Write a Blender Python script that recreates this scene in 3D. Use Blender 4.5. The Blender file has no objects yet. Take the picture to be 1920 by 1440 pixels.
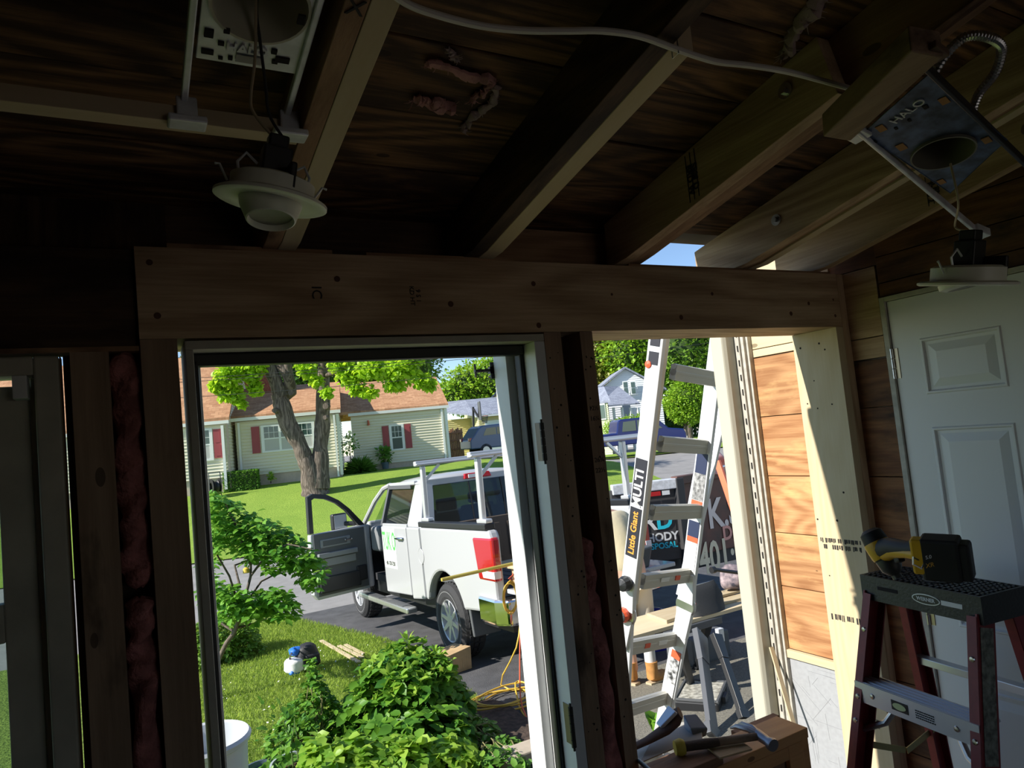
import bpy, bmesh, math, random
import numpy as np
from mathutils import Vector, Matrix, Euler
C = bpy.data.collections.new('site'); bpy.context.scene.collection.children.link(C)
SC = bpy.context.scene
R_ = math.radians
random.seed(4); RNG = np.random.default_rng(7)

# ---------------- camera, world, sun, exposure ----------------
EYE = Vector((0, 0, 1.72)); FPX = 1308.24
yaw, pitch, roll = R_(29.431), R_(4.002), R_(-5.655)
F = Vector((math.sin(yaw)*math.cos(pitch), math.cos(yaw)*math.cos(pitch), math.sin(pitch)))
Rt = Vector((math.cos(yaw), -math.sin(yaw), 0)); Up = Rt.cross(F)
Rt, Up = math.cos(roll)*Rt + math.sin(roll)*Up, -math.sin(roll)*Rt + math.cos(roll)*Up
cam_d = bpy.data.cameras.new('camera'); cam = bpy.data.objects.new('camera', cam_d); C.objects.link(cam)
cam_d.sensor_width = 36; cam_d.lens = 36*FPX/1920; cam_d.clip_start = 0.05; cam_d.clip_end = 600
cam.matrix_world = Matrix(((Rt.x, Up.x, -F.x, EYE.x), (Rt.y, Up.y, -F.y, EYE.y), (Rt.z, Up.z, -F.z, EYE.z), (0, 0, 0, 1)))
SC.camera = cam
SC.view_settings.view_transform = 'Standard'; SC.view_settings.look = 'None'
SC.view_settings.exposure = 0.62; SC.view_settings.gamma = 1; SC.view_settings.use_curve_mapping = False
SC.cycles.max_bounces = 10; SC.cycles.diffuse_bounces = 6; SC.cycles.transparent_max_bounces = 16
SUN = Vector((1.45, -0.155, -1.0)).normalized()
W = bpy.data.worlds.new('world'); SC.world = W; W.use_nodes = True
wn = W.node_tree; wn.nodes.clear()
sky = wn.nodes.new('ShaderNodeTexSky'); sky.sky_type = 'NISHITA'; sky.sun_disc = False
sky.sun_elevation = math.asin(-SUN.z); sky.sun_rotation = math.atan2(-SUN.x, -SUN.y)
sky.air_density = 0.8; sky.dust_density = 0.0; sky.ozone_density = 2.5
wb = wn.nodes.new('ShaderNodeBackground'); wb.inputs[1].default_value = 0.12
wo = wn.nodes.new('ShaderNodeOutputWorld')
wn.links.new(sky.outputs[0], wb.inputs[0]); wn.links.new(wb.outputs[0], wo.inputs[0])
sd = bpy.data.lights.new('sun', 'SUN'); sd.energy = 5.2; sd.angle = R_(0.53); sd.color = (1, 0.95, 0.86)
so = bpy.data.objects.new('sun', sd); C.objects.link(so)
so.rotation_euler = SUN.to_track_quat('-Z', 'Y').to_euler(); so.location = (-8, 2, 12)

# ---------------- helpers ----------------
def ray(px, py): return F*FPX + Rt*(px-960) - Up*(py-720)
def onY(px, py, Y): d = ray(px, py); return EYE + d*(Y/d.y)
def onX(px, py, X): d = ray(px, py); return EYE + d*(X/d.x)
def onZ(px, py, Z): d = ray(px, py); return EYE + d*((Z-EYE.z)/d.z)
def dep(px, py, D): return EYE + ray(px, py)/FPX*D
UA = Vector((.961, -.276, 0)); VA = Vector((.276, .961, 0))
def uv(u, v, z=0): return UA*u + VA*v + Vector((0, 0, z))
def onV(px, py, V): d = ray(px, py); return EYE + d*(V/d.dot(VA))
def sstep(a, b, t): t = min(1, max(0, (t-a)/(b-a))); return t*t*(3-2*t)
def ground_z(x, y):
    v = x*.276 + y*.961; u = x*.961 - y*.276
    g = -.75 - .05*(min(y, 12.5)-7.5)
    if v < 12.4: return g
    rise = 1.62*(1-sstep(5, 14, u)) + .85*sstep(5, 14, u)*(1-sstep(24, 30, u)) + .35*sstep(24, 30, u)
    base = -1.0
    return g*(1-sstep(12.4, 13.2, v)) + base*sstep(12.4, 13.2, v) + rise*sstep(20.5, 30.5, v)

def wmat(o):
    m = Matrix.Translation(o.location) @ o.rotation_euler.to_matrix().to_4x4() @ Matrix.Diagonal((*o.scale, 1))
    return wmat(o.parent) @ m if o.parent else m

class MB:
    def __init__(s): s.v = []; s.f = []; s.m = []
    def add(s, vs, fs, m=0):
        o = len(s.v); s.v += [tuple(p) for p in vs]; s.f += [tuple(i+o for i in f) for f in fs]; s.m += [m]*len(fs); return s
    def box(s, lo, hi, m=0):
        x0, y0, z0 = lo; x1, y1, z1 = hi
        return s.hexa([(x0,y0,z0),(x1,y0,z0),(x1,y1,z0),(x0,y1,z0),(x0,y0,z1),(x1,y0,z1),(x1,y1,z1),(x0,y1,z1)], m)
    def hexa(s, v, m=0):
        return s.add(v, [(0,3,2,1),(4,5,6,7),(0,1,5,4),(1,2,6,5),(2,3,7,6),(3,0,4,7)], m)
    def beam(s, a, b, w, h, up=(0,0,1), m=0, w2=None, h2=None):
        a = Vector(a); b = Vector(b); d = (b-a).normalized(); up = Vector(up)
        sd_ = d.cross(up).normalized(); u = sd_.cross(d).normalized()
        w2 = w if w2 is None else w2; h2 = h if h2 is None else h2
        v = []
        for p, ww, hh in ((a, w, h), (b, w2, h2)):
            v += [p-sd_*ww/2-u*hh/2, p+sd_*ww/2-u*hh/2, p+sd_*ww/2+u*hh/2, p-sd_*ww/2+u*hh/2]
        return s.add(v, [(3,2,1,0),(4,5,6,7),(0,1,5,4),(1,2,6,5),(2,3,7,6),(3,0,4,7)], m)
    def ring(s, pts, r, n=10, m=0, cap=True, closed=False, sq=1.0):
        pts = [Vector(p) for p in pts]; k = len(pts); rs = r if isinstance(r, (list, tuple)) else [r]*k
        o = len(s.v); t0 = (pts[1]-pts[0]).normalized()
        nrm = t0.cross(Vector((0, 0, 1)) if abs(t0.z) < .9 else Vector((1, 0, 0))).normalized()
        for i, p in enumerate(pts):
            a = pts[i-1] if i > 0 else (pts[-1] if closed else pts[0]); b = pts[(i+1) % k] if (i < k-1 or closed) else pts[-1]
            t = (b-a).normalized(); nrm = (nrm - t*nrm.dot(t)).normalized(); bn = t.cross(nrm)
            for j in range(n):
                an = 2*math.pi*j/n; q = p + (nrm*math.cos(an) + bn*math.sin(an)*sq)*rs[i]; s.v.append(tuple(q))
        for i in range(k if closed else k-1):
            for j in range(n):
                a = o+i*n+j; b = o+i*n+(j+1) % n; c = o+((i+1) % k)*n+(j+1) % n; d = o+((i+1) % k)*n+j
                s.f.append((a, b, c, d)); s.m.append(m)
        if cap and not closed:
            s.f.append(tuple(o+j for j in reversed(range(n)))); s.m.append(m)
            s.f.append(tuple(o+(k-1)*n+j for j in range(n))); s.m.append(m)
        return s
    def cyl(s, a, b, r, r2=None, n=16, m=0, cap=True): return s.ring([a, b], [r, r if r2 is None else r2], n, m, cap)
    def lathe(s, prof, c=(0,0,0), ax=(0,0,1), n=28, m=0, closed=False):
        ax = Vector(ax).normalized(); e1 = ax.cross(Vector((0,1,0)) if abs(ax.y) < .9 else Vector((1,0,0))).normalized(); e2 = ax.cross(e1); c = Vector(c)
        o = len(s.v); k = len(prof)
        for r, h in prof:
            for j in range(n):
                an = 2*math.pi*j/n; s.v.append(tuple(c + ax*h + (e1*math.cos(an)+e2*math.sin(an))*max(r, 1e-5)))
        for i in range(k if closed else k-1):
            for j in range(n):
                s.f.append((o+i*n+j, o+i*n+(j+1) % n, o+((i+1) % k)*n+(j+1) % n, o+((i+1) % k)*n+j)); s.m.append(m)
        return s
    def prism(s, poly, fn, d0, d1, m=0):
        """poly: 2D outline; fn(a,b,d) -> 3D"""
        n = len(poly); o = len(s.v)
        s.v += [tuple(fn(a, b, d0)) for a, b in poly] + [tuple(fn(a, b, d1)) for a, b in poly]
        s.f += [tuple(o+i for i in reversed(range(n))), tuple(o+n+i for i in range(n))]; s.m += [m, m]
        for i in range(n): s.f.append((o+i, o+(i+1) % n, o+n+(i+1) % n, o+n+i)); s.m.append(m)
        return s
    def build(s, name, mats, parent=None, bevel=0, smooth=False, world=False, seg=2, loc=None, rot=None):
        v = s.v
        if world and parent is not None:
            inv = wmat(parent).inverted()
            v = [tuple(inv @ Vector(p)) for p in v]
        me = bpy.data.meshes.new(name); me.from_pydata(v, [], s.f)
        mats = mats if isinstance(mats, (list, tuple)) else [mats]
        for m_ in mats: me.materials.append(m_)
        me.polygons.foreach_set('material_index', s.m)
        bm = bmesh.new(); bm.from_mesh(me); bmesh.ops.recalc_face_normals(bm, faces=bm.faces); bm.to_mesh(me); bm.free()
        if smooth: me.shade_smooth()
        o = bpy.data.objects.new(name, me); C.objects.link(o)
        if smooth:
            try: me.set_sharp_from_angle(angle=R_(38))
            except Exception: pass
        if parent is not None: o.parent = parent
        if loc is not None: o.location = loc
        if rot is not None: o.rotation_euler = rot
        if bevel:
            b = o.modifiers.new('edge', 'BEVEL'); b.width = bevel; b.segments = seg; b.limit_method = 'ANGLE'; b.angle_limit = R_(40)
        return o

def tag(o, label, cat, group=None, kind=None):
    o['label'] = label; o['category'] = cat
    if group: o['group'] = group
    if kind: o['kind'] = kind
    return o
def thing(name, label, cat, loc=(0,0,0), rot=(0,0,0), group=None):
    o = bpy.data.objects.new(name, None); C.objects.link(o); o.location = loc; o.rotation_euler = rot; o.empty_display_size = .1
    return tag(o, label, cat, group)
def struct(o, label=None, cat=None):
    o['kind'] = 'structure'
    if label: o['label'] = label
    if cat: o['category'] = cat
    return o
def dup(root, loc=None, rot=None, label=None):
    r = root.copy(); C.objects.link(r)
    if loc is not None: r.location = loc
    if rot is not None: r.rotation_euler = rot
    if label: r['label'] = label
    for ch in list(root.children):
        c = ch.copy(); C.objects.link(c); c.parent = r
        for g in list(ch.children):
            d = g.copy(); C.objects.link(d); d.parent = c
    return r
def text(name, body, size, mat, M, parent=None, depth=.001, align='CENTER', sx=1, bold=0.0):
    cu = bpy.data.curves.new(name, 'FONT'); cu.body = body; cu.size = size; cu.extrude = depth; cu.align_x = align; cu.align_y = 'CENTER'; cu.offset = bold
    cu.resolution_u = 3
    t = bpy.data.objects.new(name, cu); C.objects.link(t)
    dg = bpy.context.evaluated_depsgraph_get(); me = bpy.data.meshes.new_from_object(t.evaluated_get(dg))
    bpy.data.objects.remove(t)
    me.transform(Matrix.Diagonal((sx, 1, 1, 1)))
    me.transform(M); me.materials.clear(); me.materials.append(mat)
    if parent is not None:
        inv = wmat(parent).inverted()
        me.transform(inv)
    o = bpy.data.objects.new(name, me); C.objects.link(o)
    if parent is not None: o.parent = parent
    return o
def frame(p, x, y):
    """matrix: local x -> x, local y -> y, at p"""
    x = Vector(x).normalized(); z = x.cross(Vector(y)).normalized(); y = z.cross(x)
    return Matrix(((x.x, y.x, z.x, p[0]), (x.y, y.y, z.y, p[1]), (x.z, y.z, z.z, p[2]), (0,0,0,1)))

# ---------------- materials ----------------
def newmat(name):
    m = bpy.data.materials.new(name); m.use_nodes = True; return m, m.node_tree, m.node_tree.nodes['Principled BSDF']
def mat(name, col, rough=.6, metal=0, bump=0, bscale=60, var=0, vscale=8, spec=.5, trans=0, coat=0, col2=None):
    m, t, b = newmat(name); N = t.nodes.new; L = t.links.new
    b.inputs['Base Color'].default_value = (*col, 1); b.inputs['Roughness'].default_value = rough; b.inputs['Metallic'].default_value = metal
    b.inputs['Specular IOR Level'].default_value = spec; b.inputs['Coat Weight'].default_value = coat
    if trans: b.inputs['Transmission Weight'].default_value = trans
    if var or bump: tc = N('ShaderNodeTexCoord')
    if var:
        n = N('ShaderNodeTexNoise'); n.inputs['Scale'].default_value = vscale; n.inputs['Detail'].default_value = 6; L(tc.outputs['Object'], n.inputs['Vector'])
        r = N('ShaderNodeValToRGB'); r.color_ramp.elements[0].position = .35; r.color_ramp.elements[1].position = .68
        c2 = col2 if col2 else tuple(max(0, c*(1-var)) for c in col)
        r.color_ramp.elements[0].color = (*c2, 1); r.color_ramp.elements[1].color = (*col, 1)
        L(n.outputs[0], r.inputs[0]); L(r.outputs[0], b.inputs['Base Color'])
    if bump:
        n2 = N('ShaderNodeTexNoise'); n2.inputs['Scale'].default_value = bscale; n2.inputs['Detail'].default_value = 5; L(tc.outputs['Object'], n2.inputs['Vector'])
        bp = N('ShaderNodeBump'); bp.inputs['Strength'].default_value = bump; bp.inputs['Distance'].default_value = .01; L(n2.outputs[0], bp.inputs['Height']); L(bp.outputs[0], b.inputs['Normal'])
    return m
def wood(name, light, dark, axis='X', grain=1.0, knots=.5, rough=.7, stain=None, stain_amt=0, island=.15, ring=14, dirscale=1.0, knotcol=None, bump=.25, slope=0):
    """wood with grain along an axis; stain = second colour in large patches"""
    m, t, b = newmat(name); N = t.nodes.new; L = t.links.new
    tc = N('ShaderNodeTexCoord'); geo = N('ShaderNodeNewGeometry'); oi = N('ShaderNodeObjectInfo')
    mp0 = N('ShaderNodeMapping'); L(tc.outputs['Object'], mp0.inputs[0]); mp0.inputs['Rotation'].default_value = (slope, 0, 0)
    add = N('ShaderNodeVectorMath'); add.operation = 'ADD'; L(mp0.outputs[0], add.inputs[0])
    rnd = N('ShaderNodeMath'); rnd.operation = 'ADD'; L(geo.outputs['Random Per Island'], rnd.inputs[0]); L(oi.outputs['Random'], rnd.inputs[1])
    sc = N('ShaderNodeVectorMath'); sc.operation = 'SCALE'; sc.inputs[0].default_value = (7.3, 5.1, 9.7); L(rnd.outputs[0], sc.inputs['Scale']); L(sc.outputs[0], add.inputs[1])
    s_al, s_ac = 1.0*dirscale, 1.0
    def mapped(al, ac):
        mp = N('ShaderNodeMapping'); L(add.outputs[0], mp.inputs[0])
        mp.inputs['Scale'].default_value = {'X': (al, ac, ac), 'Y': (ac, al, ac), 'Z': (ac, ac, al)}[axis]; return mp
    # rings: distorted noise bands
    nz = N('ShaderNodeTexNoise'); nz.inputs['Scale'].default_value = 1; nz.inputs['Detail'].default_value = 2; L(mapped(.55, 3.2).outputs[0], nz.inputs['Vector'])
    mu = N('ShaderNodeMath'); mu.operation = 'MULTIPLY'; mu.inputs[1].default_value = ring*6; L(nz.outputs[0], mu.inputs[0])
    si = N('ShaderNodeMath'); si.operation = 'SINE'; L(mu.outputs[0], si.inputs[0])
    fine = N('ShaderNodeTexNoise'); fine.inputs['Scale'].default_value = 1; fine.inputs['Detail'].default_value = 6; fine.inputs['Roughness'].default_value = .65; L(mapped(5, 110).outputs[0], fine.inputs['Vector'])
    mr = N('ShaderNodeMapRange'); mr.inputs[1].default_value = -1; mr.inputs[2].default_value = 1; mr.inputs[3].default_value = 0; mr.inputs[4].default_value = .45*grain; L(si.outputs[0], mr.inputs[0])
    pw = N('ShaderNodeMath'); pw.operation = 'MULTIPLY_ADD'; L(fine.outputs[0], pw.inputs[0]); pw.inputs[1].default_value = 1.3*grain; L(mr.outputs[0], pw.inputs[2])
    sb = N('ShaderNodeMath'); sb.operation = 'SUBTRACT'; sb.inputs[1].default_value = .42*grain; L(pw.outputs[0], sb.inputs[0]); sb.use_clamp = True
    mx = N('ShaderNodeMix'); mx.data_type = 'RGBA'; L(sb.outputs[0], mx.inputs[0]); mx.inputs[6].default_value = (*light, 1); mx.inputs[7].default_value = (*dark, 1)
    col = mx.outputs[2]
    if stain:
        sn = N('ShaderNodeTexNoise'); sn.inputs['Scale'].default_value = 1; sn.inputs['Detail'].default_value = 5; sn.inputs['Roughness'].default_value = .6; L(mapped(2.6, 8).outputs[0], sn.inputs['Vector'])
        rp = N('ShaderNodeValToRGB'); rp.color_ramp.elements[0].position = .62-stain_amt*.4; rp.color_ramp.elements[1].position = .74-stain_amt*.3; L(sn.outputs[0], rp.inputs[0])
        m2 = N('ShaderNodeMix'); m2.data_type = 'RGBA'; L(rp.outputs[0], m2.inputs[0]); L(col, m2.inputs[6]); m2.inputs[7].default_value = (*stain, 1); col = m2.outputs[2]
    if knots:
        vo = N('ShaderNodeTexVoronoi'); vo.inputs['Scale'].default_value = 1; L(mapped(3.4, 7.5).outputs[0], vo.inputs['Vector'])
        kr = N('ShaderNodeMath'); kr.operation = 'LESS_THAN'; kr.inputs[1].default_value = .09*knots+.03; L(vo.outputs['Distance'], kr.inputs[0])
        m3 = N('ShaderNodeMix'); m3.data_type = 'RGBA'
        km = N('ShaderNodeMath'); km.operation = 'MULTIPLY'; km.inputs[1].default_value = .75; L(kr.outputs[0], km.inputs[0]); L(km.outputs[0], m3.inputs[0])
        L(col, m3.inputs[6]); m3.inputs[7].default_value = (*(knotcol or tuple(c*.3 for c in dark)), 1); col = m3.outputs[2]
    if island:
        hs = N('ShaderNodeHueSaturation'); ir = N('ShaderNodeMapRange'); ir.inputs[3].default_value = 1-island; ir.inputs[4].default_value = 1+island
        L(geo.outputs['Random Per Island'], ir.inputs[0]); L(ir.outputs[0], hs.inputs['Value']); L(col, hs.inputs['Color']); col = hs.outputs[0]
    L(col, b.inputs['Base Color']); b.inputs['Roughness'].default_value = rough; b.inputs['Specular IOR Level'].default_value = .3
    bp = N('ShaderNodeBump'); bp.inputs['Strength'].default_value = bump; bp.inputs['Distance'].default_value = .003; L(sb.outputs[0], bp.inputs['Height']); L(bp.outputs[0], b.inputs['Normal'])
    return m
def leafmat(name, col, col2, trans=.35, rough=.45):
    m, t, b = newmat(name); N = t.nodes.new; L = t.links.new
    geo = N('ShaderNodeNewGeometry'); r = N('ShaderNodeValToRGB'); r.color_ramp.elements[0].color = (*col, 1); r.color_ramp.elements[1].color = (*col2, 1)
    L(geo.outputs['Random Per Island'], r.inputs[0]); L(r.outputs[0], b.inputs['Base Color']); b.inputs['Roughness'].default_value = rough
    b.inputs['Specular IOR Level'].default_value = .35
    tr = N('ShaderNodeBsdfTranslucent'); g = N('ShaderNodeHueSaturation'); g.inputs['Value'].default_value = 1.5; g.inputs['Hue'].default_value = .48; L(r.outputs[0], g.inputs['Color']); L(g.outputs[0], tr.inputs[0])
    mx = N('ShaderNodeMixShader'); mx.inputs[0].default_value = trans; out = t.nodes['Material Output']
    L(b.outputs[0], mx.inputs[1]); L(tr.outputs[0], mx.inputs[2]); L(mx.outputs[0], out.inputs[0]); return m
def glassmat(name, tint=(.02, .03, .03), alpha=.35):
    m, t, b = newmat(name); N = t.nodes.new; L = t.links.new
    b.inputs['Base Color'].default_value = (*tint, 1); b.inputs['Roughness'].default_value = .03; b.inputs['Specular IOR Level'].default_value = .8
    tr = N('ShaderNodeBsdfTransparent'); tr.inputs[0].default_value = (.8, .88, .86, 1); mx = N('ShaderNodeMixShader'); mx.inputs[0].default_value = alpha
    L(b.outputs[0], mx.inputs[1]); L(tr.outputs[0], mx.inputs[2]); L(mx.outputs[0], t.nodes['Material Output'].inputs[0]); return m

NEW = (.63, .465, .30); NEWD = (.40, .26, .145)
M_new = {a: wood('new_pine_'+a, NEW, tuple(c*.8 for c in NEWD), a, knots=.5, grain=1.15, ring=11) for a in 'XYZ'}
M_pale = {a: wood('pale_pine_'+a, (.58, .48, .32), (.47, .36, .20), a, knots=.35, grain=.6, bump=.1) for a in 'XYZ'}
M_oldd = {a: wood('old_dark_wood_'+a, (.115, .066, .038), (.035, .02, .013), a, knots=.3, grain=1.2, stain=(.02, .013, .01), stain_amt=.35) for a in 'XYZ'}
M_oldb = {a: wood('old_brown_wood_'+a, (.42, .26, .15), (.22, .12, .065), a, knots=.4, grain=1.1, stain=(.10, .05, .03), stain_amt=.1) for a in 'XYZ'}
M_stud = {a: wood('old_stud_wood_'+a, (.36, .25, .17), (.19, .125, .08), a, knots=.4, grain=.9, stain=(.07, .045, .03), stain_amt=.15) for a in 'XYZ'}
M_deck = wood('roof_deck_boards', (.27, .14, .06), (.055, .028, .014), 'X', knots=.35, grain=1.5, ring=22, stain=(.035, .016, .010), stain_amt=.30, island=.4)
M_orange = wood('orange_sheathing', (.54, .30, .14), (.30, .135, .055), 'Y', knots=.9, grain=1.3, ring=20, stain=(.60, .37, .16), stain_amt=.2, island=.15)
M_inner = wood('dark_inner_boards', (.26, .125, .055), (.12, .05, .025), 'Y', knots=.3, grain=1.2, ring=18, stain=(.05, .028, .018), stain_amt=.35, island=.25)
M_white = mat('white_paint', (.68, .70, .71), .45, var=.05, vscale=12)
M_oldwhite = mat('old_white_paint', (.50, .48, .42), .6, var=.25, vscale=30, bump=.15, bscale=40)
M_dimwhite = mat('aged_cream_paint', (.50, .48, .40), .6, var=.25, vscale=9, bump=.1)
M_cream = mat('cream_vinyl', (.47, .455, .375), .5)
M_blackrub = mat('black_weatherstrip', (.012, .012, .013), .5)
M_black = mat('black_plastic', (.018, .019, .021), .42)
M_steel = mat('steel', (.55, .56, .57), .32, 1)
M_galv = mat('galvanised_steel', (.82, .85, .90), .42, .25, var=.3, vscale=22)
M_dark = mat('dark_void', (.012, .009, .008), .9)
M_ink = mat('black_ink', (.02, .018, .018), .8)
M_insul = mat('pink_insulation', (.55, .22, .21), .95, bump=1.0, bscale=90, var=.5, vscale=26, spec=.1)
M_alum = mat('aluminium', (.72, .72, .71), .33, .85, var=.12, vscale=30)
# ---------------- ground, street, lawns ----------------
def grid_surface(name, us, vs, fn, m, smooth=True):
    mb = MB(); nu, nv = len(us), len(vs)
    mb.v = [fn(a, b) for b in vs for a in us]
    for j in range(nv-1):
        for i in range(nu-1):
            mb.f.append((j*nu+i, j*nu+i+1, (j+1)*nu+i+1, (j+1)*nu+i)); mb.m.append(0)
    return mb.build(name, m, smooth=smooth)
M_asph = mat('driveway_asphalt', (.105, .105, .112), .85, var=.35, vscale=5, bump=.8, bscale=120)
M_street = mat('worn_street_asphalt', (.30, .29, .28), .9, var=.2, vscale=2.5, bump=.5, bscale=90)
def grassmat(name, c1, c2, c3):
    m, t, b = newmat(name); N = t.nodes.new; L = t.links.new; tc = N('ShaderNodeTexCoord')
    n = N('ShaderNodeTexNoise'); n.inputs['Scale'].default_value = .9; n.inputs['Detail'].default_value = 4; L(tc.outputs['Object'], n.inputs[0])
    n2 = N('ShaderNodeTexNoise'); n2.inputs['Scale'].default_value = 38; n2.inputs['Detail'].default_value = 5; L(tc.outputs['Object'], n2.inputs[0])
    r = N('ShaderNodeValToRGB'); r.color_ramp.elements[0].position = .35; r.color_ramp.elements[1].position = .65; r.color_ramp.elements[0].color = (*c1, 1); r.color_ramp.elements[1].color = (*c2, 1); L(n.outputs[0], r.inputs[0])
    r2 = N('ShaderNodeValToRGB'); r2.color_ramp.elements[0].position = .40; r2.color_ramp.elements[1].position = .62; L(n2.outputs[0], r2.inputs[0])
    mx = N('ShaderNodeMix'); mx.data_type = 'RGBA'; L(r2.outputs[0], mx.inputs[0]); mx.inputs[6].default_value = (*c3, 1); L(r.outputs[0], mx.inputs[7]); L(mx.outputs[2], b.inputs['Base Color'])
    bp = N('ShaderNodeBump'); bp.inputs['Strength'].default_value = .7; bp.inputs['Distance'].default_value = .04; L(n2.outputs[0], bp.inputs['Height']); L(bp.outputs[0], b.inputs['Normal']); b.inputs['Roughness'].default_value = .9
    b.inputs['Specular IOR Level'].default_value = .1
    return m
M_grass = grassmat('near_grass', (.21, .29, .055), (.30, .40, .08), (.12, .18, .04))
M_lawn = grassmat('far_lawn_grass', (.25, .37, .06), (.34, .46, .08), (.18, .29, .045))
lin = lambda a, b, n: [a+(b-a)*i/(n-1) for i in range(n)]
def G3(x, y, dz=0): return (x, y, ground_z(x, y)+dz)
struct(grid_surface('ground', lin(-40, 90, 70), lin(1.8, 120, 100), lambda x, y: G3(x, y, -.03), M_street), 'pale worn asphalt street and ground beyond the driveway')
def lawn_edge(y): return 2.80 - .10*math.sin(y*1.3) - (max(0, y-9.5))**2*.07
near = grid_surface('lawn', lin(0, 1, 30), lin(1.9, 12.9, 50), lambda a, y: G3(-14+(lawn_edge(y)+14)*a, y, .01+.012*math.sin(a*60+y*5)), M_grass)
tag(near, 'mown green lawn between the porch and the driveway', 'lawn', kind='structure')
struct(grid_surface('driveway', lin(0, 1, 12), lin(1.9, 12.5, 24), lambda a, y: G3(lawn_edge(y)-.05+(14-lawn_edge(y))*a, y, 0), M_asph), 'dark asphalt driveway under the pickup truck')
far = grid_surface('lawn', lin(-30, 11.4, 50), lin(21, 60, 50), lambda u, v: (lambda p: G3(p.x, p.y, .02))(uv(u, v)), M_lawn)
tag(far, 'bright sunlit lawn sloping up to the grey sided house', 'lawn', kind='structure')
far2 = grid_surface('lawn', lin(23.0, 60, 40), lin(39.5, 80, 30), lambda u, v: (lambda p: G3(p.x, p.y, .02))(uv(u, v)), M_lawn)
tag(far2, 'shaded lawn beyond the street by the white house', 'lawn', kind='structure')
far3 = grid_surface('lawn', lin(11.4, 23, 14), lin(34.0, 39.4, 8), lambda u, v: (lambda p: G3(p.x, p.y, .03))(uv(u, v)), M_lawn)
tag(far3, 'narrow strip of lawn beyond the street behind the tall ladder', 'lawn', kind='structure')

# ---------------- porch shell ----------------
T = math.tan(R_(11.74)); Y0 = 1.546
def zb(y): return 2.165 + (Y0-y)*T
# roof deck (boards laid across the rafters)
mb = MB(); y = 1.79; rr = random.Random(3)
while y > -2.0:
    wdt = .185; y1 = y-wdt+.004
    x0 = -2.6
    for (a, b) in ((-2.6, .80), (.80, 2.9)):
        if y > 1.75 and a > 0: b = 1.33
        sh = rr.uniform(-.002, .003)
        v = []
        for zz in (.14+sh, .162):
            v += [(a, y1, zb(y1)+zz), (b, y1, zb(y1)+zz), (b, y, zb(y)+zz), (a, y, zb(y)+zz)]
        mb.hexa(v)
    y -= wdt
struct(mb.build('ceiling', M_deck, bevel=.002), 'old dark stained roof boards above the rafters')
mb = MB(); mb.hexa([(-2.6, -2, zb(-2)+.17), (2.9, -2, zb(-2)+.17), (2.9, 1.72, zb(1.72)+.17), (-2.6, 1.72, zb(1.72)+.17), (-2.6, -2, zb(-2)+.20), (2.9, -2, zb(-2)+.20), (2.9, 1.72, zb(1.72)+.20), (-2.6, 1.72, zb(1.72)+.20)])
mb.hexa([(-2.6, 1.72, zb(1.72)+.17), (1.3, 1.72, zb(1.72)+.17), (1.3, 1.8, zb(1.8)+.17), (-2.6, 1.8, zb(1.8)+.17), (-2.6, 1.72, zb(1.72)+.20), (1.3, 1.72, zb(1.72)+.20), (1.3, 1.8, zb(1.8)+.20), (-2.6, 1.8, zb(1.8)+.20)])
struct(mb.build('ceiling', mat('asphalt_shingle', (.1, .09, .09), .9)), 'shingle roofing over the boards')

def rafter(name, label, x0, x1, y0, y1, m, h0=0, dpt=.14, group=None, parent=None, notch=True, end=0):
    mb = MB(); a, b = y0, y1
    poly = [(a, zb(a)+h0), (b, max(zb(b)+h0, 2.167 if b > 1.56 else -9)), (b, zb(b)+dpt), (a+end, zb(a+end)+dpt)]
    if b > 1.56: poly.insert(1, (1.50, zb(1.50)+h0))
    mb.prism(poly, lambda p, q, d: (d, p, q), x0, x1)
    o = mb.build(name, m, parent, bevel=.0015)
    if parent is None: tag(o, label, 'rafter', group)
    return o
r1 = rafter('roof_rafter', 'old brown rafter left of the first new strip, marked with an X', .286, .3185, -1.9, 1.70, M_oldb['Y'])
rafter('furring_strip', 'pale new strip screwed beside the old rafter above the hanging lamp', .3195, .3585, -1.9, 1.62, M_pale['Y'], dpt=.07)
text('pencil_mark', 'X', .036, M_ink, frame((.302, .86, zb(.86)-.0015), (1, 0, 0), (0, -1, T)), r1)
rafter('roof_rafter', 'old dark rafter in the middle of the ceiling, brown lower edge', .772, .812, -1.9, 1.70, M_oldd['Y'])
rafter('furring_strip', 'pale new strip along the middle dark rafter, ending at the cable', .8125, .858, .80, 1.60, M_pale['Y'], dpt=.06)
n3 = rafter('roof_rafter', 'new sistered rafter with square cut end and black lumber stamp', 1.252, 1.290, .815, 1.585, M_new['Y'], dpt=.139, end=.03)
rafter('roof_rafter', 'old brown rafter behind the stamped new rafter', 1.2905, 1.318, -1.9, 1.64, M_oldb['Y'], h0=.003)
rafter('furring_strip', 'yellowed rough edged strip beside the old rafter', 1.3185, 1.355, .55, 1.62, M_oldb['Y'], h0=.012, dpt=.10)
n4 = rafter('roof_rafter', 'new knotty rafter with washer bolt, over the ladder opening', 1.727, 1.765, .42, 1.715, M_new['Y'], end=.03)
rafter('roof_rafter', 'new rafter section overlapping further back near the flexible conduit', 1.705, 1.7262, -1.2, .62, M_new['Y'], h0=.03, end=.03)
rafter('roof_rafter', 'old dark rafter between two new pale boards', 1.7655, 1.790, -1.9, 1.62, M_oldb['Y'], h0=.006)
rafter('furring_strip', 'thin pale strip right of the knotty new rafter', 1.7905, 1.826, .2, 1.66, M_pale['Y'], dpt=.12)
n5 = rafter('roof_rafter', 'rightmost new rafter, knotty with faded stamp, beside the gable wall', 2.105, 2.145, -.4, 1.70, M_new['Y'])
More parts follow.
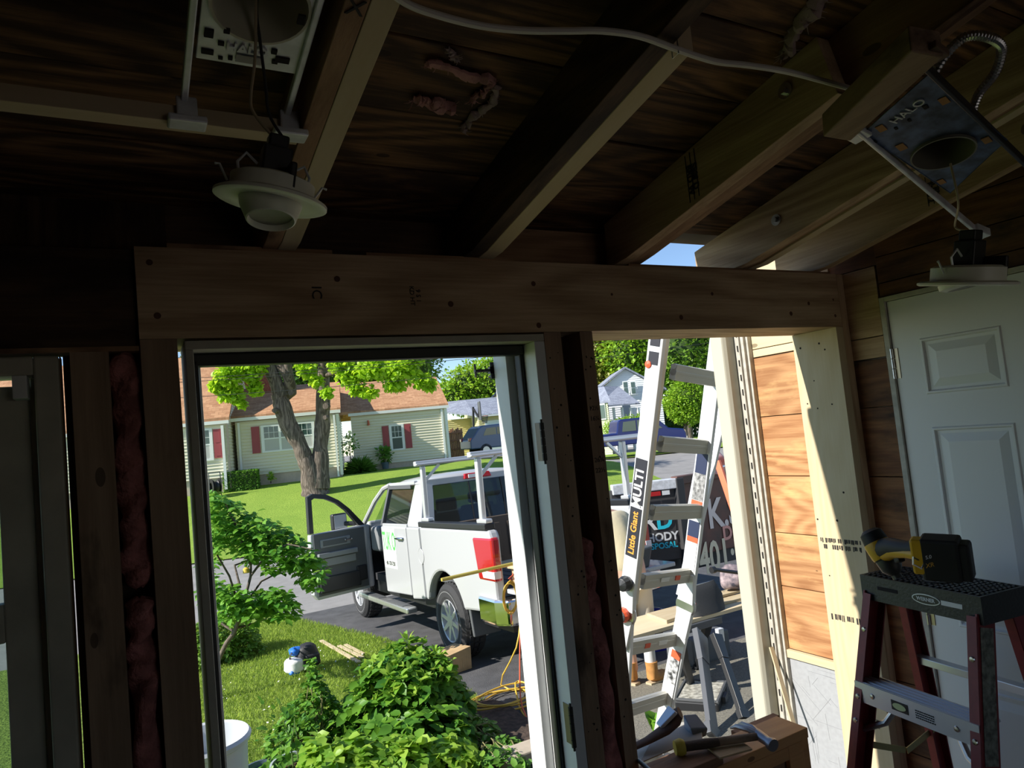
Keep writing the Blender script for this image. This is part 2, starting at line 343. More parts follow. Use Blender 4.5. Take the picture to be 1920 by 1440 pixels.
# lumber stamps and bolts are parts of their rafters
def on_raft(x, y, h): return (x, y, zb(y)+h)
def stamp_box(parent, x, y, rows, h=.13, m=M_ink):
    mb = MB(); w = .032
    for k in range(3):
        yy = y + (k-1)*.016
        mb.hexa([on_raft(x-.0012, yy-.0008, .012), on_raft(x, yy-.0008, .012), on_raft(x, yy+.0008, .012), on_raft(x-.0012, yy+.0008, .012), on_raft(x-.0012, yy-.0008, h), on_raft(x, yy-.0008, h), on_raft(x, yy+.0008, h), on_raft(x-.0012, yy+.0008, h)])
    mb.build('stamp_frame', m, parent)
    for k, tx in enumerate(rows):
        text('lumber_stamp', tx, .026, m, frame(on_raft(x-.0008, y+(k-.5)*.017, h*.5), (0, 0, -1), (0, -1, 0)), parent, depth=.0006, sx=.9, bold=.0008)
stamp_box(n3, 1.2515, 1.22, ['SBM D', 'BRD W'])
stamp_box(n5, 2.1045, 1.12, ['S BM', 'NoS 2'], h=.10)
def bolt(parent, x, y, h, r=.017):
    mb = MB(); p = Vector(on_raft(x, y, h)); mb.cyl(p, p+Vector((-.003, 0, 0)), r, n=20); mb.cyl(p, p+Vector((-.012, 0, 0)), r*.5, n=6)
    mb.build('washer_bolt', M_steel, parent)
bolt(n3, 1.2515, .93, .085); bolt(n4, 1.7265, 1.37, .07); bolt(n5, 2.1045, .86, .07)
# blocking between rafters
mb = MB(); y = 1.155
mb.hexa([(-2.4, y-.018, zb(y)), (.2855, y-.018, zb(y)), (.2855, y+.018, zb(y)), (-2.4, y+.018, zb(y)), (-2.4, y-.018, zb(y)+.026), (.2855, y-.018, zb(y)+.026), (.2855, y+.018, zb(y)+.026), (-2.4, y+.018, zb(y)+.026)])
tag(mb.build('blocking_board', M_pale['X'], bevel=.001), 'light wood crosspiece carrying the hanger bars of the left lamp', 'ceiling joist')
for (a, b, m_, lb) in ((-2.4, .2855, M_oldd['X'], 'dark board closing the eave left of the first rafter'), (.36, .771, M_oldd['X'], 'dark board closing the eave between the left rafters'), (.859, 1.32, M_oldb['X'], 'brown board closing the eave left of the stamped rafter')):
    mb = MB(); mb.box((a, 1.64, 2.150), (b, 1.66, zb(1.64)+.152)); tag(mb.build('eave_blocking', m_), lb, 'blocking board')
mb = MB(); mb.box((1.827, 1.60, 2.166), (2.104, 1.62, 2.185)); tag(mb.build('eave_blocking', M_oldb['X']), 'thin wood piece on the beam at the right end', 'blocking board')

# header beam
hd = MB(); hd.box((.040, 1.546, 1.977), (2.2215, 1.73, 2.165))
rk = random.Random(5)
def disc(mb, p, nrm, r, m=1):
    p = Vector(p); nrm = Vector(nrm).normalized(); e1 = nrm.cross(Vector((0, 0, 1))).normalized(); e2 = nrm.cross(e1); p = p+nrm*.0006
    mb.add([p+(e1*math.cos(q*math.pi/5)+e2*math.sin(q*math.pi/5))*r for q in range(10)], [tuple(range(10))], m)
for (px, py) in ((280, 492), (295, 592), (632, 523), (845, 570), (1000, 532), (1010, 610), (1147, 552), (1335, 551), (1277, 595), (1516, 569), (1483, 588), (1562, 562), (1566, 592)):
    disc(hd, onY(px, py, 1.546), (0, -1, 0), rk.uniform(.004, .008))
hd = tag(hd.build('header_beam', [M_new['X'], mat('knot_brown', (.10, .04, .02), .8)]), 'long new pine header beam over the door and the ladder opening', 'beam')
text('grade_mark', 'IC', .032, M_ink, frame((.395, 1.545, 2.075), (0, 0, -1), (1, 0, 0)), hd, depth=.0006)
text('grade_mark', '9 S 1\nKD HT', .016, M_ink, frame((.63, 1.545, 2.07), (0, 0, -1), (1, 0, 0)), hd, depth=.0006)
for (a, b, z0, z1, lb) in ((.10, .44, 2.166, 2.176, 'long thin shim board on the left of the header beam'), (.52, .92, 2.166, 2.174, 'thin shim board on the middle of the header beam'), (1.30, 2.2, 2.166, 2.173, 'thin shim board on the right of the header beam'), ):
    mb = MB(); mb.box((a, 1.552, z0), (b, 1.636, z1)); tag(mb.build('shim_board', M_oldb['X']), lb, 'shim')
# front wall (left of the door, behind the studs)
mb = MB()
mb.box((-2.6, 1.636, -.6), (-.80, 1.66, 2.3)); mb.box((-.80, 1.636, 1.962), (.105, 1.66, 2.3)); mb.box((-.095, 1.636, -.6), (.108, 1.66, 1.962)); mb.box((-.80, 1.636, -.6), (-.095, 1.66, .9))
mb.box((.97, 1.636, -.6), (1.10, 1.66, 1.977)); mb.box((.97, 1.636, 1.9775), (.99, 1.66, 1.98))
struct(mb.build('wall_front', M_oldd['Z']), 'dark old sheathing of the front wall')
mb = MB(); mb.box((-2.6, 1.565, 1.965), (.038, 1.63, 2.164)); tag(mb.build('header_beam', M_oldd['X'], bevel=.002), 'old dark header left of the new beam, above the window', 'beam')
mb = MB(); mb.box((-.80, 1.552, 1.955), (.039, 1.60, 1.9645)); tag(mb.build('trim_board', M_oldb['X']), 'thin brown board under the old dark header', 'trim')
def stud(label, x0, x1, y0=1.546, y1=1.635, z0=0, z1=1.976, m=None, nm='wall_stud', holes=0, pts=()):
    mb = MB(); mb.box((x0, y0, z0), (x1, y1, z1)); r = random.Random(holes)
    for i in range(holes): disc(mb, (r.uniform(x0+.006, x1-.006), y0, r.uniform(.9, 1.95)), (0, -1, 0), r.uniform(.0015, .0035))
    for (y, z, rr_) in pts: disc(mb, (x0, y, z), (-1, 0, 0), rr_)
    return tag(mb.build(nm, [m or M_stud['Z'], M_dark]), label, 'stud')
stud('old brown stud between the left window and the pink insulation', -.0785, -.0145, z1=1.954)
stud('old brown stud between the insulation and the left door jamb', .0405, .1070)
s2 = stud('nail pocked stud against the right door jamb', .9835, 1.036, holes=26)
s3 = stud('weathered stud with pencilled sizes at the left of the ladder opening', 1.0985, 1.140, holes=22)
for (tx, z) in (('12½', 1.80), ('16¼', 1.772), ('26⅜', 1.66), ('22⅝', 1.632)):
    text('pencil_note', tx.replace('⅜', '¾').replace('⅝', '½'), .018, M_ink, frame((1.119, 1.5455, z-.035), (1, 0, 0), (0, 0, 1)), s3, depth=.0005)
stud('pale new jack post on the right of the opening, diagonally sunlit and stamped', 2.184, 2.2215, 1.546, 1.73, 0, 1.976, M_pale['Z'], 'jack_post', pts=((1.70, 1.925, .004), (1.62, 1.93, .004), (1.60, 1.905, .0035), (1.70, 1.72, .003), (1.66, 1.70, .003), (1.60, 1.71, .003), (1.72, 1.30, .0035), (1.64, 1.30, .0045), (1.66, 1.80, .0025), (1.60, 1.40, .004), (1.70, 1.10, .0025)))
jp = C.objects['jack_post']
stud('narrow new stud at the corner right of the jack post', 2.2225, 2.256, 1.546, 1.60, 0, 2.164, M_new['Z'], 'corner_stud')
# printed bar stamp on the jack post: rows of short ink bars
def ink_rows(par, x, ya, yb, z, nrow, rh, seed):
    r = random.Random(seed); k = MB()
    for q in range(nrow):
        yy = ya; zz = z - q*rh*1.35
        while yy < yb:
            w = r.uniform(.002, .007); hh = rh*r.uniform(.75, 1)
            if r.random() < .85: k.box((x-.0007, yy, zz-hh), (x, yy+w, zz))
            yy += w + r.uniform(.0012, .004)
    k.build('printed_stamp', M_ink, par)
ink_rows(jp, 2.1837, 1.56, 1.715, 1.235, 2, .017, 4); ink_rows(jp, 2.1837, 1.60, 1.715, .965, 1, .022, 5); ink_rows(jp, 2.1837, 1.58, 1.66, .63, 1, .03, 6)
# pink insulation
def fluff(name, label, pts, rx, ry, seed, m=M_insul):
    r = np.random.default_rng(seed); mb = MB(); n = 14; P = [Vector(p) for p in pts]; out = []
    K = 46
    for i in range(K):
        t = i/(K-1)*(len(P)-1); a = int(min(t, len(P)-2)); q = P[a].lerp(P[a+1], t-a); out.append(q)
    o = 0
    ph = r.uniform(0, 6, 8)
    for i, q in enumerate(out):
        for j in range(n):
            an = 2*math.pi*j/n; k = 1+.22*math.sin(i*.9+ph[0]+j)+.16*math.sin(i*.37+ph[1]+2*an)+.10*math.sin(i*2.1+3*an+ph[2])+r.uniform(-.07, .07)
            if i in (0, K-1): k *= .25
            mb.v.append((q.x+math.cos(an)*rx*k, q.y+math.sin(an)*ry*k, q.z+r.uniform(-.004, .004)))
    for i in range(K-1):
        for j in range(n):
            mb.f.append((i*n+j, i*n+(j+1) % n, (i+1)*n+(j+1) % n, (i+1)*n+j)); mb.m.append(0)
    ob = mb.build(name, m, smooth=True); s_ = ob.modifiers.new('soft', 'SUBSURF'); s_.levels = 1; s_.render_levels = 1
    return tag(ob, label, 'insulation')
fluff('insulation_strip', 'upper strip of pink insulation stuffed between the left studs', [(.013, 1.592, 1.96), (.012, 1.58, 1.7), (.014, 1.59, 1.49)], .026, .03, 1)
fluff('insulation_strip', 'lower strip of pink insulation stuffed between the left studs', [(.014, 1.575, 1.475), (.012, 1.585, 1.3), (.013, 1.58, .6)], .026, .032, 2)
fluff('insulation_strip', 'ragged pink insulation hanging in the gap left of the ladder opening', [(1.066, 1.60, 1.42), (1.066, 1.585, 1.25), (1.068, 1.57, 1.0), (1.066, 1.575, .5)], .026, .03, 3)

# door_1: empty door frame with weatherstrip and hinges
d1 = thing('door_1', 'white door frame without its door, black weatherstrip, opening onto the lawn', 'door frame', (.54, 1.60, 0)); d1['kind'] = 'structure'
def part(name, m, boxes, parent, bevel=.0015):
    mb = MB()
    for lo, hi in boxes: mb.box(lo, hi)
    return mb.build(name, m, parent, bevel=bevel, world=True)
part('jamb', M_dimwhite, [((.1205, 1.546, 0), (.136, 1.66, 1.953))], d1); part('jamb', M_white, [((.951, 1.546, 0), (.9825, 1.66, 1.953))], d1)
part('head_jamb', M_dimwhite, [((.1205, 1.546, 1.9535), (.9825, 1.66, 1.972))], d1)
part('weatherstrip', M_blackrub, [((.1365, 1.600, 0), (.149, 1.632, 1.94)), ((.938, 1.606, 0), (.9505, 1.636, 1.94)), ((.1365, 1.600, 1.926), (.9505, 1.632, 1.953))], d1, .004)
part('door_stop', M_dimwhite, [((.1365, 1.633, 0), (.152, 1.655, 1.953)), ((.152, 1.637, 1.936), (.938, 1.655, 1.953))], d1)
part('brick_moulding', M_white, [((.125, 1.661, -.2), (.158, 1.70, 1.945)), ((.925, 1.661, -.2), (.975, 1.735, 1.945)), ((.125, 1.661, 1.9455), (.975, 1.70, 1.99))], d1)
M_hinge = mat('dark_hinge', (.16, .14, .12), .45, .8)
for z in (1.69, .972):
    h = MB(); h.box((.9495, 1.551, z-.05), (.9508, 1.583, z+.05)); h = h.build('hinge', M_hinge, d1, world=True, bevel=.0004)
    k = MB()
    for i in range(5): k.cyl((.9455, 1.5425, z-.05+i*.02+.001), (.9455, 1.5425, z-.05+(i+1)*.02-.001), .0062, n=12)
    k.cyl((.9455, 1.5425, z-.058), (.9455, 1.5425, z+.058), .003, n=8); k.box((.9462, 1.5425, z-.049), (.9508, 1.552, z+.049)); k.build('hinge_pin', M_blackrub, h, world=True, smooth=True)
br = MB(); br.box((.915, 1.736, 1.878), (.945, 1.739, 1.925)); br.box((.868, 1.737, 1.899), (.93, 1.741, 1.906)); br.box((.868, 1.745, 1.899), (.93, 1.749, 1.906)); br.cyl((.870, 1.743, 1.884), (.870, 1.743, 1.922), .003); br.box((.915, 1.736, 1.893), (.925, 1.752, 1.912))
br.cyl((.92, 1.735, 1.885), (.92, 1.757, 1.885), .004); br.cyl((.938, 1.735, 1.918), (.938, 1.757, 1.918), .004)
br.build('closer_bracket', M_black, d1, world=True)
# window_1: old painted window at the far left
w1 = thing('window_1', 'old white painted window sash at the far left of the wall', 'window', (-.4, 1.62, 0)); w1['kind'] = 'structure'
part('window_frame', M_dimwhite, [((-.138, 1.560, .7), (-.0975, 1.635, 1.951)), ((-.80, 1.560, 1.915), (-.138, 1.635, 1.951)), ((-.150, 1.60, .7), (-.138, 1.64, 1.915))], w1, .004)
part('outer_casing', M_oldb['Z'], [((-.0973, 1.575, .7), (-.0965, 1.634, 1.954))], w1, 0)
part('sash', M_dimwhite, [((-.204, 1.60, .9), (-.151, 1.625, 1.90)), ((-.80, 1.60, 1.84), (-.204, 1.625, 1.90)), ((-.80, 1.60, 1.43), (-.204, 1.63, 1.50)), ((-.80, 1.60, .9), (-.70, 1.625, 1.90)), ((-.704, 1.60, .9), (-.204, 1.625, .95)), ], w1, .003)
part('sash_latch', M_white, [((-.171, 1.555, 1.872), (-.148, 1.599, 1.915))], w1)
mbg = MB(); mbg.box((-.70, 1.610, .95), (-.204, 1.613, 1.84)); mbg.build('pane', glassmat('window_glass', (.02, .025, .025), .8), w1, world=True)

# ---------------- right (house) wall ----------------
SEAM = [2.62, 2.40, 2.165, 1.96, 1.925, 1.685, 1.447, 1.222, 1.011, .753, .52, .28, .04]
def vplanks(name, label, y0, y1, zs, m, x0=2.257, x1=2.28, top=None):
    mb = MB()
    for a, b in zip(zs[1:], zs[:-1]):
        mb.box((x0, y0, a+.0015), (x1, y1, b-.0015))
    return struct(mb.build(name, m, bevel=.0015), label)
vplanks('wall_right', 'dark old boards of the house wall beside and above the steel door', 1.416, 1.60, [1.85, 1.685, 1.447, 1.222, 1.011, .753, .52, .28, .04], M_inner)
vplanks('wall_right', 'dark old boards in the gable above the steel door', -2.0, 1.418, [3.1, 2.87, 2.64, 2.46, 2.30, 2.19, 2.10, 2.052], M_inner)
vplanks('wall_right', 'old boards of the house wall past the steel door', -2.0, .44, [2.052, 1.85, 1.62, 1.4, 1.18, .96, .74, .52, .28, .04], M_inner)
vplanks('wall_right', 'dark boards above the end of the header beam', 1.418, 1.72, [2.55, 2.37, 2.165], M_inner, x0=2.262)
vplanks('wall_right', 'new pale board pieces at the top right corner of the wall', 1.425, 1.60, [2.165, 1.925, 1.852], M_new['Y'], x0=2.2565)
vplanks('wall_right', 'orange old sheathing boards outside the opening', 1.60, 1.985, [1.925, 1.685, 1.447, 1.222, 1.011, .765], M_orange)
vplanks('wall_right', 'pale new boards above the orange sheathing', 1.60, 1.985, [2.5, 2.2, 1.96, 1.927], M_pale['Y'])
mb = MB(); mb.box((2.252, 1.60, .02), (2.275, 2.03, .735)); sc_panel = mb.build('wall_panel', mat('scratched_white_board', (.36, .37, .39), .5, var=.10, vscale=60))
tag(sc_panel, 'scratched white panel below the orange sheathing boards', 'panel', kind='structure')
k = MB(); r = random.Random(8)
for i in range(46):
    y, z = r.uniform(1.75, 2.02), r.uniform(.12, .72); an = r.choice((0, .05, 1.57, 1.5, .7, 2.3)); l = r.uniform(.03, .16); a_ = Vector((2.2517, y-math.cos(an)*l/2, z-math.sin(an)*l/2)); b_ = Vector((2.2517, y+math.cos(an)*l/2, z+math.sin(an)*l/2))
    if max(a_.y, b_.y) > 2.028 or max(a_.z, b_.z) > .732: continue
    k.beam(a_, b_, .0007, .0006, up=(1, 0, 0))
k.build('scratch', mat('scratch_grey', (.22, .225, .24), .7), sc_panel)
mb = MB(); mb.box((2.240, 1.745, .735), (2.2565, 1.985, .765)); tag(mb.build('wood_ledge', M_pale['Y']), 'splintered strip of wood between orange boards and white panel', 'trim')
mb = MB(); mb.box((2.235, 1.986, -.3), (2.29, 1.996, 2.3)); mb.box((2.222, 1.997, -.3), (2.29, 2.045, 2.3)); mb.box((2.212, 2.012, -.3), (2.222, 2.018, 2.3)); tag(mb.build('trim_1', M_oldwhite, bevel=.002), 'flaking white painted door trim outside by the orange boards', 'trim', kind='structure')
mb = MB()
for i in range(40): mb.box((2.218, 2.026, -.2+i*.06), (2.2221, 2.030, -.175+i*.06))
mb.build('slot_row', M_dark, C.objects['trim_1'])
mb = MB(); pr = [(2.16, 2.056), (2.16, 2.118), (2.29, 2.118), (2.29, 2.046), (2.178, 2.046)]
mb.prism(pr, lambda a, b, d: (a, b, d), -.45, 2.4); tag(mb.build('corner_post', M_cream, bevel=.006), 'cream vinyl corner post at the outside corner of the house', 'corner post')
mb = MB(); mb.box((2.2905, 1.62, -.6), (6.5, 2.11, 3.4)); mb.box((2.2905, -2.0, -.6), (2.5, 1.6195, 3.4)); struct(mb.build('wall_house', M_cream), 'body of the main house right of the porch')
# leaning thin board in front of the white panel
mb = MB(); mb.beam(onX(1446, 1213, 2.205), onX(1492, 1372, 2.17), .006, .020, up=(1, 0, .1)); mb = mb.build('wood_lath', M_pale['Z']); tag(mb, 'thin weathered lath leaning against the white panel', 'lath')

# door_2: white steel panel door
d2 = thing('door_2', 'closed white six panel steel door in the right wall', 'door', (2.257, .93, 0)); d2['kind'] = 'structure'
M_doorw = mat('white_steel_door', (.70, .72, .73), .42)
part('door_frame', M_oldwhite, [((2.243, 1.398, 0), (2.262, 1.4165, 2.050)), ((2.243, .444, 0), (2.262, .462, 2.050)), ((2.243, .462, 2.034), (2.262, 1.398, 2.050))], d2)
DY = 1.396; slab = MB(); XF = 2.253
slab.box((XF+.006, .464, .01), (2.30, DY, 2.032))
panels = [(1.064, 1.295, 1.712, 1.893), (.565, .80, 1.712, 1.893), (1.07, 1.315, .98, 1.607), (.565, .80, .98, 1.607), (1.07, 1.315, .20, .80), (.565, .80, .20, .80)]
# face plate strips around panels
ys = [.464, .565, .80, 1.064, 1.305, DY]; zs_ = [.01, .20, .80, .98, 1.607, 1.712, 1.893, 2.032]
holes = [(.565, .80), (1.064, 1.305)]; hz = [(.20, .80), (.98, 1.607), (1.712, 1.893)]
for i in range(5):
    for j in range(7):
        a, b, c, d = ys[i], ys[i+1], zs_[j], zs_[j+1]
        if (a, b) in holes and (c, d) in hz: continue
        slab.box((XF, a, c), (XF+.0062, b, d))
sl = slab.build('door_slab', M_doorw, d2, world=True)
for (a, b) in holes:
    for (c, d) in hz:
        p = MB()
        def fr_(i0, x0, i1, x1):
            A = [(x0, a+i0, c+i0), (x0, b-i0, c+i0), (x0, b-i0, d-i0), (x0, a+i0, d-i0)]; B = [(x1, a+i1, c+i1), (x1, b-i1, c+i1), (x1, b-i1, d-i1), (x1, a+i1, d-i1)]
            p.add(A+B, [(q, (q+1) % 4, 4+(q+1) % 4, 4+q) for q in range(4)])
        fr_(0, XF, .004, XF-.004); fr_(.004, XF-.004, .009, XF-.004); fr_(.009, XF-.004, .013, XF+.004); fr_(.013, XF+.004, .022, XF+.004); fr_(.022, XF+.004, .048, XF-.003)
        p.add([(XF-.003, a+.048, c+.048), (XF-.003, b-.048, c+.048), (XF-.003, b-.048, d-.048), (XF-.003, a+.048, d-.048)], [(0, 1, 2, 3)])
        p.build('door_panel', M_doorw, d2, world=True)
for z in (1.824, 1.02, .22):
    h = MB(); h.box((2.2505, 1.380, z-.05), (2.2528, 1.402, z+.05)); h = h.build('hinge', mat('brass_hinge', (.38, .33, .24), .4, .9), d2, world=True)
    k = MB()
    for i in range(3): k.cyl((2.2475, 1.3985, z-.05+i*.034), (2.2475, 1.3985, z-.05+(i+1)*.034-.002), .006, n=12)
    k.build('hinge_pin', M_steel, h, world=True, smooth=True)
# rest of the room
mb = MB(); mb.box((-2.6, -2.0, -.05), (2.2565, 1.545, 0)); mb.box((-2.6, 1.545, -.7), (2.2, 1.74, -.001)); struct(mb.build('floor', mat('plywood_floor', (.50, .40, .28), .8, var=.35, vscale=3)), 'worn plywood porch floor')
mb = MB(); mb.box((-2.6, -2.1, -.05), (.9, -2.0, 3.1)); mb.box((2.1, -2.1, -.05), (2.29, -2.0, 3.1)); mb.box((.9, -2.1, -.05), (2.1, -2.0, .6)); mb.box((.9, -2.1, 2.0), (2.1, -2.0, 3.1)); struct(mb.build('wall_back', M_stud['Z']), 'unseen back wall of the porch with an opening added for fill light')  # gap in this unseen wall is added to let fill daylight in
mb = MB(); mb.box((-2.7, -2.1, -.6), (-2.6, 1.66, 3.1)); struct(mb.build('wall_left', M_stud['Z']), 'left wall of the porch')

mb = MB(); mb.box((-30, -40, -.75), (30, -2.2, -.70)); struct(mb.build('ground', mat('tan_bounce_ground', (.36, .31, .26), .9, var=.2)), 'unseen tan ground added behind the porch to bounce daylight inside')  # unseen ground, added to bounce warm daylight through the back opening

struct(grid_surface('walkway', lin(0, 1, 12), lin(1.9, 5.45, 16), lambda a, y: G3(3.15+5.5*a, y, .008), mat('tan_gravel_path', (.26, .245, .20), .95, var=.45, vscale=70, bump=.8, bscale=150)), 'sunlit tan gravelly paving under the sawhorse')
# ---------------- pickup truck ----------------
M_tw = mat('white_car_paint', (.44, .45, .46), .3, coat=.35); M_tyre = mat('tyre_rubber', (.03, .03, .032), .8, bump=.4, bscale=60)
M_chrome = mat('chrome', (.85, .85, .86), .08, 1); M_grey = mat('grey_plastic', (.09, .095, .10), .6); M_lgrey = mat('light_grey_plastic', (.22, .23, .24), .5)
M_red = mat('red_lamp_lens', (.42, .008, .012), .12, coat=.8); M_carglass = glassmat('tinted_glass', (.01, .012, .014), .35)
M_seat = mat('dark_seat', (.03, .03, .035), .8); M_rack = mat('rack_aluminium', (.66, .67, .69), .35, .5)
TL = Vector((3.1, 7.5, -.75)); tr = thing('pickup_truck', 'white pickup truck with open driver door and ladder rack, parked on the driveway', 'pickup truck', TL, (-math.atan(.05), 0, 0))
W_ = 1.96
def side_panels(poly, th, name, m, x=0.0, bevel=.02):
    mb = MB(); mb.prism(poly, lambda a, b, d: (d, a, b), x, x+th); return mb.build(name, m, tr, bevel=bevel)
def arch(cy, r, cz=.44, n=14, a0=162, a1=18): return [(cy+r*math.cos(R_(a0+(a1-a0)*i/n)), cz+r*math.sin(R_(a0+(a1-a0)*i/n))) for i in range(n+1)]
bedp = [(-1.32, .80), (-1.34, 1.40), (-1.31, 1.47), (.58, 1.47), (.58, .60), ] + [(p[0], p[1]) for p in reversed(arch(0, .54))] + [(-.62, .62), (-1.28, .66)]
for x in (0, W_-.11): side_panels(bedp, .11, 'bed_side', M_tw, x, .028)
for x in (.111, W_-.36):
    for y in (0, 3.57):
        mb = MB(); ou = arch(y, .555, n=20, a0=190, a1=-10)
        for i in range(20): (a1_, b1_), (a2_, b2_) = ou[i], ou[i+1]; mb.hexa([(x, a1_, b1_), (x+.25, a1_, b1_), (x+.25, a2_, b2_), (x, a2_, b2_), (x, a1_, b1_+.01), (x+.25, a1_, b1_+.01), (x+.25, a2_, b2_+.01), (x, a2_, b2_+.01)])
        mb.build('wheel_well', M_black, tr)
mb = MB(); mb.box((.11, .50, .85), (W_-.11, .58, 1.46))
for i in range(9): mb.box((.22+i*.19, .485, .95), (.30+i*.19, .50, 1.38))
mb.build('bed_front_wall', mat('brown_bed_liner', (.10, .075, .055), .7), tr, bevel=.006)
mb = MB(); mb.box((.11, -1.30, .82), (W_-.11, .58, .86))
for i in range(12): mb.box((.16+i*.145, -1.30, .86), (.22+i*.145, .5, .868))
mb.build('bed_floor', M_grey, tr)
mb = MB(); mb.box((.12, -1.86, .84), (W_-.12, -1.325, .885)); mb.build('tailgate', M_tw, tr, bevel=.01)
mb = MB(); mb.box((.16, -1.3, .45), (.42, 3.3, .62)); mb.box((W_-.42, -1.3, .45), (W_-.16, 3.3, .62)); mb.box((.3, -.12, .36), (W_-.3, .12, .52)); mb.build('chassis', M_black, tr)
# cab
cabp = [(.62, .60), (.62, 1.46), (1.05, 1.46), (1.05, .56)]
for x in (0, W_-.10): side_panels(cabp, .10, 'cab_side', M_tw, x, .02)
side_panels([(2.98, .52), (2.98, 1.46), (3.15, 1.45), (4.2, 1.36), (4.52, 1.28), (4.60, 1.0), (4.58, .62)] + list(reversed([p for p in arch(3.57, .54)])) , .12, 'front_fender', M_tw, 0, .025)
side_panels([(2.98, .52), (2.98, 1.46), (3.15, 1.45), (4.2, 1.36), (4.52, 1.28), (4.60, 1.0), (4.58, .62)] + list(reversed([p for p in arch(3.57, .54)])) , .12, 'front_fender', M_tw, W_-.12, .025)
mb = MB(); mb.hexa([(.12, 3.0, 1.38), (W_-.12, 3.0, 1.38), (W_-.12, 4.5, 1.25), (.12, 4.5, 1.25), (.12, 3.0, 1.50), (W_-.12, 3.0, 1.50), (W_-.14, 4.48, 1.36), (.14, 4.48, 1.36)]); mb.build('hood', M_tw, tr, bevel=.03)
mb = MB(); mb.box((.1, 4.52, .70), (W_-.1, 4.62, 1.28)); mb.build('grille', M_chrome, tr, bevel=.02)
mb = MB(); mb.box((-.02, 4.60, .48), (W_+.02, 4.78, .72)); mb.build('front_bumper', M_chrome, tr, bevel=.04)
side_panels([(1.05, .55), (2.08, .55), (2.08, 1.46), (1.05, 1.46)], .10, 'cab_side', M_tw, W_-.10, .02); side_panels([(2.08, .55), (2.98, .55), (2.98, 1.46), (2.08, 1.46)], .10, 'door_panel', M_tw, W_-.10, .02)
rd = side_panels([(1.06, .60), (2.04, .56), (2.06, 1.2), (2.05, 1.455), (1.06, 1.455)], .10, 'rear_door', M_tw, -.006, .016)
# greenhouse: pillars leaning inwards
def G_(y, z, side=0):
    k = (z-1.46)/.58; x = .03+.16*k
    return Vector((x if side == 0 else W_-x, y, z))
for sd_ in (0, 1):
    mb = MB()
    mb.ring([G_(2.98, 1.46, sd_), G_(2.60, 1.80, sd_), G_(2.28, 1.97, sd_), G_(2.0, 2.01, sd_)], .035, 8); mb.build('pillar', M_tw, tr, smooth=True)
    mb = MB(); mb.beam(G_(2.06, 1.46, sd_), G_(1.98, 2.0, sd_), .05, .07, up=(0, 1, 0)); mb.build('pillar', M_black if 0 else M_grey, tr)
    # rear door window frame (white), wide C pillar
    q = [(.64, 1.46), (.72, 1.98), (1.02, 2.01), (1.10, 1.46)]
    mb = MB(); mb.add([G_(y, z, sd_) for y, z in q]+[G_(y, z, sd_)+Vector((.05 if sd_ == 0 else -.05, 0, 0)) for y, z in q], [(0, 1, 2, 3), (7, 6, 5, 4), (0, 4, 5, 1), (1, 5, 6, 2), (2, 6, 7, 3), (3, 7, 4, 0)]); mb.build('rear_pillar', M_tw, tr, bevel=.01)
    mb = MB(); mb.beam(G_(1.0, 2.005, sd_), G_(2.05, 2.01, sd_), .05, .05); mb.beam(G_(1.06, 1.47, sd_), G_(2.05, 1.47, sd_), .04, .05); mb.build('window_frame', M_tw, tr, bevel=.01)
    g = [G_(1.10, 1.49, sd_), G_(2.02, 1.49, sd_), G_(1.96, 1.98, sd_), G_(1.04, 1.98, sd_)]
    mb = MB(); mb.add(g+[p+Vector((.006, 0, 0)) for p in g], [(0, 1, 2, 3), (7, 6, 5, 4), (0, 4, 5, 1), (1, 5, 6, 2), (2, 6, 7, 3), (3, 7, 4, 0)]); mb.build('side_window', M_carglass, tr)
    if sd_ == 0:
        mb = MB(); mb.beam(G_(1.08, 1.96, 0)+Vector((-.03, 0, 0)), G_(1.98, 1.975, 0)+Vector((-.03, 0, 0)), .02, .05); mb.build('rain_visor', M_grey, tr, bevel=.005)
    else:
        g = [G_(2.10, 1.49, 1), G_(2.9, 1.49, 1), G_(2.30, 1.93, 1), G_(2.05, 1.98, 1)]
        mb = MB(); mb.add(g+[p+Vector((.006, 0, 0)) for p in g], [(0, 1, 2, 3), (7, 6, 5, 4), (0, 4, 5, 1), (1, 5, 6, 2), (2, 6, 7, 3), (3, 7, 4, 0)]); mb.build('side_window', M_carglass, tr)
# roof: lofted slab with crown
mb = MB(); rows = [(.70, .20, 1.99, 2.0), (.82, .17, 2.0, 2.065), (1.4, .16, 2.01, 2.09), (1.9, .17, 2.0, 2.08), (2.25, .20, 1.96, 2.03)]; nx = 8
for y, xi, ze, zc in rows:
    for i in range(nx+1):
        t = i/nx; x = xi+(W_-2*xi)*t; mb.v.append((x, y, ze+(zc-ze)*(1-(2*t-1)**4)))
n_ = nx+1
for j in range(4):
    for i in range(nx): mb.f.append((j*n_+i, j*n_+i+1, (j+1)*n_+i+1, (j+1)*n_+i)); mb.m.append(0)
rf = mb.build('roof', M_tw, tr, smooth=True); so_ = rf.modifiers.new('t', 'SOLIDIFY'); so_.thickness = .03; so_.offset = -1
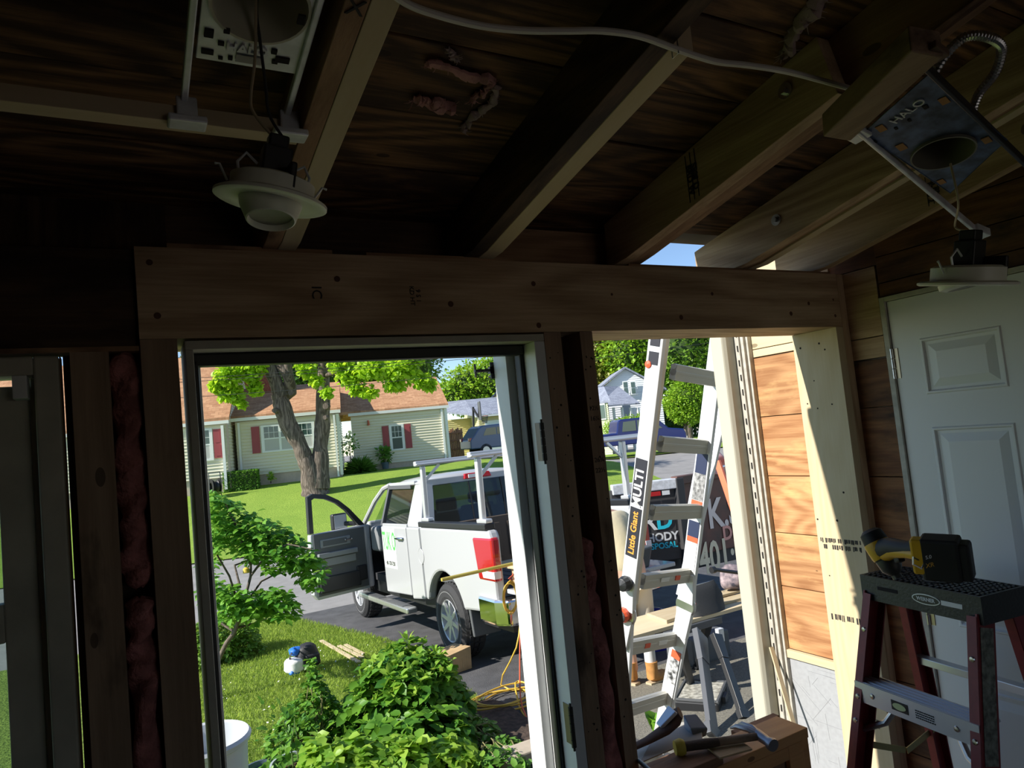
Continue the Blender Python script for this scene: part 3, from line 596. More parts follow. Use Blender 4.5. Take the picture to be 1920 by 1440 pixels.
# rear cab wall and rear window
mb = MB(); mb.box((.03, .60, .60), (W_-.03, .66, 1.44)); mb.hexa([(.03, .60, 1.44), (.22, .60, 1.44), (.22, .66, 1.44), (.03, .66, 1.44), (.16, .70, 2.0), (.30, .70, 2.0), (.30, .75, 2.0), (.16, .75, 2.0)]); mb.hexa([(W_-.22, .60, 1.44), (W_-.03, .60, 1.44), (W_-.03, .66, 1.44), (W_-.22, .66, 1.44), (W_-.30, .70, 2.0), (W_-.16, .70, 2.0), (W_-.16, .75, 2.0), (W_-.30, .75, 2.0)])
mb.hexa([(.17, .695, 1.94), (W_-.17, .695, 1.94), (W_-.17, .74, 1.94), (.17, .74, 1.94), (.17, .70, 2.03), (W_-.17, .70, 2.03), (W_-.17, .78, 2.03), (.17, .78, 2.03)]); mb.build('cab_rear_wall', M_tw, tr, bevel=.01)
mb = MB(); mb.hexa([(.20, .612, 1.44), (W_-.20, .612, 1.44), (W_-.20, .62, 1.44), (.20, .62, 1.44), (.28, .69, 1.95), (W_-.28, .69, 1.95), (W_-.28, .698, 1.95), (.28, .698, 1.95)]); rw = mb.build('rear_window', M_carglass, tr)
for x in (.78, 1.25): mb = MB(); mb.beam((x, .608, 1.45), (x, .683, 1.94), .018, .012); mb.build('window_divider', M_black, rw)
mb = MB(); mb.hexa([(.72, .66, 1.975), (1.12, .66, 1.975), (1.12, .72, 1.975), (.72, .72, 1.975), (.74, .68, 2.045), (1.10, .68, 2.045), (1.10, .74, 2.045), (.74, .74, 2.045)]); tb = mb.build('third_brake_light', M_red, tr, bevel=.012)
mb = MB(); mb.box((.78, .652, 1.985), (.92, .664, 2.03)); mb.build('cargo_lamp', mat('lamp_glass', (.85, .85, .85), .2), tb)
mb = MB(); mb.hexa([(.2, 2.95, 1.47), (W_-.2, 2.95, 1.47), (W_-.2, 2.97, 1.47), (.2, 2.97, 1.47), (.26, 2.22, 1.98), (W_-.26, 2.22, 1.98), (W_-.26, 2.24, 1.99), (.26, 2.24, 1.99)]); mb.build('windshield', glassmat('clear_windshield', (.02, .03, .03), .85), tr)
# interior
mb = MB(); mb.box((.14, .75, .62), (W_-.14, 3.0, .72)); mb.build('cab_floor', M_seat, tr)
for x in (.22, 1.15):
    for y in (1.0, 2.0):
        mb = MB(); mb.box((x, y, .72), (x+.62, y+.5, 1.0)); mb.hexa([(x, y-.05, 1.0), (x+.62, y-.05, 1.0), (x+.62, y+.1, 1.0), (x, y+.1, 1.0), (x+.05, y-.14, 1.58), (x+.57, y-.14, 1.58), (x+.57, y-.03, 1.58), (x+.05, y-.03, 1.58)]); mb.box((x+.17, y-.15, 1.60), (x+.45, y-.05, 1.76)); mb.build('seat', M_seat, tr, bevel=.03)
mb = MB(); mb.box((.12, 2.62, 1.05), (W_-.12, 3.0, 1.42)); mb.box((.75, 2.3, .72), (1.1, 2.7, 1.2)); mb.build('dashboard', M_lgrey, tr, bevel=.04)
mb = MB(); mb.lathe([(.18, 0), (.195, .015), (.18, .03), (.165, .015)], (.50, 2.48, 1.28), (0, -.9, .45), 24, closed=True); mb.beam((.34, 2.49, 1.29), (.66, 2.49, 1.29), .05, .03); mb.build('steering_wheel', M_black, tr)
# wheels
M_rim = mat('silver_rim', (.62, .63, .65), .3, .45)
def wheel(y, x0, outward):
    w = bpy.data.objects.new('wheel', None)
    mb = MB(); ax = (outward, 0, 0); c = (x0, y, .42)
    mb.lathe([(.24, .0), (.27, .012), (.36, .014), (.405, -.02), (.42, -.06), (.42, -.22), (.405, -.26), (.34, -.28), (.24, -.26)], c, ax, 40)
    for i in range(36):
        a = 2*math.pi*i/36; r = .418
        for k in range(3):
            a2 = a+k*.05; cx = x0-outward*(.075+k*.062); mb.beam((cx-.022, y+math.cos(a2)*r, .42+math.sin(a2)*r), (cx+.022, y+math.cos(a2)*r, .42+math.sin(a2)*r), .05, .022, up=(0, math.cos(a2), math.sin(a2)))
    tw = mb.build('wheel', M_tyre, tr)
    mb = MB(); mb.lathe([(.245, -.01), (.235, .004), (.225, -.005), (.215, -.10), (.10, -.11), (.0, -.11)], c, ax, 40)
    for i in range(8):
        a = 2*math.pi*i/8+.2; d = Vector((0, math.cos(a), math.sin(a))); p = Vector(c)
        mb.beam(p+d*.05+Vector((-outward*.02, 0, 0)), p+d*.225+Vector((-outward*.012, 0, 0)), .055, .03, up=ax, w2=.035)
    mb.lathe([(.075, -.03), (.07, .0), (.0, .004)], c, ax, 20); mb.build('rim', M_rim, tw, smooth=False)
    mb = MB()
    mb.lathe([(.325, .0142), (.325, .0150), (.330, .0150), (.330, .0142)], c, ax, 40, closed=True); mb.build('white_letter_ring', mat('sidewall_grey', (.3, .3, .3), .8), tw)
for y in (0, 3.57): wheel(y, .03, -1); wheel(y, W_-.03, 1)
for q0, q1 in ((.02, .34), (W_-.34, W_-.02)):
    mb = MB(); mb.hexa([(q0, -.66, .34), (q1, -.66, .34), (q1, -.62, .34), (q0, -.62, .34), (q0, -.60, .80), (q1, -.60, .80), (q1, -.54, .80), (q0, -.54, .80)]); mb.build('mud_flap', M_grey, tr, bevel=.01)
# rear lamp, bumper, step, handles
for x0, x1, s_ in ((-.008, .085, 1), (W_-.085, W_+.008, -1)):
    mb = MB(); mb.hexa([(x0, -1.352, .97), (x1, -1.352, .97), (x1, -1.0, .97), (x0, -.98, .97), (x0, -1.365, 1.40), (x1, -1.365, 1.40), (x1, -1.0, 1.40), (x0, -.92, 1.40)]); tl = mb.build('tail_lamp', M_red, tr, bevel=.025)
    mb = MB(); mb.hexa([(x0-.003 if s_ == 1 else x0+.02, -1.358, 1.0), (x1-.02 if s_ == 1 else x1+.003, -1.358, 1.0), (x1-.02 if s_ == 1 else x1+.003, -1.1, 1.0), (x0-.003 if s_ == 1 else x0+.02, -1.1, 1.0), (x0-.003 if s_ == 1 else x0+.02, -1.36, 1.07), (x1-.02 if s_ == 1 else x1+.003, -1.36, 1.07), (x1-.02 if s_ == 1 else x1+.003, -1.08, 1.07), (x0-.003 if s_ == 1 else x0+.02, -1.08, 1.07)]); mb.build('reversing_lens', mat('white_lens', (.8, .75, .75), .1), tl)
mb = MB(); prof = [(-.03, -.95), (-.045, -1.35), (.03, -1.50), (.30, -1.56), (W_-.30, -1.56), (W_-.03, -1.50), (W_+.045, -1.35), (W_+.03, -.95), (W_-.02, -.95), (W_-.06, -1.30), (.06, -1.30), (.02, -.95)]
mb.prism(prof, lambda a, b, d: (a, b, d), .56, .81); mb.build('rear_bumper', M_chrome, tr, bevel=.025)
mb = MB(); mb.box((.35, -1.565, .795), (W_-.35, -1.33, .815)); mb.build('bumper_step', M_black, tr)
mb = MB(); mb.box((.92, -1.62, .50), (1.10, -1.3, .60)); mb.build('tow_hitch', M_black, tr)
for x in (-.14, W_+.01):
    mb = MB(); mb.box((x, .92, .41), (x+.14, 3.0, .485)); stp = mb.build('running_board', M_alum, tr, bevel=.02)
    mb = MB()
    for k in range(2): mb.box((x+.01, 1.1+k*.95, .486), (x+.12, 1.75+k*.95, .492))
    mb.build('step_pad', M_grey, stp)
mb = MB(); mb.lathe([(.0, .004), (.085, .004), (.09, .0), (.094, .003)], (-.001, .60, 1.12), (-1, 0, 0), 28); mb.build('fuel_door', M_tw, tr, smooth=True)
mb = MB(); mb.ring([(-.012, 1.16, 1.31), (-.045, 1.19, 1.315), (-.045, 1.36, 1.315), (-.012, 1.39, 1.31)], .017, 10); mb.build('door_handle', M_chrome, tr, smooth=True)
mg = MB(); mg.box((-.0085, 1.50, .90), (-.0062, 2.0, 1.43)); mg = mg.build('magnetic_sign', mat('sign_white', (.80, .86, .80), .5), tr)
M_green = mat('sign_green', (.10, .62, .10), .5); inv_t = Matrix.Identity(4)
def ltext(nm, body, size, m, M, par, **k): return text(nm, body, size, m, M, par_none, **k)
par_none = None
def ctext(nm, body, size, m, M, parent, **k):
    o = text(nm, body, size, m, M, None, **k); o.parent = parent; return o
MS = lambda y, z: frame((-.0095, y, z), (0, -1, 0), (0, 0, 1))
ctext('sign_lettering', 'TUK O', .34, M_green, MS(1.75, 1.25), mg, sx=.50, bold=.006); ctext('sign_lettering', '401-578-7350', .075, M_ink, MS(1.75, .96), mg, sx=.85, bold=.002)
# open front door
dr = MB(); HX, HY = 0.0, 2.86; ex, ey = (-.87/.90, -.215/.90)   # direction of the free edge
dn = (ey, -ex)
def D_(s_, t, z): return (HX+ex*s_+dn[0]*t, HY+ey*s_+dn[1]*t, z)
# t from -0.06 (rear, inner face) to +.06
def doorbox(mb, s0, s1, t0, t1, z0, z1): mb.hexa([D_(s0, t0, z0), D_(s1, t0, z0), D_(s1, t1, z0), D_(s0, t1, z0), D_(s0, t0, z1), D_(s1, t0, z1), D_(s1, t1, z1), D_(s0, t1, z1)])
chk = D_(0, .06, 0)[1]; IN = -1 if chk > HY else 1     # inner face is the one nearer the truck tail
low = [(.02, .54), (.0, .9), (.0, 1.47), (.90, 1.45), (.92, 1.2), (.92, .62), (.86, .54)]
dr.prism(low, lambda a, b, d: D_(a, d, b), -.055, .055); dro = dr.build('front_door', M_tw, tr, bevel=.015)
mb = MB(); out = [(.0, 1.46), (.24, 1.74), (.40, 1.88), (.58, 1.98), (.80, 2.02), (.89, 1.98), (.905, 1.46)]; inn = [(.10, 1.46), (.30, 1.72), (.44, 1.84), (.60, 1.92), (.78, 1.955), (.83, 1.93), (.84, 1.46)]
for i in range(len(out)-1):
    a, b, c, d = out[i], out[i+1], inn[i+1], inn[i]
    mb.hexa([D_(a[0], -.035, a[1]), D_(b[0], -.035, b[1]), D_(c[0], -.035, c[1]), D_(d[0], -.035, d[1]), D_(a[0], .035, a[1]), D_(b[0], .035, b[1]), D_(c[0], .035, c[1]), D_(d[0], .035, d[1])])
mb.build('window_frame', M_black, dro)
t0 = IN*.056
def inbox(name, m, s0, s1, z0, z1, th, bv=.01):
    mb = MB(); doorbox(mb, s0, s1, t0, t0+IN*th, z0, z1); return mb.build(name, m, dro, bevel=bv)
inbox('trim_panel', M_grey, .05, .87, .585, 1.445, .02, .008); inbox('arm_rest', M_lgrey, .22, .84, 1.10, 1.17, .085); inbox('handle_panel', M_lgrey, .30, .78, 1.24, 1.36, .035); inbox('handle_recess', M_grey, .36, .74, 1.265, 1.34, .04, .004); inbox('inner_handle', M_chrome, .28, .40, 1.29, 1.32, .055)
inbox('pull_pocket', M_lgrey, .24, .80, .98, 1.09, .05); inbox('door_pocket', M_black, .20, .84, .62, .84, .07, .02); inbox('speaker_grille', M_black, .07, .24, .68, .90, .04, .02)
mb = MB(); doorbox(mb, -.02, .94, -.075*IN*-1, -.062*IN*-1, 1.0, 1.0001); 
mb = MB(); a_ = D_(.20, -IN*.12, 1.52); b_ = D_(.36, -IN*.16, 1.78); mb.hexa([D_(.18, -IN*.16, 1.44), D_(.42, -IN*.16, 1.44), D_(.42, -IN*.26, 1.44), D_(.18, -IN*.26, 1.44), D_(.18, -IN*.16, 1.68), D_(.42, -IN*.16, 1.68), D_(.42, -IN*.26, 1.68), D_(.18, -IN*.26, 1.68)]); mb.beam(D_(.10, -IN*.04, 1.50), D_(.24, -IN*.17, 1.52), .05, .07); mr = mb.build('door_mirror', M_black, dro, bevel=.03)
mb = MB(); mb.hexa([D_(.20, -IN*.157, 1.46), D_(.40, -IN*.157, 1.46), D_(.40, -IN*.159, 1.46), D_(.20, -IN*.159, 1.46), D_(.20, -IN*.157, 1.66), D_(.40, -IN*.157, 1.66), D_(.40, -IN*.159, 1.66), D_(.20, -IN*.159, 1.66)]); mb.build('mirror_glass', mat('mirror_pale_reflection', (.60, .63, .66), .2, .25), mr)  # pale base colour stands in for a bright reflection in the glass
# ladder rack
for x in (.05, W_-.05):
    mb = MB(); mb.box((x-.06, -1.26, 1.472), (x+.06, .58, 1.535)); mb.build('rack_base_rail', M_black, tr, bevel=.01)
    for y in (-1.10, .44):
        mb = MB(); mb.box((x-.04, y-.16, 1.536), (x+.04, y+.06, 1.58)); mb.beam((x, y-.02, 1.56), (x, y-.06, 2.20), .055, .075, up=(0, 1, 0)); mb.build('rack_post', M_rack, tr, bevel=.012)
        mb = MB(); s_ = 1 if x < 1 else -1; mb.beam((x, y-.05, 2.0), (x+s_*.22, y-.06, 2.2), .03, .03); mb.build('rack_brace', M_rack, tr)
for y in (-1.16, .38):
    mb = MB(); mb.beam((-.05, y, 2.235), (W_+.22, y, 2.235), .085, .06); mb.beam((-.05, y-.05, 2.222), (W_+.22, y-.05, 2.222), .03, .025)
    mb.build('rack_crossbar', M_rack, tr, bevel=.012)
# load on the truck
def Tm(x, y, z): return tr.rotation_euler.to_matrix() @ Vector((x, y, z)) + TL
def onbed(name, label, cat, lo, hi, m, rz=0, group=None, bevel=.004):
    c = Tm((lo[0]+hi[0])/2, (lo[1]+hi[1])/2, lo[2]); mb = MB(); hx, hy = (hi[0]-lo[0])/2, (hi[1]-lo[1])/2
    mb.box((-hx, -hy, 0), (hx, hy, hi[2]-lo[2])); o = mb.build(name, m, bevel=bevel); o.location = c; o.rotation_euler = (-math.atan(.05), 0, rz); return tag(o, label, cat, group)
onbed('wooden_crate', 'rough pale wooden crate on the lowered tailgate, beside the red tail lamp', 'crate', (.18, -1.80, .887), (.95, -1.35, 1.08), M_new['X'])
onbed('plywood_sheet', 'cream plywood offcut lying on the crate at the truck tail', 'plywood', (.14, -1.85, 1.083), (1.05, -1.0, 1.115), M_pale['X'], .06)
onbed('lumber_board', 'pale board lying across the plywood at the truck tail', 'board', (.30, -1.5, 1.117), (1.30, -1.36, 1.155), M_pale['X'], -.05)
lid = MB(); c = dep(1232, 1062, 7.0); 
lid.hexa([(-.30, -.2, 0), (.28, -.2, 0), (.28, .2, 0), (-.30, .2, 0), (-.36, -.24, .17), (.32, -.24, .22), (.32, .24, .22), (-.36, .24, .17)]); lid.box((-.38, -.26, .17), (.34, .26, .19)) if 0 else None
o = lid.build('plastic_tote', mat('dark_grey_tote', (.07, .08, .09), .5), bevel=.02); o.location = Tm(1.25, -1.62, .888); tag(o, 'dark grey plastic tote on the tailgate behind the tall ladder', 'tote')
pole = MB(); pole.cyl(onY(828, 1087, 5.86), onY(1010, 1046, 5.93), .016, n=12); pole = tag(pole.build('yellow_tube', mat('yellow_metal', (.75, .58, .12), .35, .4), smooth=True), 'long yellow metal tube sticking out past the tail lamp', 'tube')

# ---------------- things on the driveway ----------------
def gpx(px, py):
    d = ray(px, py); t = (-.375-EYE.z)/(d.z+.05*d.y); return EYE+d*t
M_card = mat('brown_paper', (.56, .38, .20), .85, var=.25, vscale=6)
bx = MB(); bx.hexa([(-.19, -.15, 0), (.19, -.15, 0), (.19, .15, 0), (-.19, .15, 0), (-.20, -.16, .19), (.20, -.16, .23), (.20, .16, .22), (-.20, .16, .20)])
for i in range(7): bx.box((-.18+i*.052, -.158, .02), (-.165+i*.052, -.150, .19))
o = bx.build('cardboard_box', M_card, bevel=.008); o.location = (2.90, 7.10, ground_z(2.90, 7.10)+.002); o.rotation_euler = (-.05, 0, .15); tag(o, 'crumpled brown cardboard box in front of the rear truck wheel', 'box')
def cord(name, label, pts, r, m, sub=3, cat='cord'):
    P = [Vector(p) for p in pts]; out = []
    for i in range(len(P)-1):
        p0 = P[max(i-1, 0)]; p1 = P[i]; p2 = P[i+1]; p3 = P[min(i+2, len(P)-1)]
        for k in range(sub):
            t = k/sub; out.append(.5*((2*p1)+(p2-p0)*t+(2*p0-5*p1+4*p2-p3)*t*t+(3*p1-p0-3*p2+p3)*t**3))
    out.append(P[-1]); mb = MB(); mb.ring(out, r, 8); return tag(mb.build(name, m, smooth=True), label, cat)
M_ycord = mat('yellow_cord', (.72, .46, .06), .5); M_rcord = mat('orange_red_cord', (.75, .12, .05), .5); M_bcord = mat('black_cord', (.02, .02, .022), .6)
gz = lambda p, h=.012: Vector((p.x, p.y, ground_z(p.x, p.y)+h))
top = onY(962, 1092, 5.88)
coil = []
cc = gpx(950, 1318)
for i in range(64):
    a = i/64*2*math.pi*4.2; rr_ = .26+.05*math.sin(i*.7); coil.append(gz(Vector((cc.x+math.cos(a)*rr_*1.15-.03*math.sin(i), cc.y+math.sin(a)*rr_*.9, 0)), .012+i*.0012))
cord('extension_cord', 'yellow extension cord coiled on the driveway below the truck bumper', [top, onY(975, 1150, 5.84), onY(968, 1215, 5.75), gz(gpx(940, 1290), .03)]+coil+[gz(gpx(*p)) for p in ((975, 1330), (990, 1355), (985, 1390), (960, 1415), (920, 1432), (895, 1446))], .0075, M_ycord)
cord('extension_cord', 'orange red extension cord running down from the truck bumper to the driveway', [top+Vector((.02, -.01, .03)), onY(978, 1120, 5.80), onY(975, 1200, 5.6), gz(gpx(978, 1330), .1), gz(gpx(988, 1350)), gz(gpx(985, 1375)), gz(gpx(1000, 1400))], .0065, M_rcord)
lp = []
for i in range(40):
    a = i/40*2*math.pi*4; lp.append(onY(955+13*math.sin(a)+i*.1, 1120+34*math.cos(a)*(.85+.1*math.sin(i)), 5.83+.001*i))
cord('extension_cord', 'bundle of yellow cord loops hanging at the truck bumper', lp, .006, M_ycord, 2)
lp = []
for i in range(16):
    a = i*2.4; lp.append(onY(968+16*math.cos(a)*(1 if i % 2 else .25), 1082+8*math.sin(a), 5.82))
cord('cord_tie', 'tangled orange string tying the cord bundle at the bumper', lp, .004, M_rcord, 2)

# bench made of boards on a folding sawhorse
M_ply = wood('plywood_top', (.74, .62, .42), (.60, .46, .27), 'X', knots=.2, grain=.5, ring=8, bump=.1)
tz = 0.0
P = [onZ(1183, 1192, tz), onZ(1399, 1128, tz)]; y_f = 4.66; 
mb = MB(); mb.hexa([(3.38, 4.64, tz-.032), (4.95, 4.60, tz-.032), (4.95, 5.02, tz-.032), (3.38, 5.06, tz-.032), (3.38, 4.64, tz), (4.95, 4.60, tz), (4.95, 5.02, tz), (3.38, 5.06, tz)]); tag(mb.build('bench_board', M_ply, bevel=.002), 'plywood board forming the bench top behind the tall ladder', 'board')
for i, (a, b, c, d, z, lb) in enumerate(((3.95, 4.90, 4.50, 4.98, .001, 'narrow pale offcut on the bench behind the black bag'), (4.45, 4.74, 4.98, 4.84, .002, 'stacked pale strip at the right end of the bench'), (4.55, 4.88, 5.0, 4.98, .024, 'topmost pale offcut on the stack at the right end of the bench'))):
    mb = MB(); mb.hexa([(a, b, z), (c, b-.02, z), (c, d, z), (a, d+.02, z), (a, b, z+.022), (c, b-.02, z+.022), (c, d, z+.022), (a, d+.02, z+.022)]); tag(mb.build('wood_offcut', M_pale['X'], bevel=.001), lb, 'wood offcut')
mb = MB(); q = [onZ(1215, 1150, .03), onZ(1262, 1138, .03), onZ(1290, 1150, .03), onZ(1250, 1163, .03)]; mb.hexa([(p.x, p.y, .001) for p in q]+[(p.x, p.y, .03) for p in q]); tag(mb.build('wood_offcut', M_pale['X'], bevel=.001), 'pale square offcut on the bench seen through the ladder rungs', 'wood offcut')
M_saw = mat('grey_sawhorse_plastic', (.085, .09, .10), .5)
sh_ = thing('sawhorse', 'folding dark grey plastic sawhorse carrying the plywood bench top', 'sawhorse', (3.95, 4.6, -.6))
def sbeam(name, pts, w, h, m=M_saw, up=(0, 0, 1)):
    mb = MB(); mb.beam(pts[0], pts[1], w, h, up=up); return mb.build(name, m, sh_, world=True, bevel=.006)
A = onZ(1308, 1186, -.07); B = onZ(1343, 1183, -.07)
tA = Vector((3.98, 4.68, -.075)); tB = Vector((4.20, 4.78, -.075))
mb = MB(); mb.hexa([(3.80, 4.60, -.10), (4.45, 4.60, -.10), (4.45, 4.72, -.10), (3.80, 4.72, -.10), (3.80, 4.60, -.034), (4.45, 4.60, -.034), (4.45, 4.72, -.034), (3.80, 4.72, -.034)]); mb.build('top_beam', M_saw, sh_, world=True, bevel=.008)
def leg(pt, pb, m, w=.085):
    mb = MB(); a = Vector(pt); b = Vector(pb); mid = a.lerp(b, .3)
    mb.beam(a, mid, w*1.5, .05, up=(0, 1, .1), w2=w); mb.beam(mid, b, w, .04, up=(0, 1, .1)); lo = a.lerp(b, .9); mb.beam(lo, b, w*1.4, .05, up=(0, 1, .1))
    mb.build('leg', m, sh_, world=True, bevel=.003)
g1 = gz(gpx(1338, 1384), 0); leg(onZ(1312, 1188, -.06), g1, M_saw, .11); leg(onZ(1342, 1190, -.07), gz(gpx(1396, 1348), 0), M_black, .07); leg(onZ(1275, 1205, -.10), gz(gpx(1300, 1300), 0), M_black, .06)
leg((4.40, 4.72, -.08), (4.55, 5.1, ground_z(4.55, 5.1)), M_black, .07)
mb = MB(); q = onZ(1342, 1180, -.05); mb.box((q.x-.03, q.y-.06, -.14), (q.x+.03, q.y-.02, -.034)); mb.build('clamp_bracket', M_galv, sh_, world=True, bevel=.004)
# black bag on the bench
bg = MB(); r = random.Random(3); n1, n2 = 16, 10
for j in range(n2+1):
    t = j/n2; zz = .235*t
    for i in range(n1):
        a = 2*math.pi*i/n1; w = .235*(1-.28*t); d_ = .10*(1-t)**.7+.006; k = 1+.07*math.sin(3*a+5*t)+r.uniform(-.02, .02)
        bg.v.append((math.copysign(abs(math.cos(a))**.7, math.cos(a))*w*k, math.copysign(abs(math.sin(a))**.8, math.sin(a))*d_*k, zz*(1+.05*math.cos(a))))
for j in range(n2):
    for i in range(n1): bg.f.append((j*n1+i, j*n1+(i+1) % n1, (j+1)*n1+(i+1) % n1, (j+1)*n1+i)); bg.m.append(0)
bg.f.append(tuple(reversed(range(n1)))); bg.m.append(0); bg.f.append(tuple(n2*n1+i for i in range(n1))); bg.m.append(0)
o = bg.build('tool_bag', mat('black_canvas', (.04, .042, .045), .85, bump=.3, bscale=200), smooth=True); o.location = (4.36, 4.72, .002); tag(o, 'black zipped canvas bag on the bench top', 'bag')
mb = MB(); mb.beam((-.15, 0, .238), (.15, 0, .238), .008, .008); mb.build('zipper', M_steel, o)
# cloth heap and grinder handle
def lump(name, label, cat, c, s, m, seed, amp=.25):
    bm = bmesh.new(); bmesh.ops.create_icosphere(bm, subdivisions=4, radius=1); r = np.random.default_rng(seed); K = r.normal(0, 2.2, (7, 3)); ph = r.uniform(0, 6, 7)
    for v in bm.verts:
        p = np.array(v.co); k = 1+amp*sum(math.sin(float(K[i]@p)+ph[i]) for i in range(7))/3.5; v.co = Vector((p[0]*s[0]*k, p[1]*s[1]*k, max(-.6, p[2])*s[2]*k))
    me = bpy.data.meshes.new(name); bm.to_mesh(me); bm.free(); me.materials.append(m); me.shade_smooth(); o = bpy.data.objects.new(name, me); C.objects.link(o); o.location = c
    return tag(o, label, cat)
lump('work_jacket', 'crumpled grey and pink cloth heap at the far end of the bench', 'cloth', (4.98, 4.92, .145), (.15, .10, .13), mat('patterned_cloth', (.42, .33, .34), .9, var=.8, vscale=16, col2=(.05, .05, .07)), 5)
mb = MB(); a = onY(1340, 1068, 4.75); b = onY(1402, 1076, 4.75); mb.cyl(a, b, .017, n=12); mb.cyl(a+Vector((-.04, 0, 0)), a, .03, n=14); mb.cyl(b, Vector((b.x, 4.78, .02)), .012); o = mb.build('power_tool', M_black, smooth=True); tag(o, 'black handled tool resting over the cloth heap on the bench', 'tool')
# blue bucket
def pail(name, label, c, r0, r1, h, m, rim=.012, cat='bucket', inner=None):
    mb = MB(); mb.lathe([(0, 0), (r0, 0), (r1, h-.05), (r1+rim, h-.05), (r1+rim, h-.03), (r1, h-.03), (r1, h-.012), (r1+rim, h-.010), (r1+rim, h), (r1-.006, h), (r0-.006, .01), (0, .01)], (0, 0, 0), n=36)
    o = mb.build(name, m, smooth=True); o.location = c; return tag(o, label, cat)
q = Vector((4.78, 5.93, 0)); b_ = pail('bucket', 'blue plastic bucket on the ground behind the bench', (q.x, q.y, ground_z(q.x, q.y)), .13, .15, .37, mat('blue_plastic', (.03, .03, .30), .4))
mb = MB(); mb.ring([(math.cos(t)*.155, math.sin(t)*.09, .35+math.sin(t)*.05) for t in lin(0, math.pi, 14)], .003, 6); mb.build('bucket_handle', M_steel, b_)
# organiser case on the driveway
oc = thing('organizer_case', 'open black parts organizer case with clear lid on the ground by the sawhorse', 'tool case', (3.98, 4.45, ground_z(3.98, 4.45)), (0, 0, .62))
mb = MB(); mb.box((-.22, -.17, 0), (.22, .17, .085)); mb.build('case_body', M_black, oc, bevel=.015)
mb = MB(); mb.box((-.20, -.15, .09), (.20, .15, .094)); mb.build('clear_lid', mat('cloudy_clear_plastic', (.62, .60, .52), .25, var=.6, vscale=30, col2=(.25, .24, .2)), oc)
mb = MB()
for (a, b) in (((-.225, -.175), (.225, -.155)), ((-.225, .155), (.225, .175)), ((-.225, -.155), (-.205, .155)), ((.205, -.155), (.225, .155))): mb.box((*a, .086), (*b, .105))
mb.build('lid_frame', M_grey, oc, bevel=.004)
mb = MB(); mb.box((-.06, -.20, .03), (.06, -.171, .075)); mb.build('case_handle', M_grey, oc)
mb = MB(); mb.box((-.24, -.19, 0), (.24, .19, .10)); o = mb.build('storage_crate', mat('grey_crate', (.12, .13, .14), .6), bevel=.012); q = gpx(1325, 1238); o.location = (q.x, q.y+.1, ground_z(q.x, q.y)); o.scale = (1, 1, 2.6); tag(o, 'grey plastic crate on the shaded driveway behind the sawhorse', 'crate')

# ---------------- dump trailer ----------------
dt = thing('dump_trailer', 'dark dump trailer with painted phone number and disposal sign', 'trailer', (6.4, 7.0, ground_z(6.4, 7)))
M_dred = mat('dark_red_steel', (.19, .075, .055), .5, var=.5, vscale=4, col2=(.09, .055, .045)); M_dkp = mat('dark_panel', (.045, .045, .048), .5)
P0 = Vector((5.42, 7.32)); P1 = Vector((6.22, 7.00)); P2 = Vector((9.6, 6.90)); gz0 = ground_z(6.4, 7)
def wallseg(name, a, b, z0, z1, th, m, par=dt, bv=.01):
    mb = MB(); d = (b-a).normalized(); n = Vector((-d.y, d.x)); v = [a, b, b+n*th, a+n*th]
    mb.hexa([(p.x, p.y, z0) for p in v]+[(p.x, p.y, z1) for p in v]); return mb.build(name, m, par, world=True, bevel=bv)
blk = wallseg('tail_panel', P0, P1, gz0+.62, .86, .08, M_dkp); red = wallseg('side_panel', P1, P2, gz0+.62, .90, .08, M_dred)
wallseg('far_panel', Vector((5.42, 7.41)), Vector((5.5, 9.6)), gz0+.62, .88, .08, M_dkp)
wallseg('top_rail', P0+Vector((0, -.05)), P1+Vector((0, -.05)), .80, .93, .12, M_galv); wallseg('top_rail', P1+Vector((.0, -.05)), P2+Vector((0, -.05)), .84, .95, .12, M_dred)
wallseg('door_post', P1+Vector((-.02, -.06)), P1+Vector((.10, -.07)), gz0+.5, .93, .1, M_dkp); wallseg('bumper_beam', P0+Vector((-.1, -.1)), P2, gz0+.42, gz0+.60, .12, M_dkp)
dd = (P1-P0).normalized(); 
for t, w, m in ((.46, .16, M_red), (.64, .10, M_white), (.30, .14, mat('grey_tape', (.35, .36, .37), .4))):
    a = P0+dd*t; wallseg('reflector_tape', a+Vector((0, -.058)), a+dd*w+Vector((0, -.058)), .735, .79, .004, m, bv=0)
def on_seg(a, b, s_, z, off=.003):
    d = (b-a).normalized(); n = Vector((d.y, -d.x)); p = a+d*s_+n*off; return frame((p.x, p.y, z), (d.x, d.y, 0), (0, 0, 1))
sgn = wallseg('disposal_sign', P0+dd*.32+Vector((0, -.006)), P0+dd*.81+Vector((0, -.006)), .00, .56, .005, M_dkp, bv=0)
M_teal = mat('teal_sign', (.02, .52, .68), .5)
def place_text(nm, body, size, m, M, par, **k):
    o = text(nm, body, size, m, M, None, **k); inv = (Matrix.Translation(dt.location)).inverted(); o.data.transform(inv); o.parent = par; return o
place_text('sign_lettering', 'R', .30, M_white, on_seg(P0, P1, .46, .40, .018), blk, bold=.008); place_text('sign_lettering', 'D', .30, M_teal, on_seg(P0, P1, .66, .40, .018), blk, bold=.008)
place_text('sign_lettering', 'RHODY', .145, M_white, on_seg(P0, P1, .57, .20, .018), blk, bold=.004); place_text('sign_lettering', 'DISPOSAL', .105, M_teal, on_seg(P0, P1, .57, .09, .018), blk, bold=.003)
M_lcream = mat('cream_lettering', (.92, .80, .55), .6); M_lpink = mat('salmon_lettering', (.85, .40, .32), .6); M_lwhite = mat('pale_lettering', (.90, .78, .70), .6)
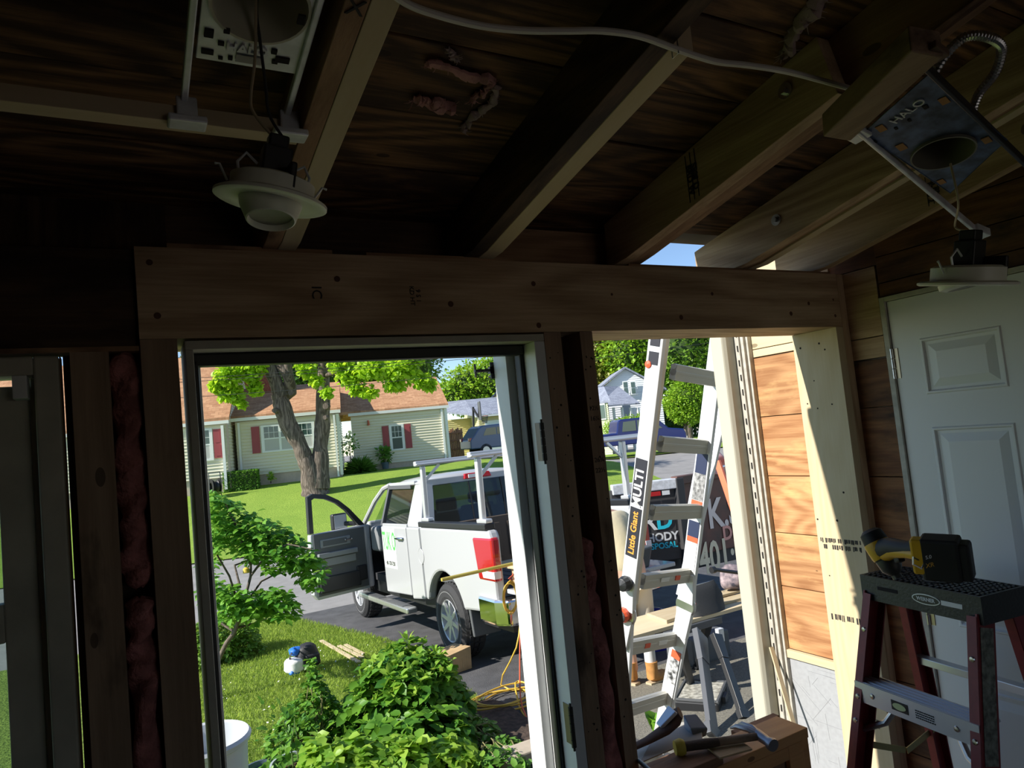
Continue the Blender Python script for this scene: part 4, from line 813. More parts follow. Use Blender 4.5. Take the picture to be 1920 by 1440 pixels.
def txr(body, size, m, px, py, **k):
    p = onY(px, py, 6.95); s_ = (Vector((p.x, p.y))-P1).length; place_text('painted_lettering', body, size, m, on_seg(P1, P2, s_, p.z, .01), red, **k)
txr('K.S', .54, M_lwhite, 1358, 962, bold=.012, sx=.78); txr('DISP', .26, M_lpink, 1380, 997, bold=.008, sx=.9); txr('401·', .56, M_lcream, 1348, 1045, bold=.012, sx=.64)
# orange ladder leaning on the trailer
ol = thing('extension_ladder', 'orange fibreglass ladder leaning behind the silver ladder', 'ladder', gz(onY(1420, 1060, 6.4), 0))
M_or = mat('orange_fibreglass', (.80, .20, .10), .45)
for k in (0, 1):
    off = Vector((.36*k, .15*k, 0)); mb = MB(); mb.beam(dep(1345, 865, 8.2)+off, dep(1432, 1120, 7.6)+off, .035, .085, up=(0, -1, .3)); mb.build('rail', M_or, ol, world=True, bevel=.004)
for t in lin(.05, .95, 6):
    a = dep(1345, 865, 8.2).lerp(dep(1432, 1120, 7.6), t); mb = MB(); mb.cyl(a, a+Vector((.36, .15, 0)), .016, n=10); mb.build('rung', M_alum, ol, world=True)
lump('safety_bag', 'orange and white bag on top of the trailer', 'bag', (6.86, 6.93, 1.03), (.20, .13, .18), mat('orange_cloth', (.75, .12, .05), .8, var=.7, vscale=5, col2=(.6, .6, .62)), 9, .2)
# ---------------- neighbouring house ----------------
M_sid = mat('beige_vinyl_siding', (.74, .70, .54), .6); M_trimw = mat('white_trim', (.80, .82, .80), .5); M_found = mat('pink_grey_foundation', (.56, .46, .38), .9, var=.15)
M_burg = mat('burgundy_shutter', (.34, .06, .07), .55); M_dglass = mat('window_pane_dark', (.05, .09, .08), .08, spec=.9); M_curt = mat('sheer_curtain', (.5, .5, .48), .8)
def shinglemat(name, c1, c2, c3, sc=1.0):
    m, t, b = newmat(name); N = t.nodes.new; L = t.links.new; tc = N('ShaderNodeTexCoord'); mp = N('ShaderNodeMapping'); mp.inputs['Rotation'].default_value = (0, 0, R_(16)); L(tc.outputs['Object'], mp.inputs[0])
    br = N('ShaderNodeTexBrick'); br.inputs['Scale'].default_value = 3.2*sc; br.inputs['Mortar Size'].default_value = .012; br.inputs['Color1'].default_value = (*c1, 1); br.inputs['Color2'].default_value = (*c2, 1); br.inputs['Mortar'].default_value = (*c3, 1); br.inputs['Brick Width'].default_value = .9; br.inputs['Row Height'].default_value = .42; L(mp.outputs[0], br.inputs['Vector'])
    n = N('ShaderNodeTexNoise'); n.inputs['Scale'].default_value = 9; n.inputs['Detail'].default_value = 6; L(tc.outputs['Object'], n.inputs[0]); hs = N('ShaderNodeHueSaturation'); mr = N('ShaderNodeMapRange'); mr.inputs[3].default_value = .7; mr.inputs[4].default_value = 1.3; L(n.outputs[0], mr.inputs[0]); L(mr.outputs[0], hs.inputs['Value']); L(br.outputs[0], hs.inputs['Color']); L(hs.outputs[0], b.inputs['Base Color']); b.inputs['Roughness'].default_value = .95; b.inputs['Specular IOR Level'].default_value = .1
    return m
M_shin = shinglemat('tan_orange_shingles', (.52, .30, .17), (.38, .20, .11), (.25, .14, .08))
M_gshin = shinglemat('grey_shingles', (.30, .33, .40), (.22, .24, .30), (.12, .13, .16))
def siding(mb, a, b, z0, z1, lap=.125, m=0):
    a = Vector(a); b = Vector(b); d = (b-a).normalized(); n = Vector((d.y, -d.x, 0)); z = z0
    while z < z1-.01:
        zt = min(z+lap, z1); mb.add([a+n*.04+Vector((0, 0, z)), b+n*.04+Vector((0, 0, z)), b+Vector((0, 0, zt)), a+Vector((0, 0, zt)), a+Vector((0, 0, z)), b+Vector((0, 0, z))], [(0, 1, 2, 3), (4, 5, 1, 0)], m); z = zt
def gable(mb, a, b, z0, zr, lap=.105, m=0, apex=.5):
    a = Vector(a); b = Vector(b); z = z0; d = (b-a); n = Vector((d.y, -d.x, 0)).normalized()
    def pt(z_, e): 
        t = (z_-z0)/(zr-z0); return a+d*(t*apex) if e == 0 else b-d*(t*(1-apex))
    while z < zr-.02:
        zt = min(z+lap, zr); mb.add([pt(z, 0)+n*.018+Vector((0, 0, z)), pt(z, 1)+n*.018+Vector((0, 0, z)), pt(zt, 1)+Vector((0, 0, zt)), pt(zt, 0)+Vector((0, 0, zt))], [(0, 1, 2, 3)], m); z = zt
hs_ = thing('neighbor_house', 'long beige sided single storey house with tan roof and burgundy shutters', 'house', tuple(uv(0, 32, .6)))
def hp(mb, name, m, par=hs_, **k): return mb.build(name, m, par, world=True, **k)
def roofslab(name, u0, u1, v0, z0, v1, z1, m, par, th=.12, back=None):
    mb = MB(); mb.hexa([uv(u0, v0, z0), uv(u1, v0, z0), uv(u1, v1, z1), uv(u0, v1, z1), uv(u0, v0, z0+th), uv(u1, v0, z0+th), uv(u1, v1, z1+th), uv(u0, v1, z1+th)])
    if back: mb.hexa([uv(u0, v1, z1), uv(u1, v1, z1), uv(u1, back, z0), uv(u0, back, z0), uv(u0, v1, z1+th), uv(u1, v1, z1+th), uv(u1, back, z0+th), uv(u0, back, z0+th)])
    return mb.build(name, m, par, world=True)
def block(u0, u1, v, vb, z0, zf, ze, par=hs_, m=M_sid, left=True, right=True):
    mb = MB(); siding(mb, uv(u0, v), uv(u1, v), zf, ze)
    if right: siding(mb, uv(u1, v), uv(u1, vb), zf, ze)
    if left: siding(mb, uv(u0, vb), uv(u0, v), zf, ze)
    mb.build('siding_wall', m, par, world=True)
    mb = MB(); mb.hexa([uv(u0+.02, v+.02, z0-.4), uv(u1-.02, v+.02, z0-.4), uv(u1-.02, vb, z0-.4), uv(u0+.02, vb, z0-.4), uv(u0+.02, v+.02, zf), uv(u1-.02, v+.02, zf), uv(u1-.02, vb, zf), uv(u0+.02, vb, zf)]); mb.build('foundation', M_found, par, world=True)
def bar(name, u0, u1, v0, v1, z0, z1, m, par=hs_):
    mb = MB(); mb.hexa([uv(u0, v0, z0), uv(u1, v0, z0), uv(u1, v1, z0), uv(u0, v1, z0), uv(u0, v0, z1), uv(u1, v0, z1), uv(u1, v1, z1), uv(u0, v1, z1)])
    return mb.build(name, m, par, world=True)
# centre block
block(-4.45, -.40, 30, 38, .60, 1.05, 3.25)
roofslab('roof', -4.6, -.28, 29.93, 3.36, 34.2, 4.85, M_shin, hs_, back=38.4)
mb = MB(); gable(mb, uv(-.40, 29.8), uv(-.40, 38.2), 3.25, 4.85); mb.build('gable_wall', M_sid, hs_, world=True)
bar('gutter', -4.65, -.30, 29.86, 29.94, 3.27, 3.40, M_trimw); bar('corner_trim', -.50, -.38, 29.96, 30.0, .7, 3.24, M_trimw)
bar('downspout', -.62, -.54, 29.88, 29.95, .65, 3.2, M_trimw); bar('downspout', -4.36, -4.28, 29.88, 29.95, 1.15, 3.2, M_trimw); bar('electric_meter', -4.32, -4.14, 29.84, 29.96, 1.0, 1.28, mat('meter_grey', (.5, .52, .52), .5))
# left block (taller roof)
block(-14, -4.62, 29, 38, .60, 1.12, 3.18); roofslab('roof', -14.2, -4.50, 28.93, 3.30, 33.2, 6.35, M_shin, hs_, back=38.2)
mb = MB(); gable(mb, uv(-4.62, 29), uv(-4.62, 37.6), 3.1, 6.3); mb.build('gable_wall', M_sid, hs_, world=True)
bar('gutter', -14.2, -4.52, 28.86, 28.94, 3.18, 3.31, M_trimw); bar('downspout', -4.82, -4.72, 28.86, 28.95, .65, 3.12, M_trimw); bar('corner_trim', -4.64, -4.58, 28.95, 29.05, .65, 3.15, M_found)
# right wing
block(.10, 4.52, 33, 40, .85, .90, 3.20, left=False); roofslab('roof', -.6, 4.65, 32.93, 3.30, 36.6, 4.95, M_shin, hs_, back=40.6)
mb = MB(); gable(mb, uv(4.52, 32.8), uv(4.52, 40.2), 3.2, 4.9); mb.build('gable_wall', M_sid, hs_, world=True)
bar('gutter', .0, 4.66, 32.86, 32.94, 3.21, 3.34, M_trimw); bar('downspout', 4.26, 4.35, 32.9, 32.97, .85, 3.18, M_trimw); bar('corner_trim', 4.44, 4.56, 32.95, 33.05, .85, 3.2, M_trimw)
def hwin(u0, u1, v, z0, z1, n=1, par=hs_, curt=True):
    fr = MB()
    def fb(a, b, c, d, o=.05): fr.hexa([uv(a, v-o, c), uv(b, v-o, c), uv(b, v+.02, c), uv(a, v+.02, c), uv(a, v-o, d), uv(b, v-o, d), uv(b, v+.02, d), uv(a, v+.02, d)])
    w = (u1-u0)/n
    fb(u0-.07, u1+.07, z1, z1+.07); fb(u0-.07, u1+.07, z0-.07, z0)
    for k in range(n+1): fb(u0+w*k-.07 if k == 0 else u0+w*k-.045, u0+w*k+.07 if k == n else u0+w*k+.045, z0, z1)
    zm = (z0+z1)/2
    for k in range(n):
        a, b = u0+w*k+.03, u0+w*(k+1)-.03; fb(a, b, zm-.025, zm+.025, .035)
        for q in (1, 2): fb(a+(b-a)*q/3-.008, a+(b-a)*q/3+.008, zm, z1, .03)
        fb(a, b, (zm+z1)/2-.008, (zm+z1)/2+.008, .03)
    f_ = fr.build('window', M_trimw, par, world=True)
    g = MB(); g.hexa([uv(u0, v-.022, z0), uv(u1, v-.022, z0), uv(u1, v-.020, z0), uv(u0, v-.020, z0), uv(u0, v-.022, z1), uv(u1, v-.022, z1), uv(u1, v-.020, z1), uv(u0, v-.020, z1)]); g.build('pane', M_dglass, par, world=True)
    if curt:
        g = MB(); g.hexa([uv(u0, v-.026, z0), uv(u1, v-.026, z0), uv(u1, v-.023, z0), uv(u0, v-.023, z0), uv(u0, v-.026, zm), uv(u1, v-.026, zm), uv(u1, v-.023, zm), uv(u0, v-.023, zm)]); g.build('curtain', M_curt, par, world=True)
def shutter(u0, u1, v, z0, z1):
    mb = MB(); mb.hexa([uv(u0, v-.05, z0), uv(u1, v-.05, z0), uv(u1, v, z0), uv(u0, v, z0), uv(u0, v-.05, z1), uv(u1, v-.05, z1), uv(u1, v, z1), uv(u0, v, z1)])
    for k in range(2):
        a = z0+.08+(z1-z0-.08)*k/2; b = a+(z1-z0)/2-.14; mb.hexa([uv(u0+.06, v-.06, a), uv(u1-.06, v-.06, a), uv(u1-.06, v-.05, a), uv(u0+.06, v-.05, a), uv(u0+.06, v-.06, b), uv(u1-.06, v-.06, b), uv(u1-.06, v-.05, b), uv(u0+.06, v-.05, b)])
    mb.build('shutter', M_burg, hs_, world=True)
hwin(-3.42, -1.46, 29.98, 1.98, 2.95, 3); shutter(-3.86, -3.55, 29.98, 1.92, 3.0); shutter(-1.33, -1.02, 29.98, 1.92, 3.0)
hwin(-5.95, -5.22, 28.98, 1.88, 2.98); shutter(-5.12, -4.82, 28.98, 1.88, 3.0)
hwin(1.86, 2.40, 32.98, 1.52, 2.58, curt=False); shutter(1.47, 1.76, 32.98, 1.5, 2.62); shutter(2.50, 2.80, 32.98, 1.5, 2.62)
# side door and window in the return wall
for (va, vb_, z0, z1, nm, m_) in ((30.35, 30.85, 2.1, 2.95, 'side_window', M_trimw), (31.4, 32.3, .95, 2.95, 'side_door', M_trimw)):
    mb = MB(); q = lambda v_, o, z: uv(-.40+o, v_, z); mb.hexa([q(va, .02, z0), q(vb_, .02, z0), q(vb_, .06, z0), q(va, .06, z0), q(va, .02, z1), q(vb_, .02, z1), q(vb_, .06, z1), q(va, .06, z1)]); o = mb.build(nm, m_, hs_, world=True)
    mb = MB(); mb.hexa([q(va+.1, .06, z0+.12), q(vb_-.1, .06, z0+.12), q(vb_-.1, .065, z0+.12), q(va+.1, .065, z0+.12), q(va+.1, .06, z1-.1), q(vb_-.1, .06, z1-.1), q(vb_-.1, .065, z1-.1), q(va+.1, .065, z1-.1)]); mb.build('pane', M_dglass, hs_, world=True)
mb = MB(); c = uv(.88, 32.9, 2.72); mb.cyl(c, c+Vector((0, 0, .2)), .06, .04, n=10); mb.box((c.x-.03, c.y, c.z+.18), (c.x+.03, c.y+.1, c.z+.24)); mb.build('wall_lantern', mat('copper', (.45, .12, .06), .4, .6), hs_, world=True)
bar('front_step', .12, .9, 32.1, 32.95, .5, .95, mat('concrete_step', (.5, .48, .45), .9))
M_brick = mat('red_brick', (.32, .10, .06), .9, var=.4, vscale=14)
mb = MB(); a, b = -3.95, -3.1
mb.hexa([uv(a, 33.2, 4.2), uv(b, 33.2, 4.2), uv(b, 34.0, 4.2), uv(a, 34.0, 4.2), uv(a, 33.2, 5.9), uv(b, 33.2, 5.9), uv(b, 34.0, 5.9), uv(a, 34.0, 5.9)])
mb.build('chimney', M_brick, hs_, world=True)

# garage with grey roof
ga = thing('garage', 'yellow sided garage with grey roof and a white door, behind the parked blue car', 'garage', tuple(dep(890, 850, 46)))
def dp(px, py, D): return dep(px, py, D)
o_ = dep(842, 868, 46); ax = Vector((.97, -.24, 0)); ay = Vector((.24, .97, 0)); GZ = .45
def gq(u, v, z): return Vector((o_.x, o_.y, 0))+ax*u+ay*v+Vector((0, 0, z))
M_yel = mat('pale_yellow_siding', (.70, .62, .32), .6)
mb = MB()
siding(mb, gq(1.75, -2.2, 0), gq(5.2, -2.2, 0), GZ-.3, 3.0); siding(mb, gq(1.75, 2.5, 0), gq(1.75, -2.2, 0), GZ-.3, 3.0); siding(mb, gq(5.2, -2.2, 0), gq(5.2, 2.5, 0), GZ-.3, 3.0)
siding(mb, gq(-.3, 0, 0), gq(1.75, 0, 0), GZ-.3, 3.0); gable(mb, gq(1.75, 2.5, 0), gq(1.75, -2.2, 0), 3.0, 4.1)
mb.build('siding_wall', M_yel, ga, world=True)
mb = MB(); mb.hexa([gq(-.6, -.3, 3.7), gq(1.6, -2.45, 3.0), gq(5.4, -2.45, 3.0), gq(5.4, -2.3, 3.0), gq(.0, 2.6, 4.2), gq(.8, 1.2, 4.2), gq(5.4, 1.2, 4.2), gq(5.4, 2.6, 4.1)]) if 0 else None
mb.hexa([gq(1.5, -2.5, 2.98), gq(5.4, -2.5, 2.98), gq(5.4, .2, 4.15), gq(1.5, .2, 4.15), gq(1.5, -2.5, 3.08), gq(5.4, -2.5, 3.08), gq(5.4, .2, 4.25), gq(1.5, .2, 4.25)])
mb.hexa([gq(-.5, -.2, 3.55), gq(1.5, -2.4, 3.02), gq(1.5, .2, 4.15), gq(-.5, 1.2, 4.15), gq(-.5, -.2, 3.65), gq(1.5, -2.4, 3.12), gq(1.5, .2, 4.25), gq(-.5, 1.2, 4.25)])
mb.build('roof', M_gshin, ga, world=True)
mb = MB(); mb.hexa([gq(2.15, -2.26, GZ), gq(4.2, -2.26, GZ), gq(4.2, -2.22, GZ), gq(2.15, -2.22, GZ), gq(2.15, -2.26, 2.55), gq(4.2, -2.26, 2.55), gq(4.2, -2.22, 2.55), gq(2.15, -2.22, 2.55)]); mb.build('garage_door', mat('garage_white', (.74, .80, .88), .5), ga, world=True)
mb = MB(); mb.beam(gq(2.1, -2.28, 2.6), gq(4.25, -2.28, 2.6), .05, .1); mb.beam(gq(1.5, -2.55, 2.98), gq(5.4, -2.55, 2.98), .1, .12); mb.build('door_trim', M_trimw, ga, world=True)
yh = thing('yellow_house', 'yellow gabled house showing behind the garage roof', 'house', tuple(dep(980, 850, 52)))
a, b = dep(905, 790, 53), dep(1060, 770, 53); mb = MB(); siding(mb, (a.x, a.y, 0), (b.x, b.y, 0), .3, 3.6, .15); gable(mb, (a.x, a.y, 0), (b.x, b.y, 0), 3.6, 6.4, .15); mb.build('siding_wall', mat('warm_yellow_siding', (.80, .66, .34), .6), yh, world=True)
mb = MB(); n = (b-a).normalized(); m_ = (a+b)/2; bk = Vector((-n.y, n.x, 0))*5
for (p, q) in ((a-n*.3, m_), (b+n*.3, m_)): 
    p0 = Vector((p.x, p.y, 3.5)); q0 = Vector((q.x, q.y, 6.5)); f_ = Vector((n.y, -n.x, 0))*.3; mb.add([p0+f_, q0+f_, q0+bk, p0+bk, p0+f_+Vector((0, 0, .12)), q0+f_+Vector((0, 0, .12)), q0+bk+Vector((0, 0, .12)), p0+bk+Vector((0, 0, .12))], [(0, 1, 2, 3), (7, 6, 5, 4), (0, 4, 5, 1), (1, 5, 6, 2), (2, 6, 7, 3), (3, 7, 4, 0)])
mb.build('roof', M_gshin, yh, world=True)
# white house, green house
M_wh = mat('white_clapboard', (.74, .76, .78), .6)
wh = thing('white_house', 'white gabled house with grey roof and twin upper windows, seen through the opening', 'house', tuple(dep(1170, 800, 52)))
D = 52; base = lambda px, z=0, D=D: (lambda p: Vector((p.x, p.y, z)))(dep(px, 790, D))
a, b = base(1118), base(1246); zE, zR = dep(1180, 735, D).z, dep(1180, 690, D).z
mb = MB(); siding(mb, a, b, -.2, zE, .16); gable(mb, a, b, zE, zR, .16); nn = (b-a).normalized(); bk = Vector((-nn.y, nn.x, 0))*7; siding(mb, b, b+bk, -.2, zE, .16); siding(mb, a+bk, a, -.2, zE, .16)
mb.build('siding_wall', M_wh, wh, world=True)
def gableroof(a, b, zE, zR, bk, m, par, fo=.3):
    mb = MB(); n = (b-a).normalized(); mid = (a+b)/2; f_ = -bk.normalized()*fo
    for p in (a-n*.35, b+n*.35):
        p0 = Vector((p.x, p.y, zE-.12)); q0 = Vector((mid.x, mid.y, zR)); t = Vector((0, 0, .14)); mb.add([p0+f_, q0+f_, q0+bk, p0+bk, p0+f_+t, q0+f_+t, q0+bk+t, p0+bk+t], [(0, 1, 2, 3), (7, 6, 5, 4), (0, 4, 5, 1), (1, 5, 6, 2), (2, 6, 7, 3), (3, 7, 4, 0)])
    return mb.build('roof', m, par, world=True)
gableroof(a, b, zE, zR, bk, M_gshin, wh)
for px in (1173, 1187):
    p = dep(px, 727, D-.1); mb = MB(); mb.beam(p+Vector((0, 0, -.5)), p+Vector((0, 0, .5)), .38, .06, up=(nn.y, -nn.x, 0)); w = mb.build('window', M_trimw, wh, world=True)
    q = p-bk.normalized()*.05; mb = MB(); mb.beam(q+Vector((0, 0, -.42)), q+Vector((0, 0, -.03)), .28, .03, up=(nn.y, -nn.x, 0)); mb.beam(q+Vector((0, 0, .03)), q+Vector((0, 0, .42)), .28, .03, up=(nn.y, -nn.x, 0)); mb.build('pane', M_dglass, wh, world=True)
pe = [dep(1108, 727, 49), dep(1160, 727, 50.5), dep(1200, 758, 47.5), dep(1120, 764, 47)]
mb = MB(); mb.hexa([pe[3], pe[2], pe[1], pe[0]]+[p+Vector((0, 0, .1)) for p in (pe[3], pe[2], pe[1], pe[0])]); mb.build('porch_roof', M_gshin, wh, world=True)
for px in (1150, 1166, 1182, 1196):
    p = dep(px, 764, 47.6); mb = MB(); mb.beam(Vector((p.x, p.y, -.3)), p, .14, .14, up=(0, 1, 0)); mb.build('porch_post', M_trimw, wh, world=True)
p = dep(1176, 778, 51.8); mb = MB(); mb.beam(p+Vector((0, 0, -.9)), p+Vector((0, 0, .8)), .6, .08, up=(nn.y, -nn.x, 0)); mb.build('front_door', mat('dark_house_door', (.06, .09, .13), .5), wh, world=True)
gh = thing('green_house', 'pale green sided house at the left edge of the ladder opening', 'house', tuple(dep(1120, 800, 44)))
a, b = base(1085, 0, 45), base(1143, 0, 43); mb = MB(); siding(mb, a, b, -.3, 3.0, .12); nn = (b-a).normalized(); bk = Vector((F.x, F.y, 0)).normalized()*4; siding(mb, b, b+bk, -.3, 3.0, .12); mb.build('siding_wall', mat('pale_green_siding', (.52, .60, .34), .6), gh, world=True)
mb = MB(); q0, q1 = a-nn*.2+Vector((0, 0, 3.0)), b+nn*.2+Vector((0, 0, 3.0)); h_ = Vector((0, 0, 1.0)); mb.hexa([q0-bk*.04, q1-bk*.04, q1+bk*.5+h_, q0+bk*.5+h_]+[p+Vector((0, 0, .12)) for p in (q0-bk*.04, q1-bk*.04, q1+bk*.5+h_, q0+bk*.5+h_)]); mb.build('roof', M_gshin, gh, world=True)
p = dep(1130, 772, 43.3); mb = MB(); mb.beam(p+Vector((0, 0, -.5)), p+Vector((0, 0, .5)), .5, .06, up=(nn.y, -nn.x, 0)); mb.build('window', M_trimw, gh, world=True); mb = MB(); p = p-bk.normalized()*.05; mb.beam(p+Vector((0, 0, -.42)), p+Vector((0, 0, .42)), .38, .03, up=(nn.y, -nn.x, 0)); mb.build('pane', M_dglass, gh, world=True)

# ---------------- far vehicles ----------------
def far_car(name, label, pos, rz, L_, H_, W__, col, kind):
    c = thing(name, label, 'car', pos, (0, 0, rz)); m = mat(name+'_paint', col, .3, 0, coat=.25)
    if kind == 'suv': prof = [(0, .45), (.02, .95), (.18, 1.10), (.55, 1.55), (.75, H_), (2.2, H_+.03), (2.9, H_-.12), (3.5, 1.10), (L_-.15, .95), (L_, .6), (L_, .4)]
    else: prof = [(0, .5), (0, 1.15), (1.9, 1.15), (2.02, H_-.1), (2.2, H_), (3.7, H_), (4.1, H_-.1), (4.7, 1.18), (L_-.1, 1.05), (L_, .8), (L_, .5)]
    mb = MB(); mb.prism(prof, lambda a, b, d: (a, d, b), 0, W__); mb.build('body', m, c, bevel=.06)
    gl = MB()
    if kind == 'suv': gp = [[(.75, 1.12), (.95, 1.50), (1.5, 1.52), (1.5, 1.14)], [(1.56, 1.14), (1.56, 1.52), (2.5, 1.50), (3.1, 1.14)]]
    else: gp = [[(2.2, 1.2), (2.3, H_-.15), (2.95, H_-.12), (2.95, 1.2)], [(3.03, 1.2), (3.03, H_-.12), (3.8, H_-.14), (4.35, 1.2)]]
    for g in gp:
        gl = MB(); gl.prism(g, lambda a, b, d: (a, d, b), -.012, W__+.012); gl.build('side_window', M_dglass, c)
    for x in ((.85, L_-.95)):
        for y in (0, W__):
            mb = MB(); s_ = -1 if y == 0 else 1; mb.lathe([(0, .02), (.20, .02), (.21, .0), (.34, .0), (.34, -.22), (0, -.22)], (x, y, .34), (0, s_, 0), 24); w = mb.build('wheel', M_tyre, c); mb = MB(); mb.lathe([(0, .03), (.20, .03), (.20, .0)], (x, y, .34), (0, s_, 0), 16); mb.build('rim', M_steel, w)
    for y in (.05, W__-.35):
        mb = MB(); mb.box((-.02, y, .88), (.22, y+.3, 1.05)); mb.build('tail_lamp', M_red, c, bevel=.02)
    mb = MB(); mb.box((L_-.05, .1, .42), (L_+.08, W__-.1, .68)); mb.build('bumper', M_chrome if kind != 'suv' else m, c, bevel=.03)
    return c
p = dep(884, 848, 37); far_car('sport_utility_car', 'blue grey hatchback car parked in front of the yellow garage', (p.x, p.y, ground_z(p.x, p.y)+.03), -.12, 4.5, 1.66, 1.85, (.10, .15, .28), 'suv')
p = dep(1093, 858, 36); far_car('navy_pickup', 'navy blue pickup parked across the street near the hedge', (p.x, p.y, ground_z(p.x, p.y)+.03), -.42, 5.6, 1.85, 1.95, (.01, .02, .12), 'pick')
# basketball hoop, fence
bh = thing('basketball_hoop', 'black basketball hoop with net standing behind the grey car', 'basketball hoop', tuple(dep(889, 860, 42)))
def bt(name, a, b, r, m): mb = MB(); mb.cyl(a, b, r, n=8); return mb.build(name, m, bh, world=True)
bt('pole', dep(890, 862, 42), dep(887, 763, 42), .07, M_black); bt('arm', dep(887, 765, 42), dep(897, 782, 41.8), .06, M_black); bt('arm', dep(897, 782, 41.8), dep(898, 762, 41.8), .05, M_black)
mb = MB(); a = dep(898, 758, 41.6); mb.beam(a+Vector((0, 0, -.95)), a+Vector((0, 0, .15)), .05, .9, up=(.3, .95, 0)); mb.build('backboard', M_grey, bh, world=True)
mb = MB(); c = dep(908, 780, 41.4); mb.ring([c+Vector((math.cos(t)*.23, math.sin(t)*.23, 0)) for t in lin(0, 2*math.pi*15/16, 16)], .015, 5, closed=True)
mb.build('rim', mat('hoop_red', (.6, .1, .05), .5), bh, world=True); mb = MB()
for k in range(10):
    t = k*2*math.pi/10; mb.cyl(c+Vector((math.cos(t)*.23, math.sin(t)*.23, 0)), c+Vector((math.cos(t+.5)*.12, math.sin(t+.5)*.12, -.42)), .008, n=4)
    mb.cyl(c+Vector((math.cos(t)*.23, math.sin(t)*.23, 0)), c+Vector((math.cos(t-.5)*.12, math.sin(t-.5)*.12, -.42)), .008, n=4)
mb.ring([c+Vector((math.cos(t)*.14, math.sin(t)*.14, -.36)) for t in lin(0, 2*math.pi*11/12, 12)], .008, 4, closed=True); mb.build('net', M_grey, bh, world=True)
mb = MB(); a, b = dep(845, 856, 41), dep(871, 853, 41); z0 = ground_z(a.x, a.y)
for i in range(8):
    p = a.lerp(b, (i+.5)/8); mb.beam((p.x, p.y, z0-.1), (p.x, p.y, z0+1.62+.06*(i % 3)), .095, .03, up=(.2, 1, 0))
for z in (.5, 1.0, 1.45): mb.beam((a.x, a.y-.05, z0+z), (b.x, b.y-.05, z0+z), .04, .08)
tag(mb.build('wood_fence', wood('fence_wood', (.45, .24, .14), (.28, .13, .07), 'Z', knots=.2)), 'short reddish wooden fence between the house and the garage', 'fence')
# power lines
for i, (y0, y1, lb) in enumerate(((661, 659, 'topmost overhead wire across the sky'), (667, 664, 'second overhead wire across the sky'), (696, 692, 'lower overhead wire crossing in front of the far trees'))):
    A = dep(300, y0+52, 24); B = dep(1400, y1-60, 24); mb = MB(); mb.ring([A.lerp(B, t)+Vector((0, 0, -.25*4*t*(1-t))) for t in lin(0, 1, 16)], .009, 5); tag(mb.build('overhead_wire', M_black), lb, 'wire')

# ---------------- vegetation ----------------
LEAF = np.array([(0, 0, 0), (.28, .26, .05), (.30, .62, .06), (0, 1, -.10), (-.30, .62, .06), (-.28, .26, .05), (0, .35, -.03), (0, .68, -.02)], float)
LF = [(0, 1, 6), (6, 1, 2, 7), (7, 2, 3), (0, 6, 5), (6, 7, 4, 5), (7, 3, 4)]
SIMPLE = np.array([(0, 0, 0), (.36, .45, .06), (0, 1, -.05), (-.36, .45, .06)], float); SF = [(0, 1, 2), (0, 2, 3)]
def leaves(name, P, Dn, size, m, parent=None, wide=1.0, simple=False, size_var=.35, up=.5):
    """P: positions (n,3); Dn: directions of the leaf blades (n,3)"""
    P = np.asarray(P, float); Dn = np.asarray(Dn, float); n = len(P); Dn = Dn/np.linalg.norm(Dn, axis=1)[:, None]
    upv = RNG.normal(0, .35, (n, 3)); upv[:, 2] += up*2
    X = np.cross(Dn, upv); X /= np.linalg.norm(X, axis=1)[:, None]; Z = np.cross(X, Dn)
    T_ = SIMPLE if simple else LEAF; FF = SF if simple else LF; k = len(T_)
    s_ = size*(1+RNG.uniform(-size_var, size_var, n))
    V = (P[:, None, :] + s_[:, None, None]*(T_[None, :, 0:1]*wide*X[:, None, :] + T_[None, :, 1:2]*Dn[:, None, :] + T_[None, :, 2:3]*Z[:, None, :])).reshape(-1, 3)
    if parent is not None: V = V - np.array(parent.location)
    me = bpy.data.meshes.new(name); loops = []; starts = []; tot = 0
    base_l = [i for f in FF for i in f]; cnt = [len(f) for f in FF]; L_ = len(base_l)
    li = (np.array(base_l)[None, :] + (np.arange(n)*k)[:, None]).reshape(-1)
    st = np.concatenate([[0], np.cumsum(cnt)[:-1]]); ls = (st[None, :] + (np.arange(n)*L_)[:, None]).reshape(-1)
    me.vertices.add(len(V)); me.vertices.foreach_set('co', V.reshape(-1)); me.loops.add(len(li)); me.loops.foreach_set('vertex_index', li)
    me.polygons.add(len(ls)); me.polygons.foreach_set('loop_start', ls); me.polygons.foreach_set('loop_total', np.tile(cnt, n)); me.update(calc_edges=True); me.validate()
    me.materials.append(m); o = bpy.data.objects.new(name, me); C.objects.link(o)
    if parent is not None: o.parent = parent
    return o
def rosettes(tips, per, spread=1.0, up=.45):
    P = []; Dd = []
    for t, nrm in tips:
        nrm = np.asarray(nrm, float); nrm = nrm/np.linalg.norm(nrm); a0 = RNG.uniform(0, 6)
        e1 = np.cross(nrm, (0.3, .1, 1)); e1 /= np.linalg.norm(e1); e2 = np.cross(nrm, e1)
        for k in range(per):
            a = a0+k*2*math.pi/per+RNG.uniform(-.3, .3); d = (e1*math.cos(a)+e2*math.sin(a))*spread+nrm*RNG.uniform(-.1, up); P.append(np.asarray(t, float)+RNG.normal(0, .01, 3)); Dd.append(d)
    return P, Dd
